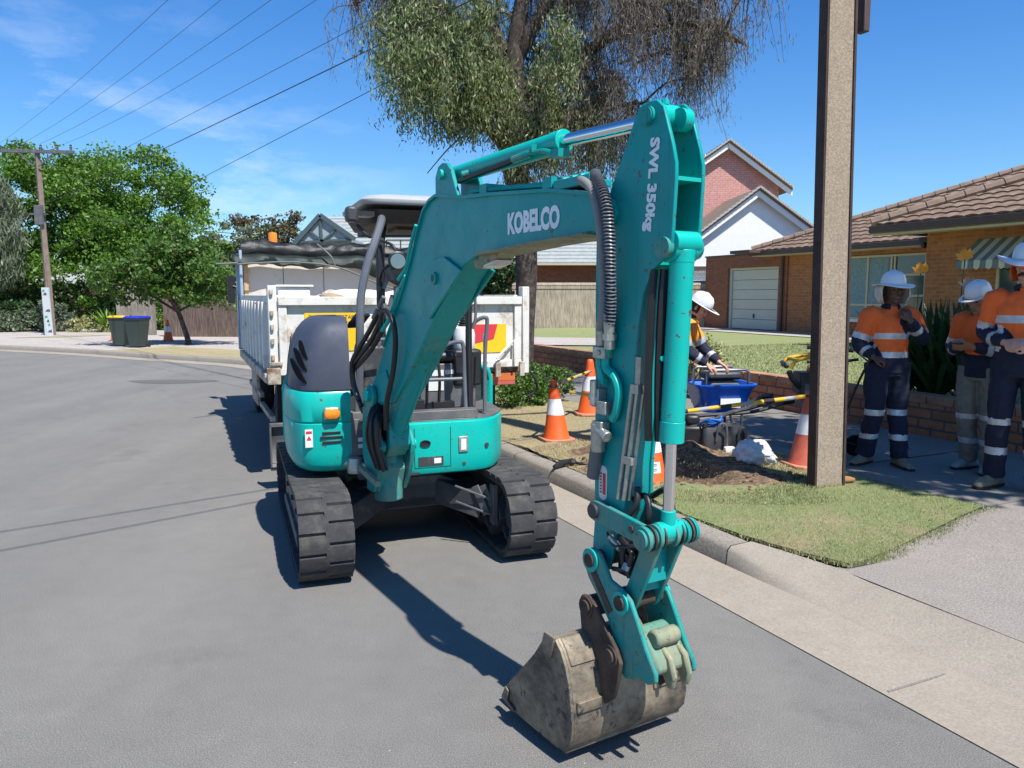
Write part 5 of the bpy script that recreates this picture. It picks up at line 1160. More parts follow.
gm = MB(SF); gm.box(11.3, sA - .02, tA, 18, zA - .10, zA - .04); gm.box(-8, sB - .03, tB, 15, zB - .12, zB - .06); gm.box(-8, sB - .04, tB + .0, tB + .02, zB - .16, zB - .1); obj('eaves', gm, E['cream'], rf_)
sp_ = MB(SF)
for a in (0, .16): sp_.lathe([(.01, 0), (.05, .01), (.07, .08), (.01, .08)], (11.7 + a, 15.6, 2.72), 10, 'y')
sp_.box(11.6, 11.95, 15.6, 15.7, 2.78, 2.9); obj('flood_light', sp_, M['black'], HA)
# ---- red brick two storey house
GA = radians(1); GFR = Frame((0, 0, 0), (cos(GA), sin(GA), 0), (-sin(GA), cos(GA), 0))
def gl(x, y): v = V((x, y, 0)); return v.dot(GFR.ex), v.dot(GFR.ey)
def gwall(d, x0, xa, x1, z0, za, z1, y, par, m):
    b = MB(GFR); b.prism([(x0, .2), (x0, z0), (xa, za), (x1, z1), (x1, .2)], y, y + d, 'xz'); return obj('wall', b, m, par, uv=True, smooth=0)
def gable(par, e0, ap, e1, y0, y1, m, trim, th=.12):
    b = MB(GFR)
    for (a, c_) in ((e0, ap), (ap, e1)): b.prism([a, c_, (c_[0], c_[1] + th), (a[0], a[1] + th)], y0, y1, 'xz')
    r_ = obj('roof', b, m, par, smooth=0); b = MB(GFR)
    for (a, c_) in ((e0, ap), (ap, e1)): b.prism([(a[0], a[1] - .24), (c_[0], c_[1] - .24), (c_[0], c_[1] - .003), (a[0], a[1] - .003)], y0 + .03, y0 + .09, 'xz')
    obj('barge_board', b, trim, r_, smooth=0); b = MB(GFR); n = 26
    for (a, c_) in ((e0, ap), (ap, e1)):
        for i in range(n):
            p_ = V((a[0], y0 - .02, a[1])).lerp(V((c_[0], y0 - .02, c_[1])), i / n); q_ = V((a[0], y0 - .02, a[1])).lerp(V((c_[0], y0 - .02, c_[1])), (i + 1.1) / n); b.bar(tuple(p_ + V((0, 0, th + .03))), tuple(q_ + V((0, 0, th))), .2, .07)
    obj('verge_tiles', b, plain('verge_mortar', (.40, .37, .33), .85), r_); return r_
rx, ry = gl(9.76, 36); RH = thing('red_brick_house', (9.76, 36, .2), 'two storey red brick house with a white edged gable', 'house')
gwall(8, rx - 2.9, rx, rx + 2.45, 6.35, 8.35, 6.65, ry, RH, E['redbrick'])
gable(RH, (rx - 3.3, 6.15), (rx, 8.42), (rx + 2.95, 6.32), ry - .4, ry + 8, E['ridge'], E['white'])
b = MB(GFR); b.add([(rx - .25, ry + .1, 8.42), (rx - 2.2, ry + .1, 7.08), (rx - 2.2, ry + 4.5, 7.08), (rx - .25, ry + 4.5, 8.42)], [(0, 1, 2, 3)]); obj('solar_panel', b, E['panel'], RH, solid=.05, recalc=False)
wx, wy = gl(9.65, 31); WH = thing('white_gable_house', (9.65, 31, .2), 'white rendered gable wing in front of the red brick house', 'house')
gwall(4.5, wx - 3.6, wx, wx + 2.7, 2.9, 5.6, 3.7, wy, WH, E['white'])
gable(WH, (wx - 4.0, 2.65), (wx, 5.68), (wx + 2.6, 3.85), wy - .3, wy + 4.5, E['ridge'], E['white'])
b = MB(GFR); b.box(wx - 3.7, wx + 2.7, wy - .12, wy - .003, 2.45, 2.75); obj('fascia', b, E['fascia'], WH)
b = MB(GFR); b.box(wx - 3.5, wx + 2.6, wy - .08, wy - .003, .3, 2.05); obj('lower_wall', b, E['garbrick'], WH, uv=True, smooth=0)
# ---- yellow trimmed house behind the pale brush fence
YH = thing('neighbour_house', (2.5, 40, 0), 'low brick house with dark roof and cream window frames behind the pale brush fence', 'house')
b = MB(); b.box(-2, 12, 40, 46, 0, 3.2); obj('wall', b, E['redbrick'], YH, uv=True, smooth=0)
b = MB(); b.add([(-2.6, 39.3, 3.25), (12.6, 39.3, 3.35), (12.6, 43, 5.2), (2.2, 43, 5.2)], [(0, 1, 2, 3)]); b.add([(-2.6, 39.3, 3.25), (2.2, 43, 5.2), (2.2, 47, 5.2), (-2.6, 47, 3.25)], [(0, 1, 2, 3)]); obj('roof', b, E['darkroof'], YH, solid=.15, recalc=False)
b = MB(); b.box(2.6, 12, 41.2, 46, 3.3, 6.3); obj('upper_wall', b, E['redbrick'], YH, uv=True, smooth=0)
b = MB(); b.box(4.5, 6.0, 41.15, 41.2, 4.3, 4.9); obj('vent', b, E['cream'], YH)
b = MB(); b.box(-2.6, 12.6, 39.25, 39.32, 3.02, 3.22); obj('fascia', b, E['cream'], YH)
for x in (1.1, 3.3, 5.2):
    f = MB(); f.box(x, x + 1.2, 39.94, 40.0, 1.6, 2.95); w1_ = obj('window', f, E['cream'], YH); f = MB(); f.box(x + .12, x + .54, 39.92, 39.94, 1.7, 2.85); f.box(x + .66, x + 1.08, 39.92, 39.94, 1.7, 2.85); obj('pane', f, E['curtain'], w1_)
# ---- grey roofed house behind the truck
GH = thing('grey_roofed_house', (-5, 30, 0), 'house with pale grey tiled roof, half timbered gable and solar panels behind the truck', 'house')
b = MB(); b.box(-8.3, 3.4, 31, 38, 0, 2.8); obj('wall', b, E['garbrick'], GH, uv=True, smooth=0)
def prow(mb, p00, p10, p01, p11, rows):
    A, B_, C_, D_ = map(V, (p00, p10, p01, p11))
    for j in range(rows):
        k0, k1 = j / rows, (j + 1) / rows; a = A.lerp(C_, k0); c_ = B_.lerp(D_, k0); e = A.lerp(C_, k1); f = B_.lerp(D_, k1); u = V((0, 0, .05))
        mb.add([tuple(x) for x in (a, c_, c_ + u, a + u, f, e)], [(0, 1, 2, 3), (3, 2, 4, 5)], False)
b = MB(); prow(b, (-9.3, 30.2, 2.85), (4.2, 30.2, 2.85), (-8.0, 34, 5.0), (2.5, 34, 5.0), 14); b.add([(-9.3, 30.2, 2.85), (-8.0, 34, 5.0), (-8.0, 38, 5.0), (-9.3, 38, 2.85)], [(0, 1, 2, 3)]); rf_ = obj('roof', b, E['greytile'], GH, recalc=False, smooth=0)
b = MB(); b.prism([(-8.35, 3.55), (-7.25, 4.6), (-6.1, 3.75), (-6.3, 3.7), (-8.2, 3.5)], 29.7, 33, 'xz'); b.prism([(-8.2, 3.2), (-6.0, 3.2), (-6.0, 3.72), (-7.25, 4.4), (-8.2, 3.6)], 29.9, 33, 'xz'); obj('gable_wall', b, plain('gable_grey', (.28, .33, .34), .7), GH)
b = MB()
for a, c_ in (((-8.35, 3.45), (-7.25, 4.62)), ((-7.25, 4.62), (-5.95, 3.72))): b.bar((a[0], 29.62, a[1]), (c_[0], 29.62, c_[1]), .12, .16)
b.bar((-8.2, 29.66, 3.60), (-6.1, 29.66, 3.72), .08, .08); b.bar((-7.22, 29.66, 3.6), (-7.25, 29.66, 4.5), .08, .08); b.bar((-7.2, 29.66, 3.65), (-7.75, 29.66, 4.1), .08, .07); b.bar((-7.2, 29.66, 3.65), (-6.7, 29.66, 4.05), .08, .07)
obj('gable_timber', b, plain('slate_trim', (.06, .09, .10), .6), GH)
for q in ([(-6.3, 32.1, 3.93), (-3.9, 32.1, 3.93), (-4.3, 33.7, 4.83), (-6.6, 33.7, 4.83)], [(-7.8, 30.0, 2.95), (-6.2, 30.0, 2.95), (-6.4, 31.0, 3.5), (-7.6, 31.0, 3.5)], [(-3.6, 31.0, 3.3), (-2.4, 31.0, 3.3), (-2.4, 32.2, 3.95), (-3.6, 32.2, 3.95)]):
    b = MB(); q = [V(p) + V((0, -.05, .14)) for p in q]; b.add(q, [(0, 1, 2, 3)], False); obj('solar_panel', b, E['panel'], GH, solid=.05, recalc=False)
b = MB()
for x in (-4.9, -4.35, -3.8): b.bar((x, 30.5, 3.1), (x, 30.5, 3.75), .05, .05)
b.bar((-4.9, 30.5, 3.75), (-3.8, 30.5, 3.75), .05, .05); b.bar((-4.9, 30.5, 3.2), (-3.8, 30.5, 3.2), .05, .05); obj('roof_frame', b, M['dgrey'], GH)
LH = thing('far_house', (-29, 45, 0), 'low house with pale roof glimpsed under the street trees', 'house')
b = MB(); b.box(-34, -22, 45, 50, 0, 2.3); obj('wall', b, E['redbrick'], LH, uv=True, smooth=0); b = MB(); b.add([(-35, 44.3, 2.25), (-21, 44.3, 2.25), (-23, 48, 3.8), (-33, 48, 3.8)], [(0, 1, 2, 3)]); b.box(-35, -21, 44.25, 44.3, 2.1, 2.28); obj('roof', b, E['greytile'], LH, recalc=False)
# ================================================================== POLES AND WIRES
SPx = (2.47, 5.92); SP = thing('stobie_pole', (*SPx, .1), 'concrete and rusty steel power pole rising beside the hole', 'pole')
PF = Frame((*SPx, 0), SF.ey, SF.ex)    # x across (t), y along street
b = MB(PF); b.loft([[(x_ - z * .028, y_, z) for x_, y_ in ((-w_, -.028), (w_, -.028), (w_, .028), (-w_, .028))] for z, w_ in ((-.3, .142), (9.3, .105))]); obj('concrete_core', b, E['pconcrete'], SP, smooth=0)
for sg in (-1, 1):
    b = MB(PF); rg = []
    for z, w_ in ((-.3, .142), (9.3, .105)):
        x0, x1 = sg * w_ - z * .028, sg * (w_ + .022) - z * .028; rg.append([(x0, -.040, z), (x1, -.040, z), (x1, .040, z), (x0, .040, z)])
    b.loft(rg)
    for z in (.5, 2, 3.5, 5, 6.5, 8): b.cyl((sg * (.15 - z * .0039) - z * .028, 0, z), (sg * (.172 - z * .0039) - z * .028, 0, z), .010, n=8)
    obj('steel_channel', b, plain('rusty_channel', (.055, .035, .03), .75, .2, .3, 9, .1), SP, smooth=0)
for z, l in ((7.3, 1.1), (5.0, .45)):
    b = MB(PF); b.box(-l - z * .028, l - z * .028, -.10, -.045, z - .05, z + .05); ar = obj('cross_arm', b, M['mgrey'], SP)
    for k in (-.9, -.35, .35, .9):
        b = MB(PF); b.lathe([(.01, 0), (.03, .01), (.02, .03), (.035, .04), (.02, .06), (.03, .07), (.01, .09)], (k * l - z * .028, -.08, z + .05), 10); obj('insulator', b, E['white'], ar)
b = MB(PF); b.box(.105, .165, -.05, .03, 3.55, 3.80); obj('junction_box', b, plain('box_brown', (.07, .045, .04), .6), SP, bevel=.006)
b = MB(PF); b.tube([(.03, -.08, 4.2), (.12, -.08, 4.2), (.12, -.08, 4.3)], .012, 6); b.box(.0, .09, -.07, -.04, 4.08, 4.18); obj('cable_clamp', b, M['dgrey'], SP)
FPx = V((-17.3, 29, 0)); FP_ = thing('power_pole', (-17.3, 29, 0), 'brown power pole with white wrapped base and short crossarm by the garden hedge', 'pole')
def fp(z): return (-17.3 - .015 * z, 29, z)
fd = Frame((0, 0, 0), (1, 0, 0), (0, 1, 0))
b = MB(); b.tube([fp(0), fp(6.9)], [.155, .10], 4); obj('pole_shaft', b, plain('pole_brown', (.20, .15, .115), .85, 0, .2, 5), FP_, smooth=0)
b = MB(); b.tube([fp(1.8), fp(6.8)], [.10, .07], 4); 
b = MB(); x0, y0 = -17.3, 28.82
b.prism([(x0 - .15, .05), (x0 + .16, .05), (x0 + .12, 1.9), (x0 - .17, 1.9)], y0 - .03, y0 - .0, 'xz'); wr = obj('pole_wrap', b, plain('wrap_pale', (.50, .54, .54), .6, 0, .05, 5), FP_)
for i, (dx, z, c) in enumerate(((-.08, 1.75, 'leafD'), (.02, 1.2, 'fascia'), (-.03, .95, 'leafB'), (0, .8, 'leafD'), (.05, .65, 'leafB'), (.07, .4, 'fascia'))):
    pass
sc_ = {'g': plain('scribble_green', (.05, .3, .2), .6), 'r': plain('scribble_dark', (.12, .06, .10), .6)}
for dx, z, c, w_ in ((-.10, 1.78, 'g', .05), (-.05, 1.66, 'r', .07), (.02, 1.05, 'r', .09), (-.06, .82, 'g', .06), (.0, .66, 'r', .05), (.03, .52, 'g', .04), (.05, .28, 'r', .08)):
    b = MB(); b.prism([(x0 + dx - w_, z - .04), (x0 + dx + w_, z - .05), (x0 + dx + w_ * .8, z + .05), (x0 + dx - w_ * .4, z + .03)], y0 - .036, y0 - .031, 'xz'); obj('painted_mark', b, sc_[c], wr)
b = MB(); b.bar((-18.9, 28.9, 6.86), (-16.0, 28.9, 6.80), .10, .11); b.bar((-17.3, 28.88, 6.3), (-16.7, 28.88, 6.78), .03, .05); b.bar((-17.5, 28.88, 6.3), (-18.0, 28.88, 6.78), .03, .05); ca = obj('cross_arm', b, M['mgrey'], FP_)
for x in (-18.7, -17.9, -17.2, -16.6, -16.1):
    b = MB(); b.lathe([(.01, 0), (.05, .01), (.03, .06), (.055, .08), (.03, .13), (.05, .16), (.01, .2)], (x, 28.9, 6.88), 8); obj('insulator', b, M['dgrey'], ca)
b = MB(); b.box(-17.75, -17.15, 28.85, 28.95, 4.55, 4.62); b.box(-17.55, -17.25, 28.8, 28.9, 4.2, 4.9); obj('bracket', b, M['mgrey'], FP_)
def wire(p0, p1, sag, r, label):
    p0, p1 = V(p0), V(p1); pts = []
    for i in range(25):
        t = i / 24; p = p0.lerp(p1, t); p.z -= sag * 4 * t * (1 - t); pts.append(tuple(p))
    b = MB(); b.tube(pts, r, 4); o = obj('power_line', b, M['black']); tag(o, label, 'power line', 'overhead wires'); return o
for i, (x0, o_, dr) in enumerate(((-18.7, -1.0, 'highest of the four parallel wires to the pole top'), (-17.9, -.4, 'second highest of the four parallel wires'), (-17.2, .4, 'third highest of the four parallel wires'), (-16.3, 1.0, 'lowest of the four parallel crossarm wires'))):
    wire((x0, 28.9, 7.1), PF(o_ + .25, -.08, 7.35), .45 if i else .3, .0055, dr)
wire((-17.08, 28.8, 5.47), (2.22, 5.85, 5.24), .04, 0.005, 'thin service wire entering the drooping tree highest of three')
wire((-17.12, 28.8, 4.93), (2.24, 5.85, 4.91), .04, 0.009, 'thick black service cable passing into the drooping tree')
wire((-17.25, 28.8, 3.01), (2.24, 5.85, 4.74), .04, 0.0055, 'lowest service cable passing into the drooping tree')
wire((-17.2, 28.8, 4.7), (-5.2, 31, 3.9), .3, .012, 'service cable sagging down to the grey roofed house')

for q_, lb_ in ((0, 'service cable crossing high over the road from the concrete pole'), (.32, 'second service cable crossing over the road beside the first')):
    wire(PF(-.15, -.06, 5.0 + q_ * .2), ((-8.2, -2.6, 5.3) if q_ else (-7.5, -3.5, 5.25)), .12, .010, lb_)
# ================================================================== DUMP TRUCK
ta = radians(23); TF = Frame((-2.02, 6.6, 0), (cos(ta), sin(ta), 0), (-sin(ta), cos(ta), 0))
TK = thing('tip_truck', TF(1.1, 1.5, 0), 'old white tip truck with rolled black tarp parked behind the excavator', 'truck')
def tk(name, mb, m, parent=None, **k): return (obj if name in ('rim', 'tarp_rope', 'tray_side', 'tailgate') else objs)(name, mb, m, parent or TK, **k)
TW = 2.3
b = MB(TF); b.box(.07, TW - .07, .0, .03, .97, 1.53); b.box(.02, TW - .02, -.05, .04, 1.53, 1.605); b.box(.02, TW - .02, -.04, .04, .93, 1.0)
for x in (.02, TW - .09): b.box(x, x + .07, -.035, .04, 1.0, 1.53)
tg = tk('tailgate', b, E['twhite'], bevel=.006)
b = MB(TF)
for x in (-.06, TW): b.box(x, x + .07, -.02, .09, .86, 1.70)
tk('corner_post', b, E['twhite'], bevel=.008)
b = MB(TF)
for z in (1.06, 1.2, 1.32, 1.44, 1.62): b.cyl((-.035, -.03, z), (-.035, -.03, z + .05), .016, n=8)
b.box(-.09, .02, -.08, .0, .86, 1.0); b.box(-.07, .04, -.06, -.02, 1.02, 1.05)
for x in (TW - .3, TW - .05): b.box(x, x + .05, -.07, -.03, .84, .98)
tk('hinge', b, E['trust'], tg, bevel=.004)
b = MB(TF); b.tube([(.16, -.05, 1.06), (.16, -.07, 1.1), (.155, -.06, 1.26)], .02, 8, 3); b.box(.12, .20, -.045, -.02, 1.24, 1.3); tk('latch_handle', b, E['trust'], tg)
b = MB(TF); b.box(.24, .74, -.008, -.002, 1.13, 1.465); sg_ = tk('warning_sign', b, plain('sign_yellow', (.80, .50, .01), .5, 0, .04, 8), tg)
for i, (tx, w_) in enumerate((('DO NOT OVERTAKE', .42), ('TURNING VEHICLE', .42))): text('sign_lettering', tx, M['dgrey'], sg_, TF(.275, -.0085, 1.41 - i * .055), TF.d(1, 0, 0), TF.d(0, 0, 1), w_, .036, .001, .006)
b = MB(TF); b.prism([(.42, 1.31), (.52, 1.31), (.48, 1.22), (.46, 1.22)], -.0095, -.0085); tk('sign_symbol', b, M['red'], sg_)
b = MB(TF); b.box(1.80, 2.13, -.008, -.002, 1.075, 1.345); s2_ = tk('rear_marker', b, plain('marker_yellow', (.80, .50, .01), .5, 0, .04, 8), tg)
b = MB(TF); b.prism([(1.802, 1.343), (2.04, 1.343), (2.0, 1.20), (1.802, 1.16)], -.0095, -.0085); tk('marker_stripe', b, plain('marker_red', (.60, .035, .05), .5, 0, .04, 8), s2_)
for nm, x in (('tray_side', -.03), ('tray_side', TW - .02)):
    b = MB(TF); b.box(x, x + .05, .09, 3.25, .95, 1.60); b.box(x - .03, x + .08, .09, 3.25, 1.56, 1.62)
    for i in range(9): y = .3 + i * .36; b.box(x - .055, x + .0, y, y + .09, .97, 1.56)
    o_ = tk(nm, b, E['twhite'], bevel=.006)
    b = MB(TF); b.box(x - .07, x + .09, .05, 3.25, .86, .945); tk('tray_rail', b, E['trust'], o_, bevel=.01)
b = MB(TF); b.box(0, TW, .04, 3.25, .88, .955); tk('tray_floor', b, E['trust'])
b = MB(TF); b.box(-.02, TW + .02, 3.26, 3.31, .95, 2.02); hb_ = tk('headboard', b, E['ply'])
b = MB(TF)
for x in (.45, .95, 1.45): b.box(x, x + .006, 3.255, 3.262, 1.0, 2.0)
tk('board_seam', b, E['fascia'], hb_)
b = MB(TF); b.box(-.11, -.03, 3.2, 3.28, .95, 2.12); b.box(TW + .02, TW + .1, 3.2, 3.28, .95, 2.12); b.tube([(-.06, 3.1, 1.2), (-.06, 3.1, 2.16)], .02, 8); tk('frame_post', b, plain('post_blue_grey', (.26, .33, .42), .6, 0, .1, 5), bevel=.01)
b = MB(TF); b.box(-.02, .03, 3.2, 3.25, 1.3, 2.0); tk('timber_post', b, plain('timber_pale', (.5, .33, .16), .8, 0, .2, 8))
b = MB(); rg = []
for i in range(70):
    a = i / 69; x = -.04 + (TW + .12) * a; r = .10 + .014 * sin(i * .31) + .010 * sin(i * .83 + 1) + .006 * random.random(); rg.append([TF(x, 3.3 + r * 1.15 * cos(2 * pi * k / 20 ), 2.165 + .014 * sin(i * .19) + r * sin(2 * pi * k / 20) + .016 * sin(2 * pi * k / 20 * 3 + i * .42) + .010 * sin(2 * pi * k / 20 * 5 - i * .9)) for k in range(20)])
b.loft(rg, local=False); tp_ = tk('tarp_roll', b, E['tarp'], smooth=70)
b = MB(); rg = []
for i in range(60):
    a = i / 59; x = -.15 + (TW + .25) * a; dz = .022 * sin(i * .23) + .016 * sin(i * .71 + 2) + .012 * random.random(); rg.append([TF(x, 3.17, 2.10 + dz * .4), TF(x, 3.08 + .02 * sin(i * .5), 2.06 + dz * .5), TF(x, 3.06 + .02 * sin(i * .7), 2.0 + dz), TF(x, 3.12, 1.985 + dz - (max(0, a - .5) * .75))])
b.loft(rg, cap=False, closed=False, local=False); tk('tarp_flap', b, E['tarp2'], tp_, smooth=70, solid=.02)
b = MB(TF); b.tube([(-.2, 3.0, 1.98), (.5, 2.98, 2.02), (1.1, 2.96, 1.96), (1.7, 2.9, 1.72), (2.3, 2.8, 1.62)], .012, 6, 5); b.tube([(.85, 3.05, 2.25), (1.0, 2.97, 2.1), (1.05, 2.96, 1.97)], .012, 6, 4); b.tube([(-.35, 2.9, 1.98), (-.1, 3, 2.0)], .014, 6); tk('tarp_rope', b, plain('rope_pale', (.12, .14, .12), .8), tp_)
# cab
b = MB(TF); b.loft([[(.1, 3.55, .6), (2.15, 3.55, .6), (2.15, 5.25, .6), (.1, 5.25, .6)], [(.1, 3.55, 1.5), (2.15, 3.55, 1.5), (2.15, 5.25, 1.5), (.1, 5.25, 1.5)], [(.18, 3.6, 2.2), (2.07, 3.6, 2.2), (2.07, 4.95, 2.2), (.18, 4.95, 2.2)], [(.25, 3.7, 2.26), (2.0, 3.7, 2.26), (2.0, 4.85, 2.26), (.25, 4.85, 2.26)]]); cab_ = tk('cab', b, E['twhite'], bevel=.02)
b = MB(TF); b.box(.3, 1.95, 3.535, 3.56, 1.55, 2.1); tk('rear_window', b, E['pane'], cab_)
b = MB(TF); b.box(.055, .095, 3.75, 4.9, 1.55, 2.05); tk('side_window', b, E['pane'], cab_); b = MB(TF); b.box(-.12, -.02, 5.1, 5.16, 1.5, 1.9); b.tube([(.1, 5.1, 1.7), (-.05, 5.1, 1.75)], .015, 6); tk('door_mirror', b, M['black'], cab_)
b = MB(TF); b.box(.33, .45, 3.66, 3.78, 2.262, 2.30); bc_ = tk('beacon_base', b, M['black'], cab_); b = MB(TF); b.lathe([(.01, 2.30), (.055, 2.30), (.055, 2.40), (.048, 2.425), (.01, 2.43)], (.39, 3.72, 0), 18); tk('beacon', b, M['orangelens'], bc_)
b = MB(TF)
for x in (.65, 1.5): b.box(x, x + .1, .1, 5.1, .55, .86)
b.box(.3, 2.0, .25, .33, .58, .68); b.box(.65, 1.6, .6, 1.2, .4, .55); tk('chassis', b, M['dgrey'])
def wheel(x0, x1, y, r=.41):
    b = MB(TF); w_ = x1 - x0; b.lathe([(r * .55, 0), (r * .92, 0), (r, .04), (r, w_ - .04), (r * .92, w_), (r * .55, w_)], (x0, y, r), 28, 'x'); w__ = tk('wheel', b, E['tyre'], smooth=40)
    b = MB(TF); b.lathe([(.02, .03), (r * .3, .0), (r * .3, .07), (r * .5, .09), (r * .56, .02), (r * .56, w_ - .02), (.02, w_ - .05)], (x0, y, r), 24, 'x'); tk('rim', b, E['trust'], w__)
for x in (.12, .36, 1.72, 1.96): wheel(x, x + .22, 1.15)
wheel(.15, .38, 4.45); wheel(1.9, 2.13, 4.45)
b = MB(TF); b.box(.05, .62, .58, .61, .28, .86); b.box(1.68, 2.25, .58, .61, .28, .86); tk('mud_flap', b, E['tyre'])
b = MB(TF); b.box(-.02, .02, .5, 1.6, .45, .50); b.box(-.02, .02, 1.55, 3.0, .55, .60); b.box(-.02, .01, 1.9, 2.6, .42, .80); tk('side_guard', b, E['trust'])
for x in (.12, 1.93):
    b = MB(TF); b.box(x, x + .30, -.0, .05, .755, .875); li_ = tk('light_housing', b, M['black']); 
    b = MB(TF); b.box(x + .01, x + .29, -.015, -.001, .80, .87); tk('tail_lamp', b, plain('lamp_orange', (.55, .14, .04), .3), li_)
    b = MB(TF); b.box(x + .01, x + .29, -.015, -.001, .76, .797); tk('tail_lamp', b, plain('lamp_pink', (.45, .10, .08), .3), li_)
b = MB(TF); b.tube([(TW + .05, .1, .95), (TW + .16, .05, .8), (TW + .18, .05, .68), (TW + .08, .05, .62)], .012, 8, 5); tk('air_hose', b, M['hose'])
b = MB(TF); b.tube([(2.18, -.05, 1.18), (2.0, -.09, 1.02)], .012, 6); b.tube([(2.2, -.05, 1.2), (2.2, -.07, .95)], .014, 6); tk('locking_lever', b, E['twhite'])
# load
ld = tag(obj('rubble_pile', (lambda mb: mb)(MB(TF)), E['twhite']), None)
bpy.data.objects.remove(ld)
RNG2 = random.Random(3)
def lump(c, r, m, name, label, cat, group=None, n=2):
    bm = bmesh.new(); bmesh.ops.create_icosphere(bm, subdivisions=n, radius=1)
    for v in bm.verts: k = 1 + RNG2.uniform(-.14, .14); v.co = V((v.co.x * r[0] * k, v.co.y * r[1] * k, v.co.z * r[2] * k))
    me = bpy.data.meshes.new(name); bm.to_mesh(me); bm.free(); me.materials.append(m)
    for p in me.polygons: p.use_smooth = True
    o = bpy.data.objects.new(name, me); COL.objects.link(o); o.location = c; return tag(o, label, cat, group)
b = MB(TF); rg = []
for i in range(30):
    x = .1 + 2.1 * i / 29; rg.append([(x, .15 + 3.0 * j / 19, 1.0 + .47 * (1 - ((i - 14.5) / 16) ** 4) * (.86 + .14 * sin(j * .4)) + RNG2.uniform(-.03, .03)) for j in range(20)])
b.loft(rg, cap=False, closed=False); o = obj('rubble', b, speckle('rubble', [(.25, .22, .18), (.45, .42, .38), (.65, .62, .58)], 12), recalc=False); o['kind'] = 'stuff'
tag(o, 'pale rubble filling the tray of the truck', 'rubble')
pw = plain('plaster_white', (.72, .70, .66), .9, 0, .1, 6, .3)
bx = MB(TF); bx.box(.06, .34, .30, .6, 1.5, 1.69); bx.box(.04, .37, .28, .63, 1.69, 1.71); tag(obj('polystyrene_box', bx, pw, bevel=.01), 'white lidded box lying on the truck load', 'box')
lump(TF(.78, .5, 1.58), (.36, .2, .09), pw, 'plaster_lump', 'broad white plaster lump near the middle of the truck load', 'rubble lump', 'white lumps on the truck load', 3)
lump(TF(1.22, .55, 1.58), (.20, .2, .08), pw, 'plaster_lump', 'small white lump at the far end of the truck load', 'rubble lump', 'white lumps on the truck load', 3)
lump(TF(.52, .22, 1.60), (.12, .08, .035), plain('tan_lump', (.35, .25, .15), .9), 'rubble_chunk', 'tan chunk against the truck tailgate rail', 'rubble chunk')
lump(TF(.16, 1.3, 1.54), (.1, .55, .09), plain('pink_lump', (.50, .27, .2), .9), 'brick_rubble', 'reddish rubble along the edge of the truck tray', 'rubble chunk')
# ================================================================== CONES, BARS
def cone(loc, rz, h, label, lean=(0, 0)):
    T = thing('traffic_cone', loc, label, 'traffic cone', 'orange traffic cones')
    T.location = loc; k = h / .7; O = V(loc)
    fr = Frame(O, (cos(rz) * k, sin(rz) * k, 0), (-sin(rz) * k, cos(rz) * k, 0), (lean[0] * k, lean[1] * k, k))
    b = MB(fr); b.loft([[(sx_ * .185, sy_ * .185, z) for sx_, sy_ in ((-1, -.7), (-.7, -1), (.7, -1), (1, -.7), (1, .7), (.7, 1), (-.7, 1), (-1, .7))] for z in (0, .03)]); obj('base', b, E['conebase'], T, bevel=.006)
    b = MB(fr); b.lathe([(.155, .03), (.150, .05), (.145, .06), (.103, .30)], n=28, cap=False); obj('lower_body', b, E['orange'], T)
    b = MB(fr); b.lathe([(.104, .302), (.072, .485)], n=28, cap=False); obj('reflective_sleeve', b, E['conewhite'], T)
    b = MB(fr); b.lathe([(.0725, .487), (.042, .66), (.036, .69), (.026, .70), (.026, .66)], n=28, cap=False); obj('upper_body', b, E['orange'], T)
    return T, fr
c1, f1 = cone((.46, 7.80, .14), .3, .62, 'orange and white cone with one white band nearest the truck, tilted slightly', (-.06, 0))
c2, f2 = cone((.97, 9.52, .14), .1, .69, 'orange and white cone farthest along the verge beside the path')
c3, f3 = cone((1.10, 6.02, .13), .7, .60, 'orange and white cone with a paper label behind the bucket cylinder')
c4, f4 = cone((2.56, 6.6, .14), .2, .66, 'faded red and white cone partly hidden by the concrete pole', (.03, 0))
for ch in c4.children:
    if ch.name.startswith(('lower', 'upper')): ch.data.materials[0] = plain('faded_orange', (.55, .12, .07), .6, 0, .2, 10)
b = MB(f3); 
rg = [[(cos(a) * (r + .002), sin(a) * (r + .002), z) for a in [radians(-118 + 8 * i - 40) for i in range(9)]] for z, r in ((.12, .136), (.22, .118))]
b.loft(rg, cap=False, closed=False); pl_ = obj('paper_label', b, E['white'], c3, recalc=False)
b = MB(f3)
for z in (.20, .185, .155, .14): 
    r = .151 - (z - .03) * .178; b.loft([[(cos(a) * (r + .005), sin(a) * (r + .005), zz_) for a in [radians(-150 + 8 * i) for i in range(6)]] for zz_ in (z, z + .006)], cap=False, closed=False)
obj('label_lines', b, M['dgrey'], pl_, recalc=False)
cone((-9.35 - 1.9, 25.2, .12), 0, .7, 'faded cone standing right of the wheelie bins under the street tree')
cone((-13.05, 25.3, .12), 0, .6, 'orange cone half hidden behind the yellow lidded bin')
def stripebar(name, p0, p1, n, label, r=.016, seq=('yellow', 'black')):
    T = thing(name, p0, label, 'barrier bar', 'yellow and black barrier bars'); p0, p1 = V(p0), V(p1)
    b = MB()
    mats = [E['yellow'], M['black'], plain('grey_band', (.35, .35, .34), .5)]
    for i in range(n):
        b.mi = (0, 1, 0, 2)[i % 4]; b.cyl(p0.lerp(p1, i / n), p0.lerp(p1, (i + 1) / n), r, n=10)
    obj('striped_tube', b, mats, T)
    for p, q in ((p0, p1), (p1, p0)):
        b = MB(); d = (p - q).normalized(); b.tube([p + V((cos(2 * pi * k / 12), sin(2 * pi * k / 12), 0)) * .04 + d * .03 for k in range(13)], .009, 6); obj('end_ring', b, M['black'], T)
    return T
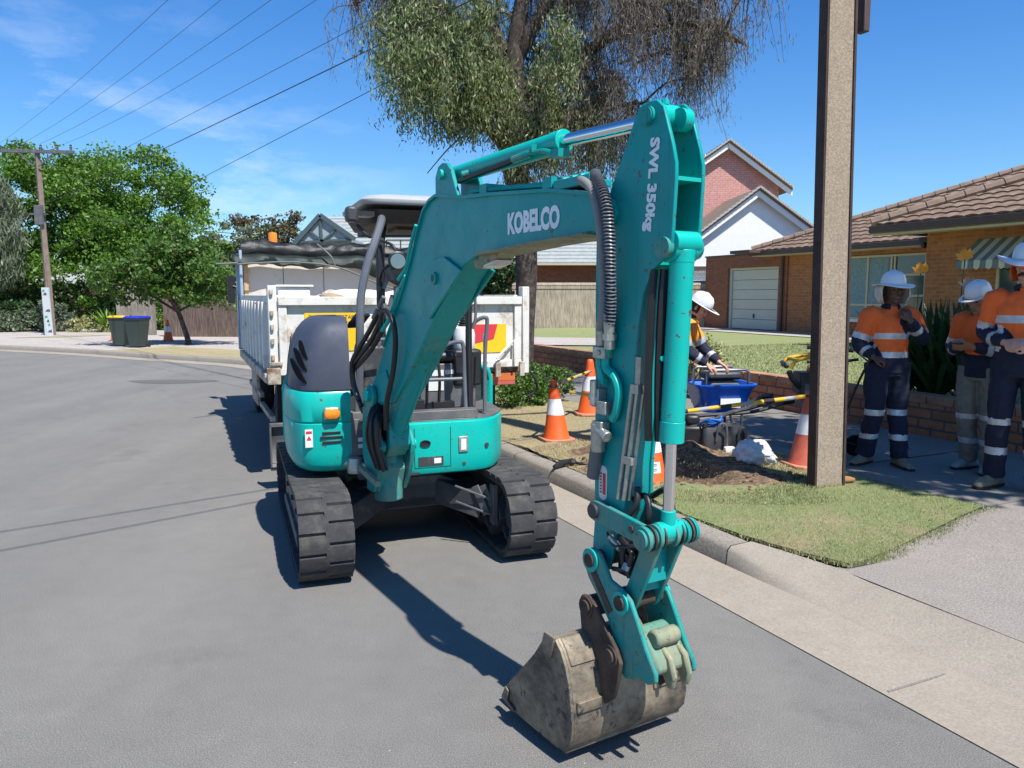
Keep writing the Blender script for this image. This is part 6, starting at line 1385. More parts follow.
t1 = (.46 - .04, 7.80, .14 + .57); t2 = (.97, 9.52, .14 + .60); t4 = (2.57, 6.6, .14 + .63)
stripebar('barrier_bar', (t1[0], t1[1], t1[2] - .01), (t2[0] - .02, t2[1] - .05, t2[2] - .06), 12, 'striped bar joining the two upright cones near the truck')
stripebar('barrier_bar', (t1[0] + .03, t1[1] + .03, t1[2] - .05), (1.25, 8.0, .50), 12, 'striped bar sloping from the cone towards the hole')
stripebar('barrier_bar', (1.30, 6.45, .62), (t4[0] - .03, t4[1], t4[2] - .02), 13, 'striped bar spanning above the white bag to the faded cone', .018)
stripebar('barrier_bar', (2.12, 7.62, .155), (2.42, 6.75, .155), 9, 'striped bar lying on the ground behind the white bag', .018)
# ================================================================== WHEELIE BINS
def bin_(loc, lidm, label, rz, wall=(.035, .05, .042)):
    T = thing('wheelie_bin', loc, label, 'wheelie bin', 'wheelie bins on the verge'); fr = yawframe(loc, rz, .84)
    def rr_(w_, d_, z): return [(-w_, -d_, z), (w_, -d_, z), (w_, d_, z), (-w_, d_, z)]
    b = MB(fr); b.loft([rr_(.20, .22, .04), rr_(.22, .25, .4), rr_(.27, .32, .95), rr_(.29, .35, .96), rr_(.29, .35, 1.0)]); obj('bin_body', b, plain('bin_green', wall, .5, 0, .1, 5), T, bevel=.02)
    b = MB(fr); b.loft([rr_(.30, .36, 1.0), rr_(.305, .365, 1.03), rr_(.25, .3, 1.07)]); obj('lid', b, lidm, T, bevel=.015)
    for x in (-.22, .2):
        b = MB(fr); b.lathe([(.02, 0), (.1, 0), (.1, .04), (.02, .04)], (x, .26, .1), 16, 'x'); obj('wheel', b, E['tyre'], T)
    b = MB(fr); b.tube([(-.2, .36, .96), (-.2, .42, 1.0), (.2, .42, 1.0), (.2, .36, .96)], .018, 8); obj('handle', b, M['black'], T)
bin_((-11.55, 22.75, .12), plain('lid_yellow', (.70, .42, .02), .5), 'dark green wheelie bin with a yellow lid', 5)
bin_((-10.78, 22.2, .12), plain('lid_blue', (.012, .03, .42), .5), 'dark green wheelie bin with a blue lid', -8)
b = MB(); b.tube([(-10.4, 22.6, .95), (-10.2, 24, .85), (-10.9, 25.2, .78)], .02, 6); 
b = MB(); b.bar((-10.35, 22.7, .92), (-11.25, 25.15, .78), .006, .06); tag(obj('barrier_tape', b, E['yellow']), 'yellow barrier tape between the blue lidded bin and a cone', 'tape')
# ================================================================== PEOPLE
SK = {'navy': plain('navy_drill', (.008, .011, .032), .85, 0, .25, 25, .15), 'hiorange': plain('hi_vis_orange', (.85, .14, .02), .75, 0, .1, 20, .1), 'hiyel': plain('hi_vis_amber', (.85, .30, .04), .75, 0, .1, 20, .1),
      'refl': plain('reflective_tape', (.50, .52, .55), .35, .3, .1, 30), 'greypant': plain('grey_work_trousers', (.19, .17, .145), .9, 0, .2, 20, .15), 'skind': plain('skin_dark', (.10, .052, .034), .5, 0, .1, 20), 'skinl': plain('skin_light', (.52, .27, .19), .5, 0, .1, 20), 'skinm': plain('skin_tan', (.33, .16, .10), .5, 0, .1, 20),
      'boot': plain('tan_boot', (.22, .17, .11), .8, 0, .3, 14, .1, dirt=(.3, .26, .2)), 'bootg': plain('grey_boot', (.26, .27, .25), .8, 0, .3, 14, .1), 'hat': plain('hat_white', (.74, .75, .76), .45, 0, .03, 12), 'hatcloth': plain('hat_cloth', (.62, .57, .50), .85, 0, .08, 20), 'hair': plain('dark_hair', (.03, .018, .012), .8, 0, .3, 60), 'eyew': plain('eye_white', (.7, .68, .65), .3), 'lip': plain('lip', (.30, .11, .09), .5)}
def remesh(name, mb, mats, vox, smooth=6, classify=None, parent=None, disp=0):
    me = bpy.data.meshes.new(name); me.from_pydata([tuple(p) for p in mb.v], [], mb.f); bm = bmesh.new(); bm.from_mesh(me); bmesh.ops.recalc_face_normals(bm, faces=bm.faces); bm.to_mesh(me); bm.free()
    o = bpy.data.objects.new(name, me); COL.objects.link(o)
    m = o.modifiers.new('r', 'REMESH'); m.mode = 'VOXEL'; m.voxel_size = vox; m.adaptivity = 0
    m = o.modifiers.new('s', 'SMOOTH'); m.iterations = smooth; m.factor = .5
    if disp:
        tx = bpy.data.textures.get('cloth_tex') or bpy.data.textures.new('cloth_tex', 'CLOUDS'); tx.noise_scale = .11; tx.noise_depth = 2
        m = o.modifiers.new('d', 'DISPLACE'); m.texture = tx; m.strength = disp; m.mid_level = .5; m.texture_coords = 'GLOBAL'
    dg = bpy.context.evaluated_depsgraph_get(); nm = bpy.data.meshes.new_from_object(o.evaluated_get(dg)); bpy.data.objects.remove(o)
    nm.name = name; o = bpy.data.objects.new(name, nm); COL.objects.link(o); nm.materials.clear()
    for q in mats: nm.materials.append(q)
    nm.polygons.foreach_set('use_smooth', [True] * len(nm.polygons))
    if classify:
        mi = [classify(p.center) for p in nm.polygons]; nm.polygons.foreach_set('material_index', mi)
    if parent: o.parent = parent; o.location = -parent.location
    return o
def seg_t(p, a, b):
    d = b - a; t = max(0, min(1, (p - a).dot(d) / d.length_squared)); return t, (p - (a + d * t)).length
def limbtube(mb, pts, rad, n=12): mb.tube(pts, rad, n, 4)
def handparts(mb, w, d, nrm, curl=.5, side=1):
    """world-space: wrist w, hand direction d, back-of-hand normal nrm"""
    w = V(w); d = V(d).normalized(); nrm = V(nrm); nrm = (nrm - d * nrm.dot(d)).normalized(); s = d.cross(nrm) * side
    rg = []
    for t, hw, hh in ((-.02, .024, .019), (0, .027, .018), (.03, .036, .016), (.06, .041, .015), (.085, .040, .013)):
        rg.append([w + d * t + s * cos(2 * pi * k / 10) * hw + nrm * sin(2 * pi * k / 10) * hh for k in range(10)])
    mb.loft(rg, local=False)
    for i, (o, l) in enumerate(((-.031, .062), (-.011, .074), (.010, .070), (.029, .054))):
        p = w + d * .078 + s * o; q = [p - d * .02, p]; a = 0
        for j, f in enumerate((.45, .32, .23)):
            a += curl * (.7, 1.0, .8)[j]; q.append(q[-1] + (d * cos(a) - nrm * sin(a)) * l * f * 1.15)
        fm = mb.fr; mb.fr = WORLD; mb.tube(q, [.010, .0105, .0098, .009, .0075], 7); mb.fr = fm
    p = w + d * .025 - s * .030; a = curl * .5
    q = [p, p - s * .022 + d * .02 - nrm * .008, p - s * .028 + d * .048 - nrm * .02, p - s * .018 + d * .07 - nrm * (.024 + .01 * curl)]
    fm = mb.fr; mb.fr = WORLD; mb.tube(q, [.013, .0125, .0105, .008], 7); mb.fr = fm
def person(loc, yaw, k, label, J, skin='skinl', top=('hiorange', 'navy'), pant='navy', pbands=(.50, .27), boot='boot', headyaw=0, headtilt=0, hat='brim', hips=.93, hands=True, moust=False, shx=.19, tbands=(1.20, 1.03), split=1.0):
    T = thing('person', loc, label, 'person'); fr = yawframe(loc, yaw, k)
    W = lambda p: fr(*p)
    hip = {s: V(J.get('hip' + s, ((-.095 if s == 'L' else .095), 0, hips))) for s in 'LR'}
    kn = {s: V(J['knee' + s]) for s in 'LR'}; an = {s: V(J['ankle' + s]) for s in 'LR'}
    C = V(J.get('chest', (0, 0, 1.28))); NK = V(J.get('neck', (0, 0, 1.47))); HD = V(J.get('head', (0, -.02, 1.62))); P = V(J.get('pelvis', (0, 0, .95))); WA = V(J.get('waist', (0, 0, 1.08)))
    sh = {s: V(J.get('sh' + s, ((-shx if s == 'L' else shx), 0, 1.39))) for s in 'LR'}; el = {s: V(J['elbow' + s]) for s in 'LR'}; wr = {s: V(J['wrist' + s]) for s in 'LR'}
    def ell(mb, c, rx, ry, n=18, up=None):
        return [tuple(V(c) + V((cos(2 * pi * i / n) * rx, sin(2 * pi * i / n) * ry, 0))) for i in range(n)]
    # --- body (skin)
    b = MB(fr)
    b.loft([ell(b, P - V((0, 0, .06)), .12, .09), ell(b, P, .14, .10), ell(b, WA, .125, .09), ell(b, C, .15, .10), ell(b, V((NK.x, NK.y, NK.z - .06)), .10, .07), ell(b, NK, .055, .058)])
    b.tube([tuple(NK - V((0, 0, .05))), tuple(NK * .5 + HD * .5), tuple(HD - V((0, 0, .04)))], [.06, .056, .055], 12)
    for s in 'LR':
        limbtube(b, [tuple(sh[s]), tuple(el[s]), tuple(wr[s])], [.045, .038, .026]); limbtube(b, [tuple(hip[s]), tuple(kn[s]), tuple(an[s])], [.07, .05, .035])
    hf = Frame(W(HD), fr.d(cos(headyaw), sin(headyaw), 0), fr.d(-sin(headyaw) * cos(headtilt), cos(headyaw) * cos(headtilt), sin(headtilt)), fr.d(sin(headyaw) * sin(headtilt), -cos(headyaw) * sin(headtilt), cos(headtilt)))
    def hb(mb): return mb.frame(hf)
    hb(b); rg = []
    for z, rx, fy, by in ((-.125, .02, .05, .0), (-.115, .042, .075, .02), (-.09, .055, .088, .045), (-.05, .064, .092, .075), (0, .072, .093, .092), (.04, .075, .092, .10), (.08, .068, .080, .095), (.11, .045, .05, .065), (.122, .015, .02, .02)):
        rg.append([(cos(2 * pi * i / 16) * rx, (sin(2 * pi * i / 16) * (by if sin(2 * pi * i / 16) > 0 else fy)), z) for i in range(16)])
    b.loft(rg); b.loft([[(x * w_, y, z) for x in (-1, 1)] + [(x * w_, -.06, z) for x in (1, -1)] for z, w_, y in ((-.045, .018, -.112), (-.03, .016, -.118), (.0, .009, -.100), (.03, .007, -.090))])
    b.ball((0, -.082, .030), (.05, .018, .012), 10); b.ball((0, -.085, -.075), (.026, .014, .010), 10); b.ball((0, -.076, -.11), (.028, .018, .016), 10)
    for x in (-1, 1): b.ball((x * .077, .008, -.005), (.010, .018, .033), 8); b.ball((x * .04, -.072, -.02), (.02, .02, .018), 8)
    b.frame(fr)
    hd_ = J.get('hdir', {}); hn = J.get('hnrm', {}); hc = J.get('curl', {})
    for s in 'LR':
        d_ = V(hd_.get(s, (wr[s] - el[s]))); n_ = V(hn.get(s, (0, -1, .2)))
        handparts(b, W(wr[s]), fr.d(*d_), fr.d(*n_), hc.get(s, .5), -1 if s == 'L' else 1)
    body = remesh('body', b, [SK[skin]], .0065 * k, 3, None, T)
    b = MB(hf)
    for x in (-1, 1): b.ball((x * .029, -.084, -.002), (.012, .008, .007), 10)
    obj('eyes', b, [SK['hair']], body)
    b = MB(hf); b.ball((0, -.100, -.072), (.022, .006, .006), 8); obj('mouth', b, SK['lip'], body)
    b = MB(hf); rg = []
    for z, rx, by in ((-.07, .05, .072), (-.04, .072, .088), (0, .079, .099), (.05, .081, .106), (.09, .07, .098), (.125, .03, .04)):
        rg.append([(cos(a) * rx, max(-.03, sin(a) * by), z) for a in [-.35 + (pi + .7) * i / 14 for i in range(15)]])
    b.loft(rg, cap=False, closed=False); obj('hair', b, SK['hair'], body, recalc=False, solid=.006)
    if moust:
        b = MB(hf); b.ball((0, -.100, -.056), (.033, .010, .009), 12); b.ball((0, -.10, -.048), (.02, .008, .007), 8)
        for x in (-1, 1): b.ball((x * .03, -.093, -.064), (.010, .008, .012), 8)
        obj('moustache', b, SK['hair'], body)
    # --- shirt
    b = MB(fr)
    b.loft([ell(b, P - V((0, 0, .09)), .185, .135), ell(b, P, .180, .135), ell(b, WA, .172, .125), ell(b, C - V((0, 0, .05)), .190, .135), ell(b, C + V((0, 0, .05)), .195, .13), ell(b, V((NK.x, NK.y, NK.z - .07)), .155, .095), ell(b, V((NK.x, NK.y, NK.z - .03)), .085, .075), ell(b, V((NK.x, NK.y, NK.z + .0)), .066, .068)])
    for s in 'LR':
        m_ = sh[s] * .75 + C * .25; limbtube(b, [tuple(m_), tuple(sh[s]), tuple(sh[s] * .5 + el[s] * .5), tuple(el[s]), tuple(el[s] * .35 + wr[s] * .65), tuple(wr[s] - (wr[s] - el[s]).normalized() * .012)], [.085, .079, .073, .062, .052, .040], 14)
    ws = {s: (W(sh[s]), W(el[s]), W(wr[s])) for s in 'LR'}
    Pz = {k_: W((0, 0, k_)).z for k_ in ()}
    sp0, spd = W(P), (W(NK) - W(P))
    def clsh(p):
        best = None
        for s in 'LR':
            a, e, w_ = ws[s]; t1, d1 = seg_t(p, a, e); t2, d2 = seg_t(p, e, w_)
            lat = abs((p - W((P.x, P.y, 0))).dot(fr.ex) / k / k)
            if min(d1, d2) < .098 * k and (t1 > .12 or d2 < d1) :
                dm = min(d1, d2)
                if best is None or dm < best[0]: best = (dm, t1 if d1 < d2 else 1 + t2)
        tt = (p - sp0).dot(spd) / spd.length_squared
        tor = seg_t(p, sp0, W(C))[1]
        if best and (best[0] < tor * .62 or tt > 1.0 or tor > .2 * k):
            t = best[1]
            if .66 < t < .86: return 2
            if 1.45 < t < 1.62: return 2
            return 0 if t <= .68 else 1
        z = P.z + tt * (NK.z - P.z)
        for q in tbands:
            if q - .027 < z < q + .027: return 2
        return 0 if z > split else 1
    shirt = remesh('shirt', b, [SK[top[0]], SK[top[1]], SK['refl']], .009 * k, 4, clsh, T, .022)
    b = MB(fr); NKc = NK + V((0, -.0, -.01)); b.loft([[(NKc.x + cos(a) * r1, NKc.y + sin(a) * r2, NKc.z + z) for a in [radians(-62 + (304) * i / 20) + 0 for i in range(21)]] for r1, r2, z in ((.078, .078, -.02), (.068, .068, .028), (.086, .082, .0))], cap=False, closed=False)
    obj('collar', b, SK[top[1]], shirt, recalc=False, solid=.006)
    # --- trousers
    b = MB(fr); b.loft([ell(b, (P.x, P.y, P.z - .12), .165, .125), ell(b, P - V((0, 0, .03)), .17, .128), ell(b, P + V((0, 0, .05)), .158, .118)])
    for s in 'LR': limbtube(b, [tuple(hip[s] + V((0, 0, .02))), tuple(hip[s] * .5 + kn[s] * .5), tuple(kn[s]), tuple(kn[s] * .5 + an[s] * .5), tuple(an[s] + V((0, 0, -.01)))], [.105, .098, .082, .078, .076], 14)
    wl = {s: (W(kn[s]), W(an[s])) for s in 'LR'}; hp = {s: W(hip[s]) for s in 'LR'}
    def cltr(p):
        z = (p.z - loc[2]) / k
        for q in pbands:
            if q - .026 < z < q + .026: return 1
        return 0
    remesh('trousers', b, [SK[pant], SK['refl']], .009 * k, 4, cltr, T, .028)
    for s in 'LR':
        f_ = V(J.get('foot' + s, (0, -1, 0))).normalized(); sd_ = V((-f_.y, f_.x, 0)); a_ = an[s]; b = MB(fr); rg = []
        for t, hw, h0, h1 in ((-.095, .026, .006, .06), (-.07, .036, .002, .10), (-.02, .040, .0, .13), (.03, .042, .0, .115), (.09, .047, .0, .078), (.15, .046, .0, .062), (.185, .032, .004, .045), (.198, .015, .01, .03)):
            c_ = V((a_.x, a_.y, 0)) + f_ * t; z0 = a_.z - .09
            rg.append([tuple(c_ + sd_ * hw * x + V((0, 0, z0 + (h0 if z < 0 else h1 * z)))) for x, z in ((-1, -1), (1, -1), (1.0, .4), (.7, .85), (0, 1), (-.7, .85), (-1.0, .4))])
        b.loft(rg); b.tube([tuple(a_ + V((0, 0, -.01))), tuple(a_ + V((0, 0, .06)))], [.05, .055], 12); bt = obj('boot', b, SK[boot], T, sub=1, smooth=60)
        b = MB(fr); b.loft([[tuple(V((a_.x, a_.y, a_.z - .092 + h)) + f_ * t + sd_ * w_ * x) for t, w_, x in ((-.095, .03, -1), (-.095, .03, 1), (.03, .045, 1), (.14, .05, 1), (.2, .02, 1), (.2, .02, -1), (.14, .05, -1), (.03, .045, -1))] for h in (0, .02)]); obj('sole', b, SK['hair'], bt)
    # --- hat
    h = MB(hf); dome = [(.108, .035), (.108, .06), (.104, .09), (.092, .125), (.068, .152), (.03, .166), (.004, .168)]
    h.lathe(dome, n=28, sx=.92, sy=1.12, cap=False)
    h.loft([[(x, -.12 * (1 - abs(x) * 8) * 0 + y, z) for x, y, z in ((-.012, -.08 + .16 * t, .128 + .048 * sin(pi * t)), (.012, -.08 + .16 * t, .128 + .048 * sin(pi * t)))] for t in [i / 10 for i in range(11)]], cap=False, closed=False)
    ho = obj('hard_hat', h, SK['hat'], T, recalc=False, smooth=60, solid=.004)
    h = MB(hf)
    def brim(r1, drop, wob, r0=.104, n=40, fwd=1.0, z0=.045):
        rg = []
        for rr_, dz in ((r0, 0), ((r0 + r1) / 2, -drop * .4), (r1, -drop)):
            rg.append([(cos(2 * pi * i / n) * rr_ * .95, sin(2 * pi * i / n) * rr_ * 1.12 * (fwd if sin(2 * pi * i / n) < 0 else 1), z0 + dz + wob * (rr_ - r0) * sin(2 * 2 * pi * i / n + 1.2) * 3) for i in range(n)])
        rg = [list(r) + [r[0]] for r in rg]; h.loft(rg, cap=False, closed=False)
    if hat == 'brim':
        brim(.180, .012, .06); obj('hat_brim', h, SK['hat'], ho, recalc=False, solid=.005)
        h = MB(hf); rg = []
        for i in range(25):
            a = radians(-22 + 224 * i / 24); rg.append([(cos(a) * r * .9, sin(a) * r, z) for r, z in ((.125, .045), (.148 + .015 * sin(i * 1.7), -.0), (.150 + .02 * sin(i * 1.3), -.06), (.115 + .015 * sin(i * 2.1), -.13))])
        h.loft(rg, cap=False, closed=False); obj('neck_flap', h, SK['hatcloth'], ho, recalc=False, solid=.004, smooth=60)
    elif hat == 'peak':
        brim(.128, .004, 0, fwd=1.55); obj('hat_brim', h, SK['hat'], ho, recalc=False, solid=.005)
    elif hat == 'orange':
        brim(.20, .005, .14); obj('hat_brim', h, SK['hat'], ho, recalc=False, solid=.004)
        h = MB(hf); brim(.198, .005, .14, z0=.037); obj('brim_underside', h, SK['hiorange'], ho, recalc=False, solid=.004)
        h = MB(hf); rg = []
        for i in range(15):
            a = radians(10 + 160 * i / 14); rg.append([(cos(a) * r * .9, sin(a) * r, z) for r, z in ((.12, .04), (.135, -.03), (.12, -.11))])
        h.loft(rg, cap=False, closed=False); obj('neck_flap', h, SK['hiorange'], ho, recalc=False, solid=.004)
    return T
G = .137
person((3.27, 6.68, G), 2, .945, 'worker in white brimmed hard hat raising a hand to the mouth beside the concrete pole', dict(
    kneeL=(-.115, -.03, .50), kneeR=(.10, -.02, .50), ankleL=(-.14, .06, .09), ankleR=(.11, -.10, .09), footL=(-.85, -.5, 0), footR=(.1, -1, 0),
    elbowL=(-.275, .01, 1.13), wristL=(-.20, -.12, 1.01), elbowR=(.27, -.07, 1.17), wristR=(.085, -.185, 1.34), hdir=dict(L=(.75, -.4, -.25), R=(-.35, .12, .9)), hnrm=dict(L=(.1, -.6, .8), R=(.2, -.9, -.1)), curl=dict(L=.9, R=1.0)),
    skin='skind', boot='boot', headtilt=.05, headyaw=0, hat='brim', tbands=(1.20, 1.03), split=1.005)
person((3.95, 6.44, G), -62, .93, 'shorter worker in grey trousers and smooth white hard hat looking down at a phone', dict(
    chest=(0, -.03, 1.27), neck=(0, -.06, 1.44), head=(0, -.12, 1.56), kneeL=(-.09, -.04, .50), kneeR=(.10, -.0, .50), ankleL=(-.10, .06, .09), ankleR=(.11, .02, .09), footL=(-.2, -1, 0), footR=(.25, -1, 0),
    shL=(-.18, -.04, 1.37), shR=(.18, -.04, 1.37), elbowL=(-.24, -.06, 1.10), wristL=(-.09, -.27, 1.13), elbowR=(.23, -.06, 1.10), wristR=(.07, -.28, 1.14), hdir=dict(L=(.4, -.7, .25), R=(-.4, -.7, .2)), hnrm=dict(L=(-.5, -.3, -.6), R=(.5, -.3, -.6)), curl=dict(L=.9, R=.9)),
    skin='skinm', pant='greypant', boot='bootg', headtilt=.32, hat='peak', tbands=(), split=1.08)
person((3.84, 5.78, G), -42, 1.05, 'tall worker with a moustache and orange lined wide hat, hands held together', dict(
    kneeL=(-.11, -.03, .50), kneeR=(.11, -.03, .50), ankleL=(-.13, .03, .09), ankleR=(.14, .02, .09), footL=(-.45, -1, 0), footR=(.15, -1, 0),
    elbowL=(-.245, .03, 1.13), wristL=(-.08, -.20, 1.08), elbowR=(.265, .0, 1.12), wristR=(.08, -.21, 1.07), hdir=dict(L=(.75, -.5, 0), R=(-.75, -.45, 0)), hnrm=dict(L=(-.3, -.8, .5), R=(.3, -.8, .5)), curl=dict(L=1.0, R=.9)),
    skin='skinl', boot='boot', headtilt=.05, headyaw=-.12, hat='orange', moust=True, tbands=(1.24, 1.08), split=1.03, pbands=(.50, .28))
person((1.55, 7.66, G - .02), 64, .935, 'worker in white hat bending over the blue wheelbarrow behind the excavator arm', dict(
    pelvis=(0, .10, .92), waist=(0, .05, 1.05), chest=(0, -.10, 1.24), neck=(0, -.24, 1.39), head=(0, -.32, 1.48), hipL=(-.1, .1, .9), hipR=(.1, .1, .9), kneeL=(-.13, .0, .50), kneeR=(.13, .02, .50), ankleL=(-.15, .08, .09), ankleR=(.15, .1, .09),
    shL=(-.19, -.18, 1.30), shR=(.19, -.18, 1.30), elbowL=(-.21, -.26, 1.04), wristL=(-.12, -.44, .90), elbowR=(.23, -.32, 1.05), wristR=(.14, -.52, .90), hdir=dict(L=(.1, -.8, -.4), R=(-.1, -.8, -.45)), curl=dict(L=.7, R=.7)),
    skin='skinl', top=('hiyel', 'navy'), headtilt=.55, hat='peak', split=1.22, tbands=())
b = MB(yawframe((3.95, 6.44, G), -62, .93)); b.box(-.035, .04, -.42, -.34, 1.165, 1.178); tag(obj('mobile_phone', b, M['black'], bevel=.003), 'black mobile phone held by the worker in grey trousers', 'phone')
# ================================================================== GEAR BY THE HOLE
WB = thing('wheelbarrow', (2.15, 7.9, .14), 'blue tub wheelbarrow beside the low brick wall', 'wheelbarrow'); wf = yawframe((2.15, 7.9, .015), 8, .92)
def rrect(x0, x1, y0, y1, r, z):
    out = []
    for cx, cy, a in ((x1 - r, y1 - r, 0), (x0 + r, y1 - r, 90), (x0 + r, y0 + r, 180), (x1 - r, y0 + r, 270)):
        for i in range(5): t = radians(a + i * 22.5); out.append((cx + r * cos(t), cy + r * sin(t), z))
    return out
b = MB(wf); rg = [rrect(-.24, .2, -.2, .2, .07, .46), rrect(-.25, .22, -.21, .21, .08, .48), rrect(-.33, .30, -.27, .27, .1, .72), rrect(-.37, .335, -.31, .31, .11, .76), rrect(-.37, .335, -.31, .31, .11, .775), rrect(-.345, .31, -.285, .285, .1, .775), rrect(-.31, .28, -.25, .25, .1, .70), rrect(-.22, .18, -.18, .18, .06, .49)]
b.loft(rg); obj('tub', b, E['blue'], WB, smooth=50)
b = MB(wf); b.box(-.10, .13, -.262, -.25, .52, .62); obj('tub_label', b, E['white'], WB)
b = MB(wf)
for y in (-.22, .2): b.tube([(-.55, y * .5, .40), (-.2, y, .44), (.3, y * 1.1, .47), (.62, y * 1.2, .56), (.72, y * 1.2, .575)], .02, 8, 3)
fr_ = obj('frame', b, M['dgrey'], WB)
for y in (-.26, .24):
    b = MB(wf); b.tube([(.62, y, .562), (.75, y, .58)], .026, 8); obj('grip', b, M['black'], WB)
    b = MB(wf); b.tube([(.02, y * .9, .46), (.10, y * .9, .15), (.16, y * .9, .15), (.16, y * .9, .47)], .014, 8); obj('leg', b, M['dgrey'], WB)
b = MB(wf); b.lathe([(.03, -.03), (.12, -.04), (.18, -.03), (.18, .03), (.12, .04), (.03, .03)], (-.6, 0, .31), 20, 'y'); obj('wheel', b, E['tyre'], WB)
GN = thing('generator', (2.15, 7.9, .5), 'grey petrol generator in a tubular frame inside the blue tub', 'generator'); b = MB(wf); b.box(-.18, .18, -.14, .14, .52, .80); obj('engine', b, M['mgrey'], GN, bevel=.03)
b = MB(wf); b.box(-.2, .2, -.13, .16, .81, .90); obj('fuel_tank', b, M['dgrey'], GN, bevel=.03)
for y in (-.2, .2):
    b = MB(wf); b.tube([(-.24, y, .52), (-.24, y, .90), (-.2, y, .93), (.2, y, .93), (.24, y, .90), (.24, y, .52)], .016, 8); obj('tube_frame', b, M['steel'], GN)
b = MB(wf); b.box(.06, .14, -.152, -.142, .66, .73); obj('red_switch', b, M['red'], GN)
b = MB(); b.tube([(1.95, 7.35, .42), (2.15, 7.5, .47), (2.4, 7.55, .52), (2.62, 7.5, .60)], .022, 8, 4); b.tube([(1.6, 7.3, .36), (1.95, 7.35, .42)], .03, 8); b.ball((2.64, 7.5, .605), (.04, .03, .025), 8); b.bar((1.55, 7.3, .33), (1.85, 7.35, .40), .16, .03)
tag(obj('leaf_blower_tube', b, M['dgrey']), 'long dark nozzle resting in front of the wheelbarrow', 'tool')
TB = thing('tool_bag', (2.02, 7.35, .14), 'open black and grey tool bag beside the dug hole', 'bag'); tf_ = yawframe((2.0, 7.3, 0), 10)
b = MB(tf_); b.loft([rrect(-.2, .2, -.11, .11, .04, .14), rrect(-.22, .22, -.13, .13, .05, .28), rrect(-.2, .2, -.09, .1, .04, .38), rrect(-.17, .17, -.06, .07, .03, .36)]); obj('bag_body', b, M['dgrey'], TB, smooth=50)
b = MB(tf_); b.tube([(-.1, -.13, .25), (-.09, -.16, .4), (-.02, -.17, .40), (.0, -.15, .18)], .012, 6, 3); b.tube([(.12, -.13, .25), (.13, -.16, .36), (.18, -.16, .36), (.2, -.14, .2)], .012, 6, 3); obj('handle', b, M['mgrey'], TB)
b = MB(tf_); b.box(-.03, .07, -.19, -.14, .14, .20); obj('white_pouch', b, E['white'], TB, bevel=.01)
b = MB()
for i in range(5): b.tube([(1.78 + .03 * i, 7.25, .40 + .02 * sin(i)), (1.86 + .03 * i, 7.15 + .02 * i, .46 - .015 * i), (1.98, 7.2, .42 + .015 * i), (1.82 + .05 * i, 7.3, .35)], .009, 6, 4)
tag(obj('blue_rope', b, plain('blue_rope', (.02, .16, .55), .6)), 'tangle of blue rope lying on the dark pump', 'rope')
PM = thing('water_pump', (1.78, 7.35, .12), 'black pump box standing at the edge of the hole', 'pump'); b = MB(); b.box(1.62, 1.9, 7.22, 7.45, .12, .38); b.box(1.66, 1.8, 7.26, 7.4, .38, .48); obj('pump_body', b, M['black'], PM, bevel=.03); b = MB(); b.tube([(1.62, 7.3, .2), (1.5, 7.2, .15), (1.45, 6.95, .12), (1.5, 6.7, .05)], .025, 8, 4); obj('suction_hose', b, M['hose'], PM)
# plastic bag
o = lump((2.10, 6.62, .245), (.155, .13, .115), plain('bag_white', (.62, .64, .66), .35, 0, .08, 14, .5), 'plastic_bag', 'crumpled translucent white plastic bag on the grass', 'plastic bag', None, 4)
tx = bpy.data.textures.new('crumple', 'CLOUDS'); tx.noise_scale = .06
m_ = o.modifiers.new('d', 'DISPLACE'); m_.texture = tx; m_.strength = .06; m_.texture_coords = 'GLOBAL'
for v in o.data.vertices:
    if v.co.x > .06: v.co.z -= (v.co.x - .06) * .7; v.co.x *= 1.35; v.co.y *= .7
    v.co.z = max(v.co.z, -.10)
# rammer
RM = thing('trench_rammer', (2.95, 7.35, .14), 'yellow and black trench rammer half hidden by the concrete pole', 'rammer'); rf2 = yawframe((2.93, 7.35, .13), 0)
b = MB(rf2)
for y in (-.12, .12): b.tube([(-.30, y, .80), (-.24, y, .88), (.0, y, .92), (.18, y, .92), (.22, y, .80), (.12, y, .62)], .018, 8, 4)
b.tube([(-.24, -.12, .88), (-.24, .12, .88)], .018, 8); obj('handle_frame', b, E['yellow'], RM)
b = MB(rf2); b.tube([(-.32, -.12, .78), (-.28, -.12, .70), (-.2, -.1, .62)], .028, 8, 3); b.tube([(-.34, -.12, .82), (-.30, .12, .84)], .024, 8); b.box(-.2, -.04, -.1, .1, .55, .76); obj('grip_guard', b, M['black'], RM, bevel=.01)
b = MB(rf2); b.box(-.16, .08, -.11, .11, .40, .66); obj('engine', b, M['mgrey'], RM, bevel=.02); b = MB(rf2); b.box(-.08, .12, -.09, .09, .62, .82); obj('fuel_tank', b, plain('rammer_amber', (.55, .22, .02), .5), RM, bevel=.03)
b = MB(rf2); b.lathe([(.02, .06)] + [((.085 if i % 2 else .07), .08 + i * .025) for i in range(12)] + [(.02, .38)], (0, 0, 0), 16); obj('bellows', b, M['black'], RM); b = MB(rf2); b.box(-.16, .16, -.13, .13, .0, .06); obj('shoe', b, M['dgrey'], RM, bevel=.02)
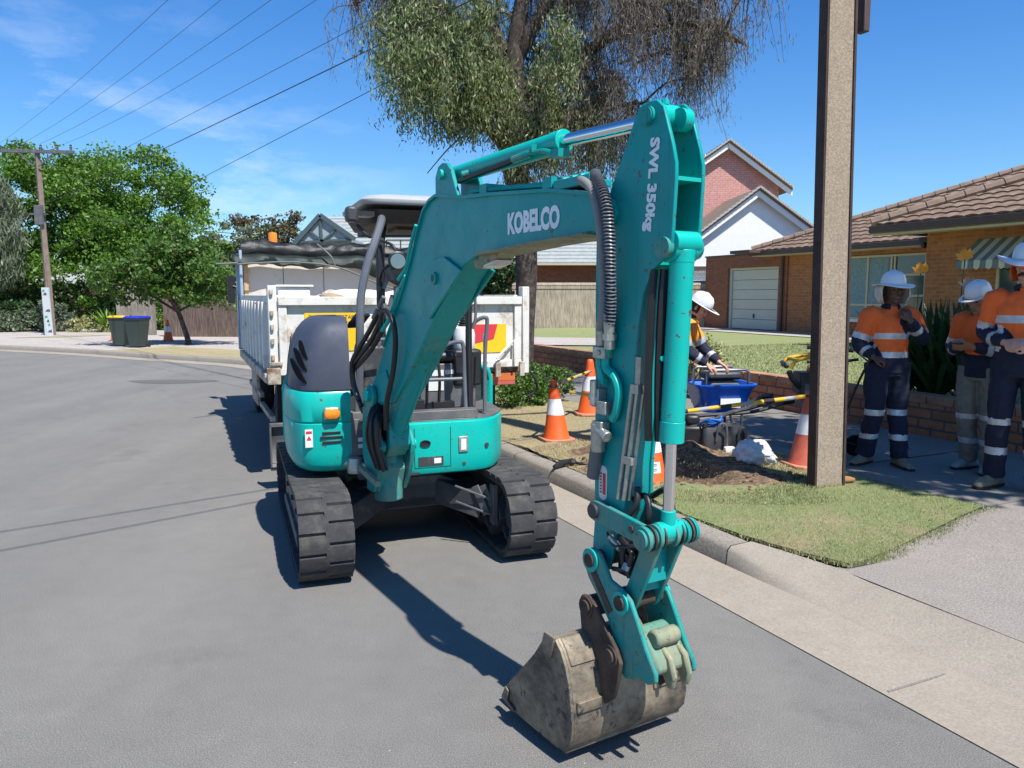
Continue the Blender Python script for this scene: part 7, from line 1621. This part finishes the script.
# measuring wheel
MW = thing('measuring_wheel', (3.2, 7.05, .14), 'black handled wheel trolley held by the worker near the concrete pole', 'measuring wheel')
b = MB(); b.lathe([(.02, -.012), (.075, -.015), (.095, -.02), (.10, 0), (.095, .02), (.075, .015), (.02, .012)], (3.17, 7.0, .24), 24, 'y'); b.lathe([(.02, -.012), (.075, -.015), (.095, -.02), (.10, 0), (.095, .02), (.075, .015), (.02, .012)], (3.17, 7.0, .24), 24, 'y'); obj('wheel', b, E['tyre'], MW)
b = MB(); b.tube([(3.15, 6.96, .25), (3.0, 6.9, .32), (2.98, 6.85, .5), (3.06, 6.72, .9), (3.11, 6.6, 1.12)], .011, 8, 4); obj('handle', b, M['black'], MW)
b = MB(); b.tube([(2.84, 7.4, 1.12), (3.02, 7.3, 1.125), (3.2, 7.2, 1.10)], .018, 8); b.tube([(2.84, 7.4, .98), (3.1, 7.3, .985), (3.25, 7.2, 1.02)], .014, 8); b.tube([(2.9, 7.4, .98), (2.88, 7.42, .13)], .012, 8); tag(obj('push_handle', b, M['black']), 'black double bar handle showing just behind the concrete pole', 'handle')
# tool on verge
b = MB(); b.tube([(.36, 6.48, .155), (.43, 6.56, .17), (.50, 6.60, .18)], [.016, .03, .02], 8, 3); b.ball((.52, 6.6, .175), (.045, .04, .03), 8); b.tube([(.55, 6.6, .17), (.7, 6.5, .15), (.95, 6.3, .15)], .011, 6, 3); b.tube([(.5, 6.62, .17), (.40, 6.8, .15), (.2, 7.1, .15)], .006, 6, 3)
tag(obj('hose_nozzle', b, M['black']), 'black nozzle with hose lying on the verge near the kerb', 'nozzle')
b = MB(); b.bar((2.35, 7.35, .150), (2.75, 7.0, .150), .32, .012); tag(obj('rubber_mat', b, M['black']), 'flat black mat on the path behind the lying striped bar', 'mat')
o = lump((2.66, 6.05, .15), (.10, .05, .03), plain('brown_rag', (.30, .15, .06), .9), 'work_glove', 'brown work glove on the grass at the foot of the concrete pole', 'glove')
# scattered clods round the hole
b = MB()
for i in range(260):
    a = random.random() * 2 * pi; r = random.uniform(.8, 1.25); s_ = 5.4 + cos(a) * r * .95; t_ = 4.1 + sin(a) * r * .72; q = random.uniform(.008, .03); c_ = SF(s_, t_, .14 + holez(s_, t_)); b.ball(tuple(c_), (q, q * random.uniform(.7, 1.2), q * .7), 6)
o = obj('soil_clods', b, E['soil']); o['kind'] = 'stuff'
# ------------------------------------------------------------------ light, sky, camera
EL = radians(58); SUNV = V((cos(EL) * .605, -cos(EL) * .796, sin(EL)))
sd = bpy.data.lights.new('sun', 'SUN'); sd.energy = 5.0; sd.angle = radians(.53); sd.color = (1, .965, .91)
so = bpy.data.objects.new('sun', sd); COL.objects.link(so); so.rotation_euler = SUNV.to_track_quat('Z', 'Y').to_euler(); so.location = (5, -5, 20)
w = bpy.data.worlds.new('World'); SC.world = w; w.use_nodes = True; nt = w.node_tree; bg = nt.nodes['Background']
sky = nt.nodes.new('ShaderNodeTexSky'); sky.sky_type = 'NISHITA'; sky.sun_disc = False
sky.sun_elevation = EL; sky.sun_rotation = atan2(.605, -.796); sky.air_density = 1.0; sky.dust_density = .35; sky.ozone_density = 2.6; sky.altitude = 50
tc = nt.nodes.new('ShaderNodeTexCoord'); sx = nt.nodes.new('ShaderNodeSeparateXYZ'); nt.links.new(tc.outputs['Generated'], sx.inputs[0])
mp = nt.nodes.new('ShaderNodeMapping'); mp.inputs['Scale'].default_value = (3.2, 3.2, 9); nt.links.new(tc.outputs['Generated'], mp.inputs[0])
nz = noise(nt, 2.4, 7, .6, mp.outputs[0]); cl = ramp(nt, nz, [(.52, (0, 0, 0)), (.66, (1, 1, 1))])
hz = ramp(nt, sx.outputs['Z'], [(0.0, (.9,) * 3), (.14, (.75,) * 3), (.25, (.25,) * 3), (.36, (0, 0, 0))])
lf = ramp(nt, sx.outputs['X'], [(0, (1, 1, 1)), (.02, (0, 0, 0))])
mx = N(nt, 'ShaderNodeMapRange'); nt.links.new(sx.outputs['X'], mx.inputs[0]); mx.inputs[1].default_value = -.62; mx.inputs[2].default_value = -.1; mx.inputs[3].default_value = 1; mx.inputs[4].default_value = 0
f = mix(nt, 1.0, cl, hz, 'MULTIPLY'); f = mix(nt, 1.0, f, mx.outputs[0], 'MULTIPLY'); f = mix(nt, 1.0, f, (.75, .75, .75), 'MULTIPLY')
tr = ramp(nt, sx.outputs['Z'], [(0.0, (.85, 1.12, 1.32)), (.12, (.72, 1.12, 1.45)), (.35, (.42, .98, 1.55)), (1, (.30, .75, 1.2))])
tint = mix(nt, 1.0, sky.outputs[0], tr, 'MULTIPLY')
fin = mix(nt, f, tint, (9.5, 10.2, 11.5))
nt.links.new(fin, bg.inputs[0]); bg.inputs[1].default_value = .08
cd = bpy.data.cameras.new('camera'); cam = bpy.data.objects.new('camera', cd); COL.objects.link(cam)
cam.location = (0, 0, 1.62); cam.rotation_euler = (radians(90) - atan(89 / 770), 0, 0)
cd.sensor_width = 36; cd.lens = 770 / 1024 * 36; cd.clip_end = 3000; cd.clip_start = .05
SC.camera = cam
SC.view_settings.view_transform = 'Standard'; SC.view_settings.look = 'None'; SC.view_settings.exposure = 0.54; SC.view_settings.gamma = 1
SC.render.engine = 'CYCLES'; SC.cycles.max_bounces = 6; SC.cycles.transparent_max_bounces = 6
SC.cycles.use_denoising = True
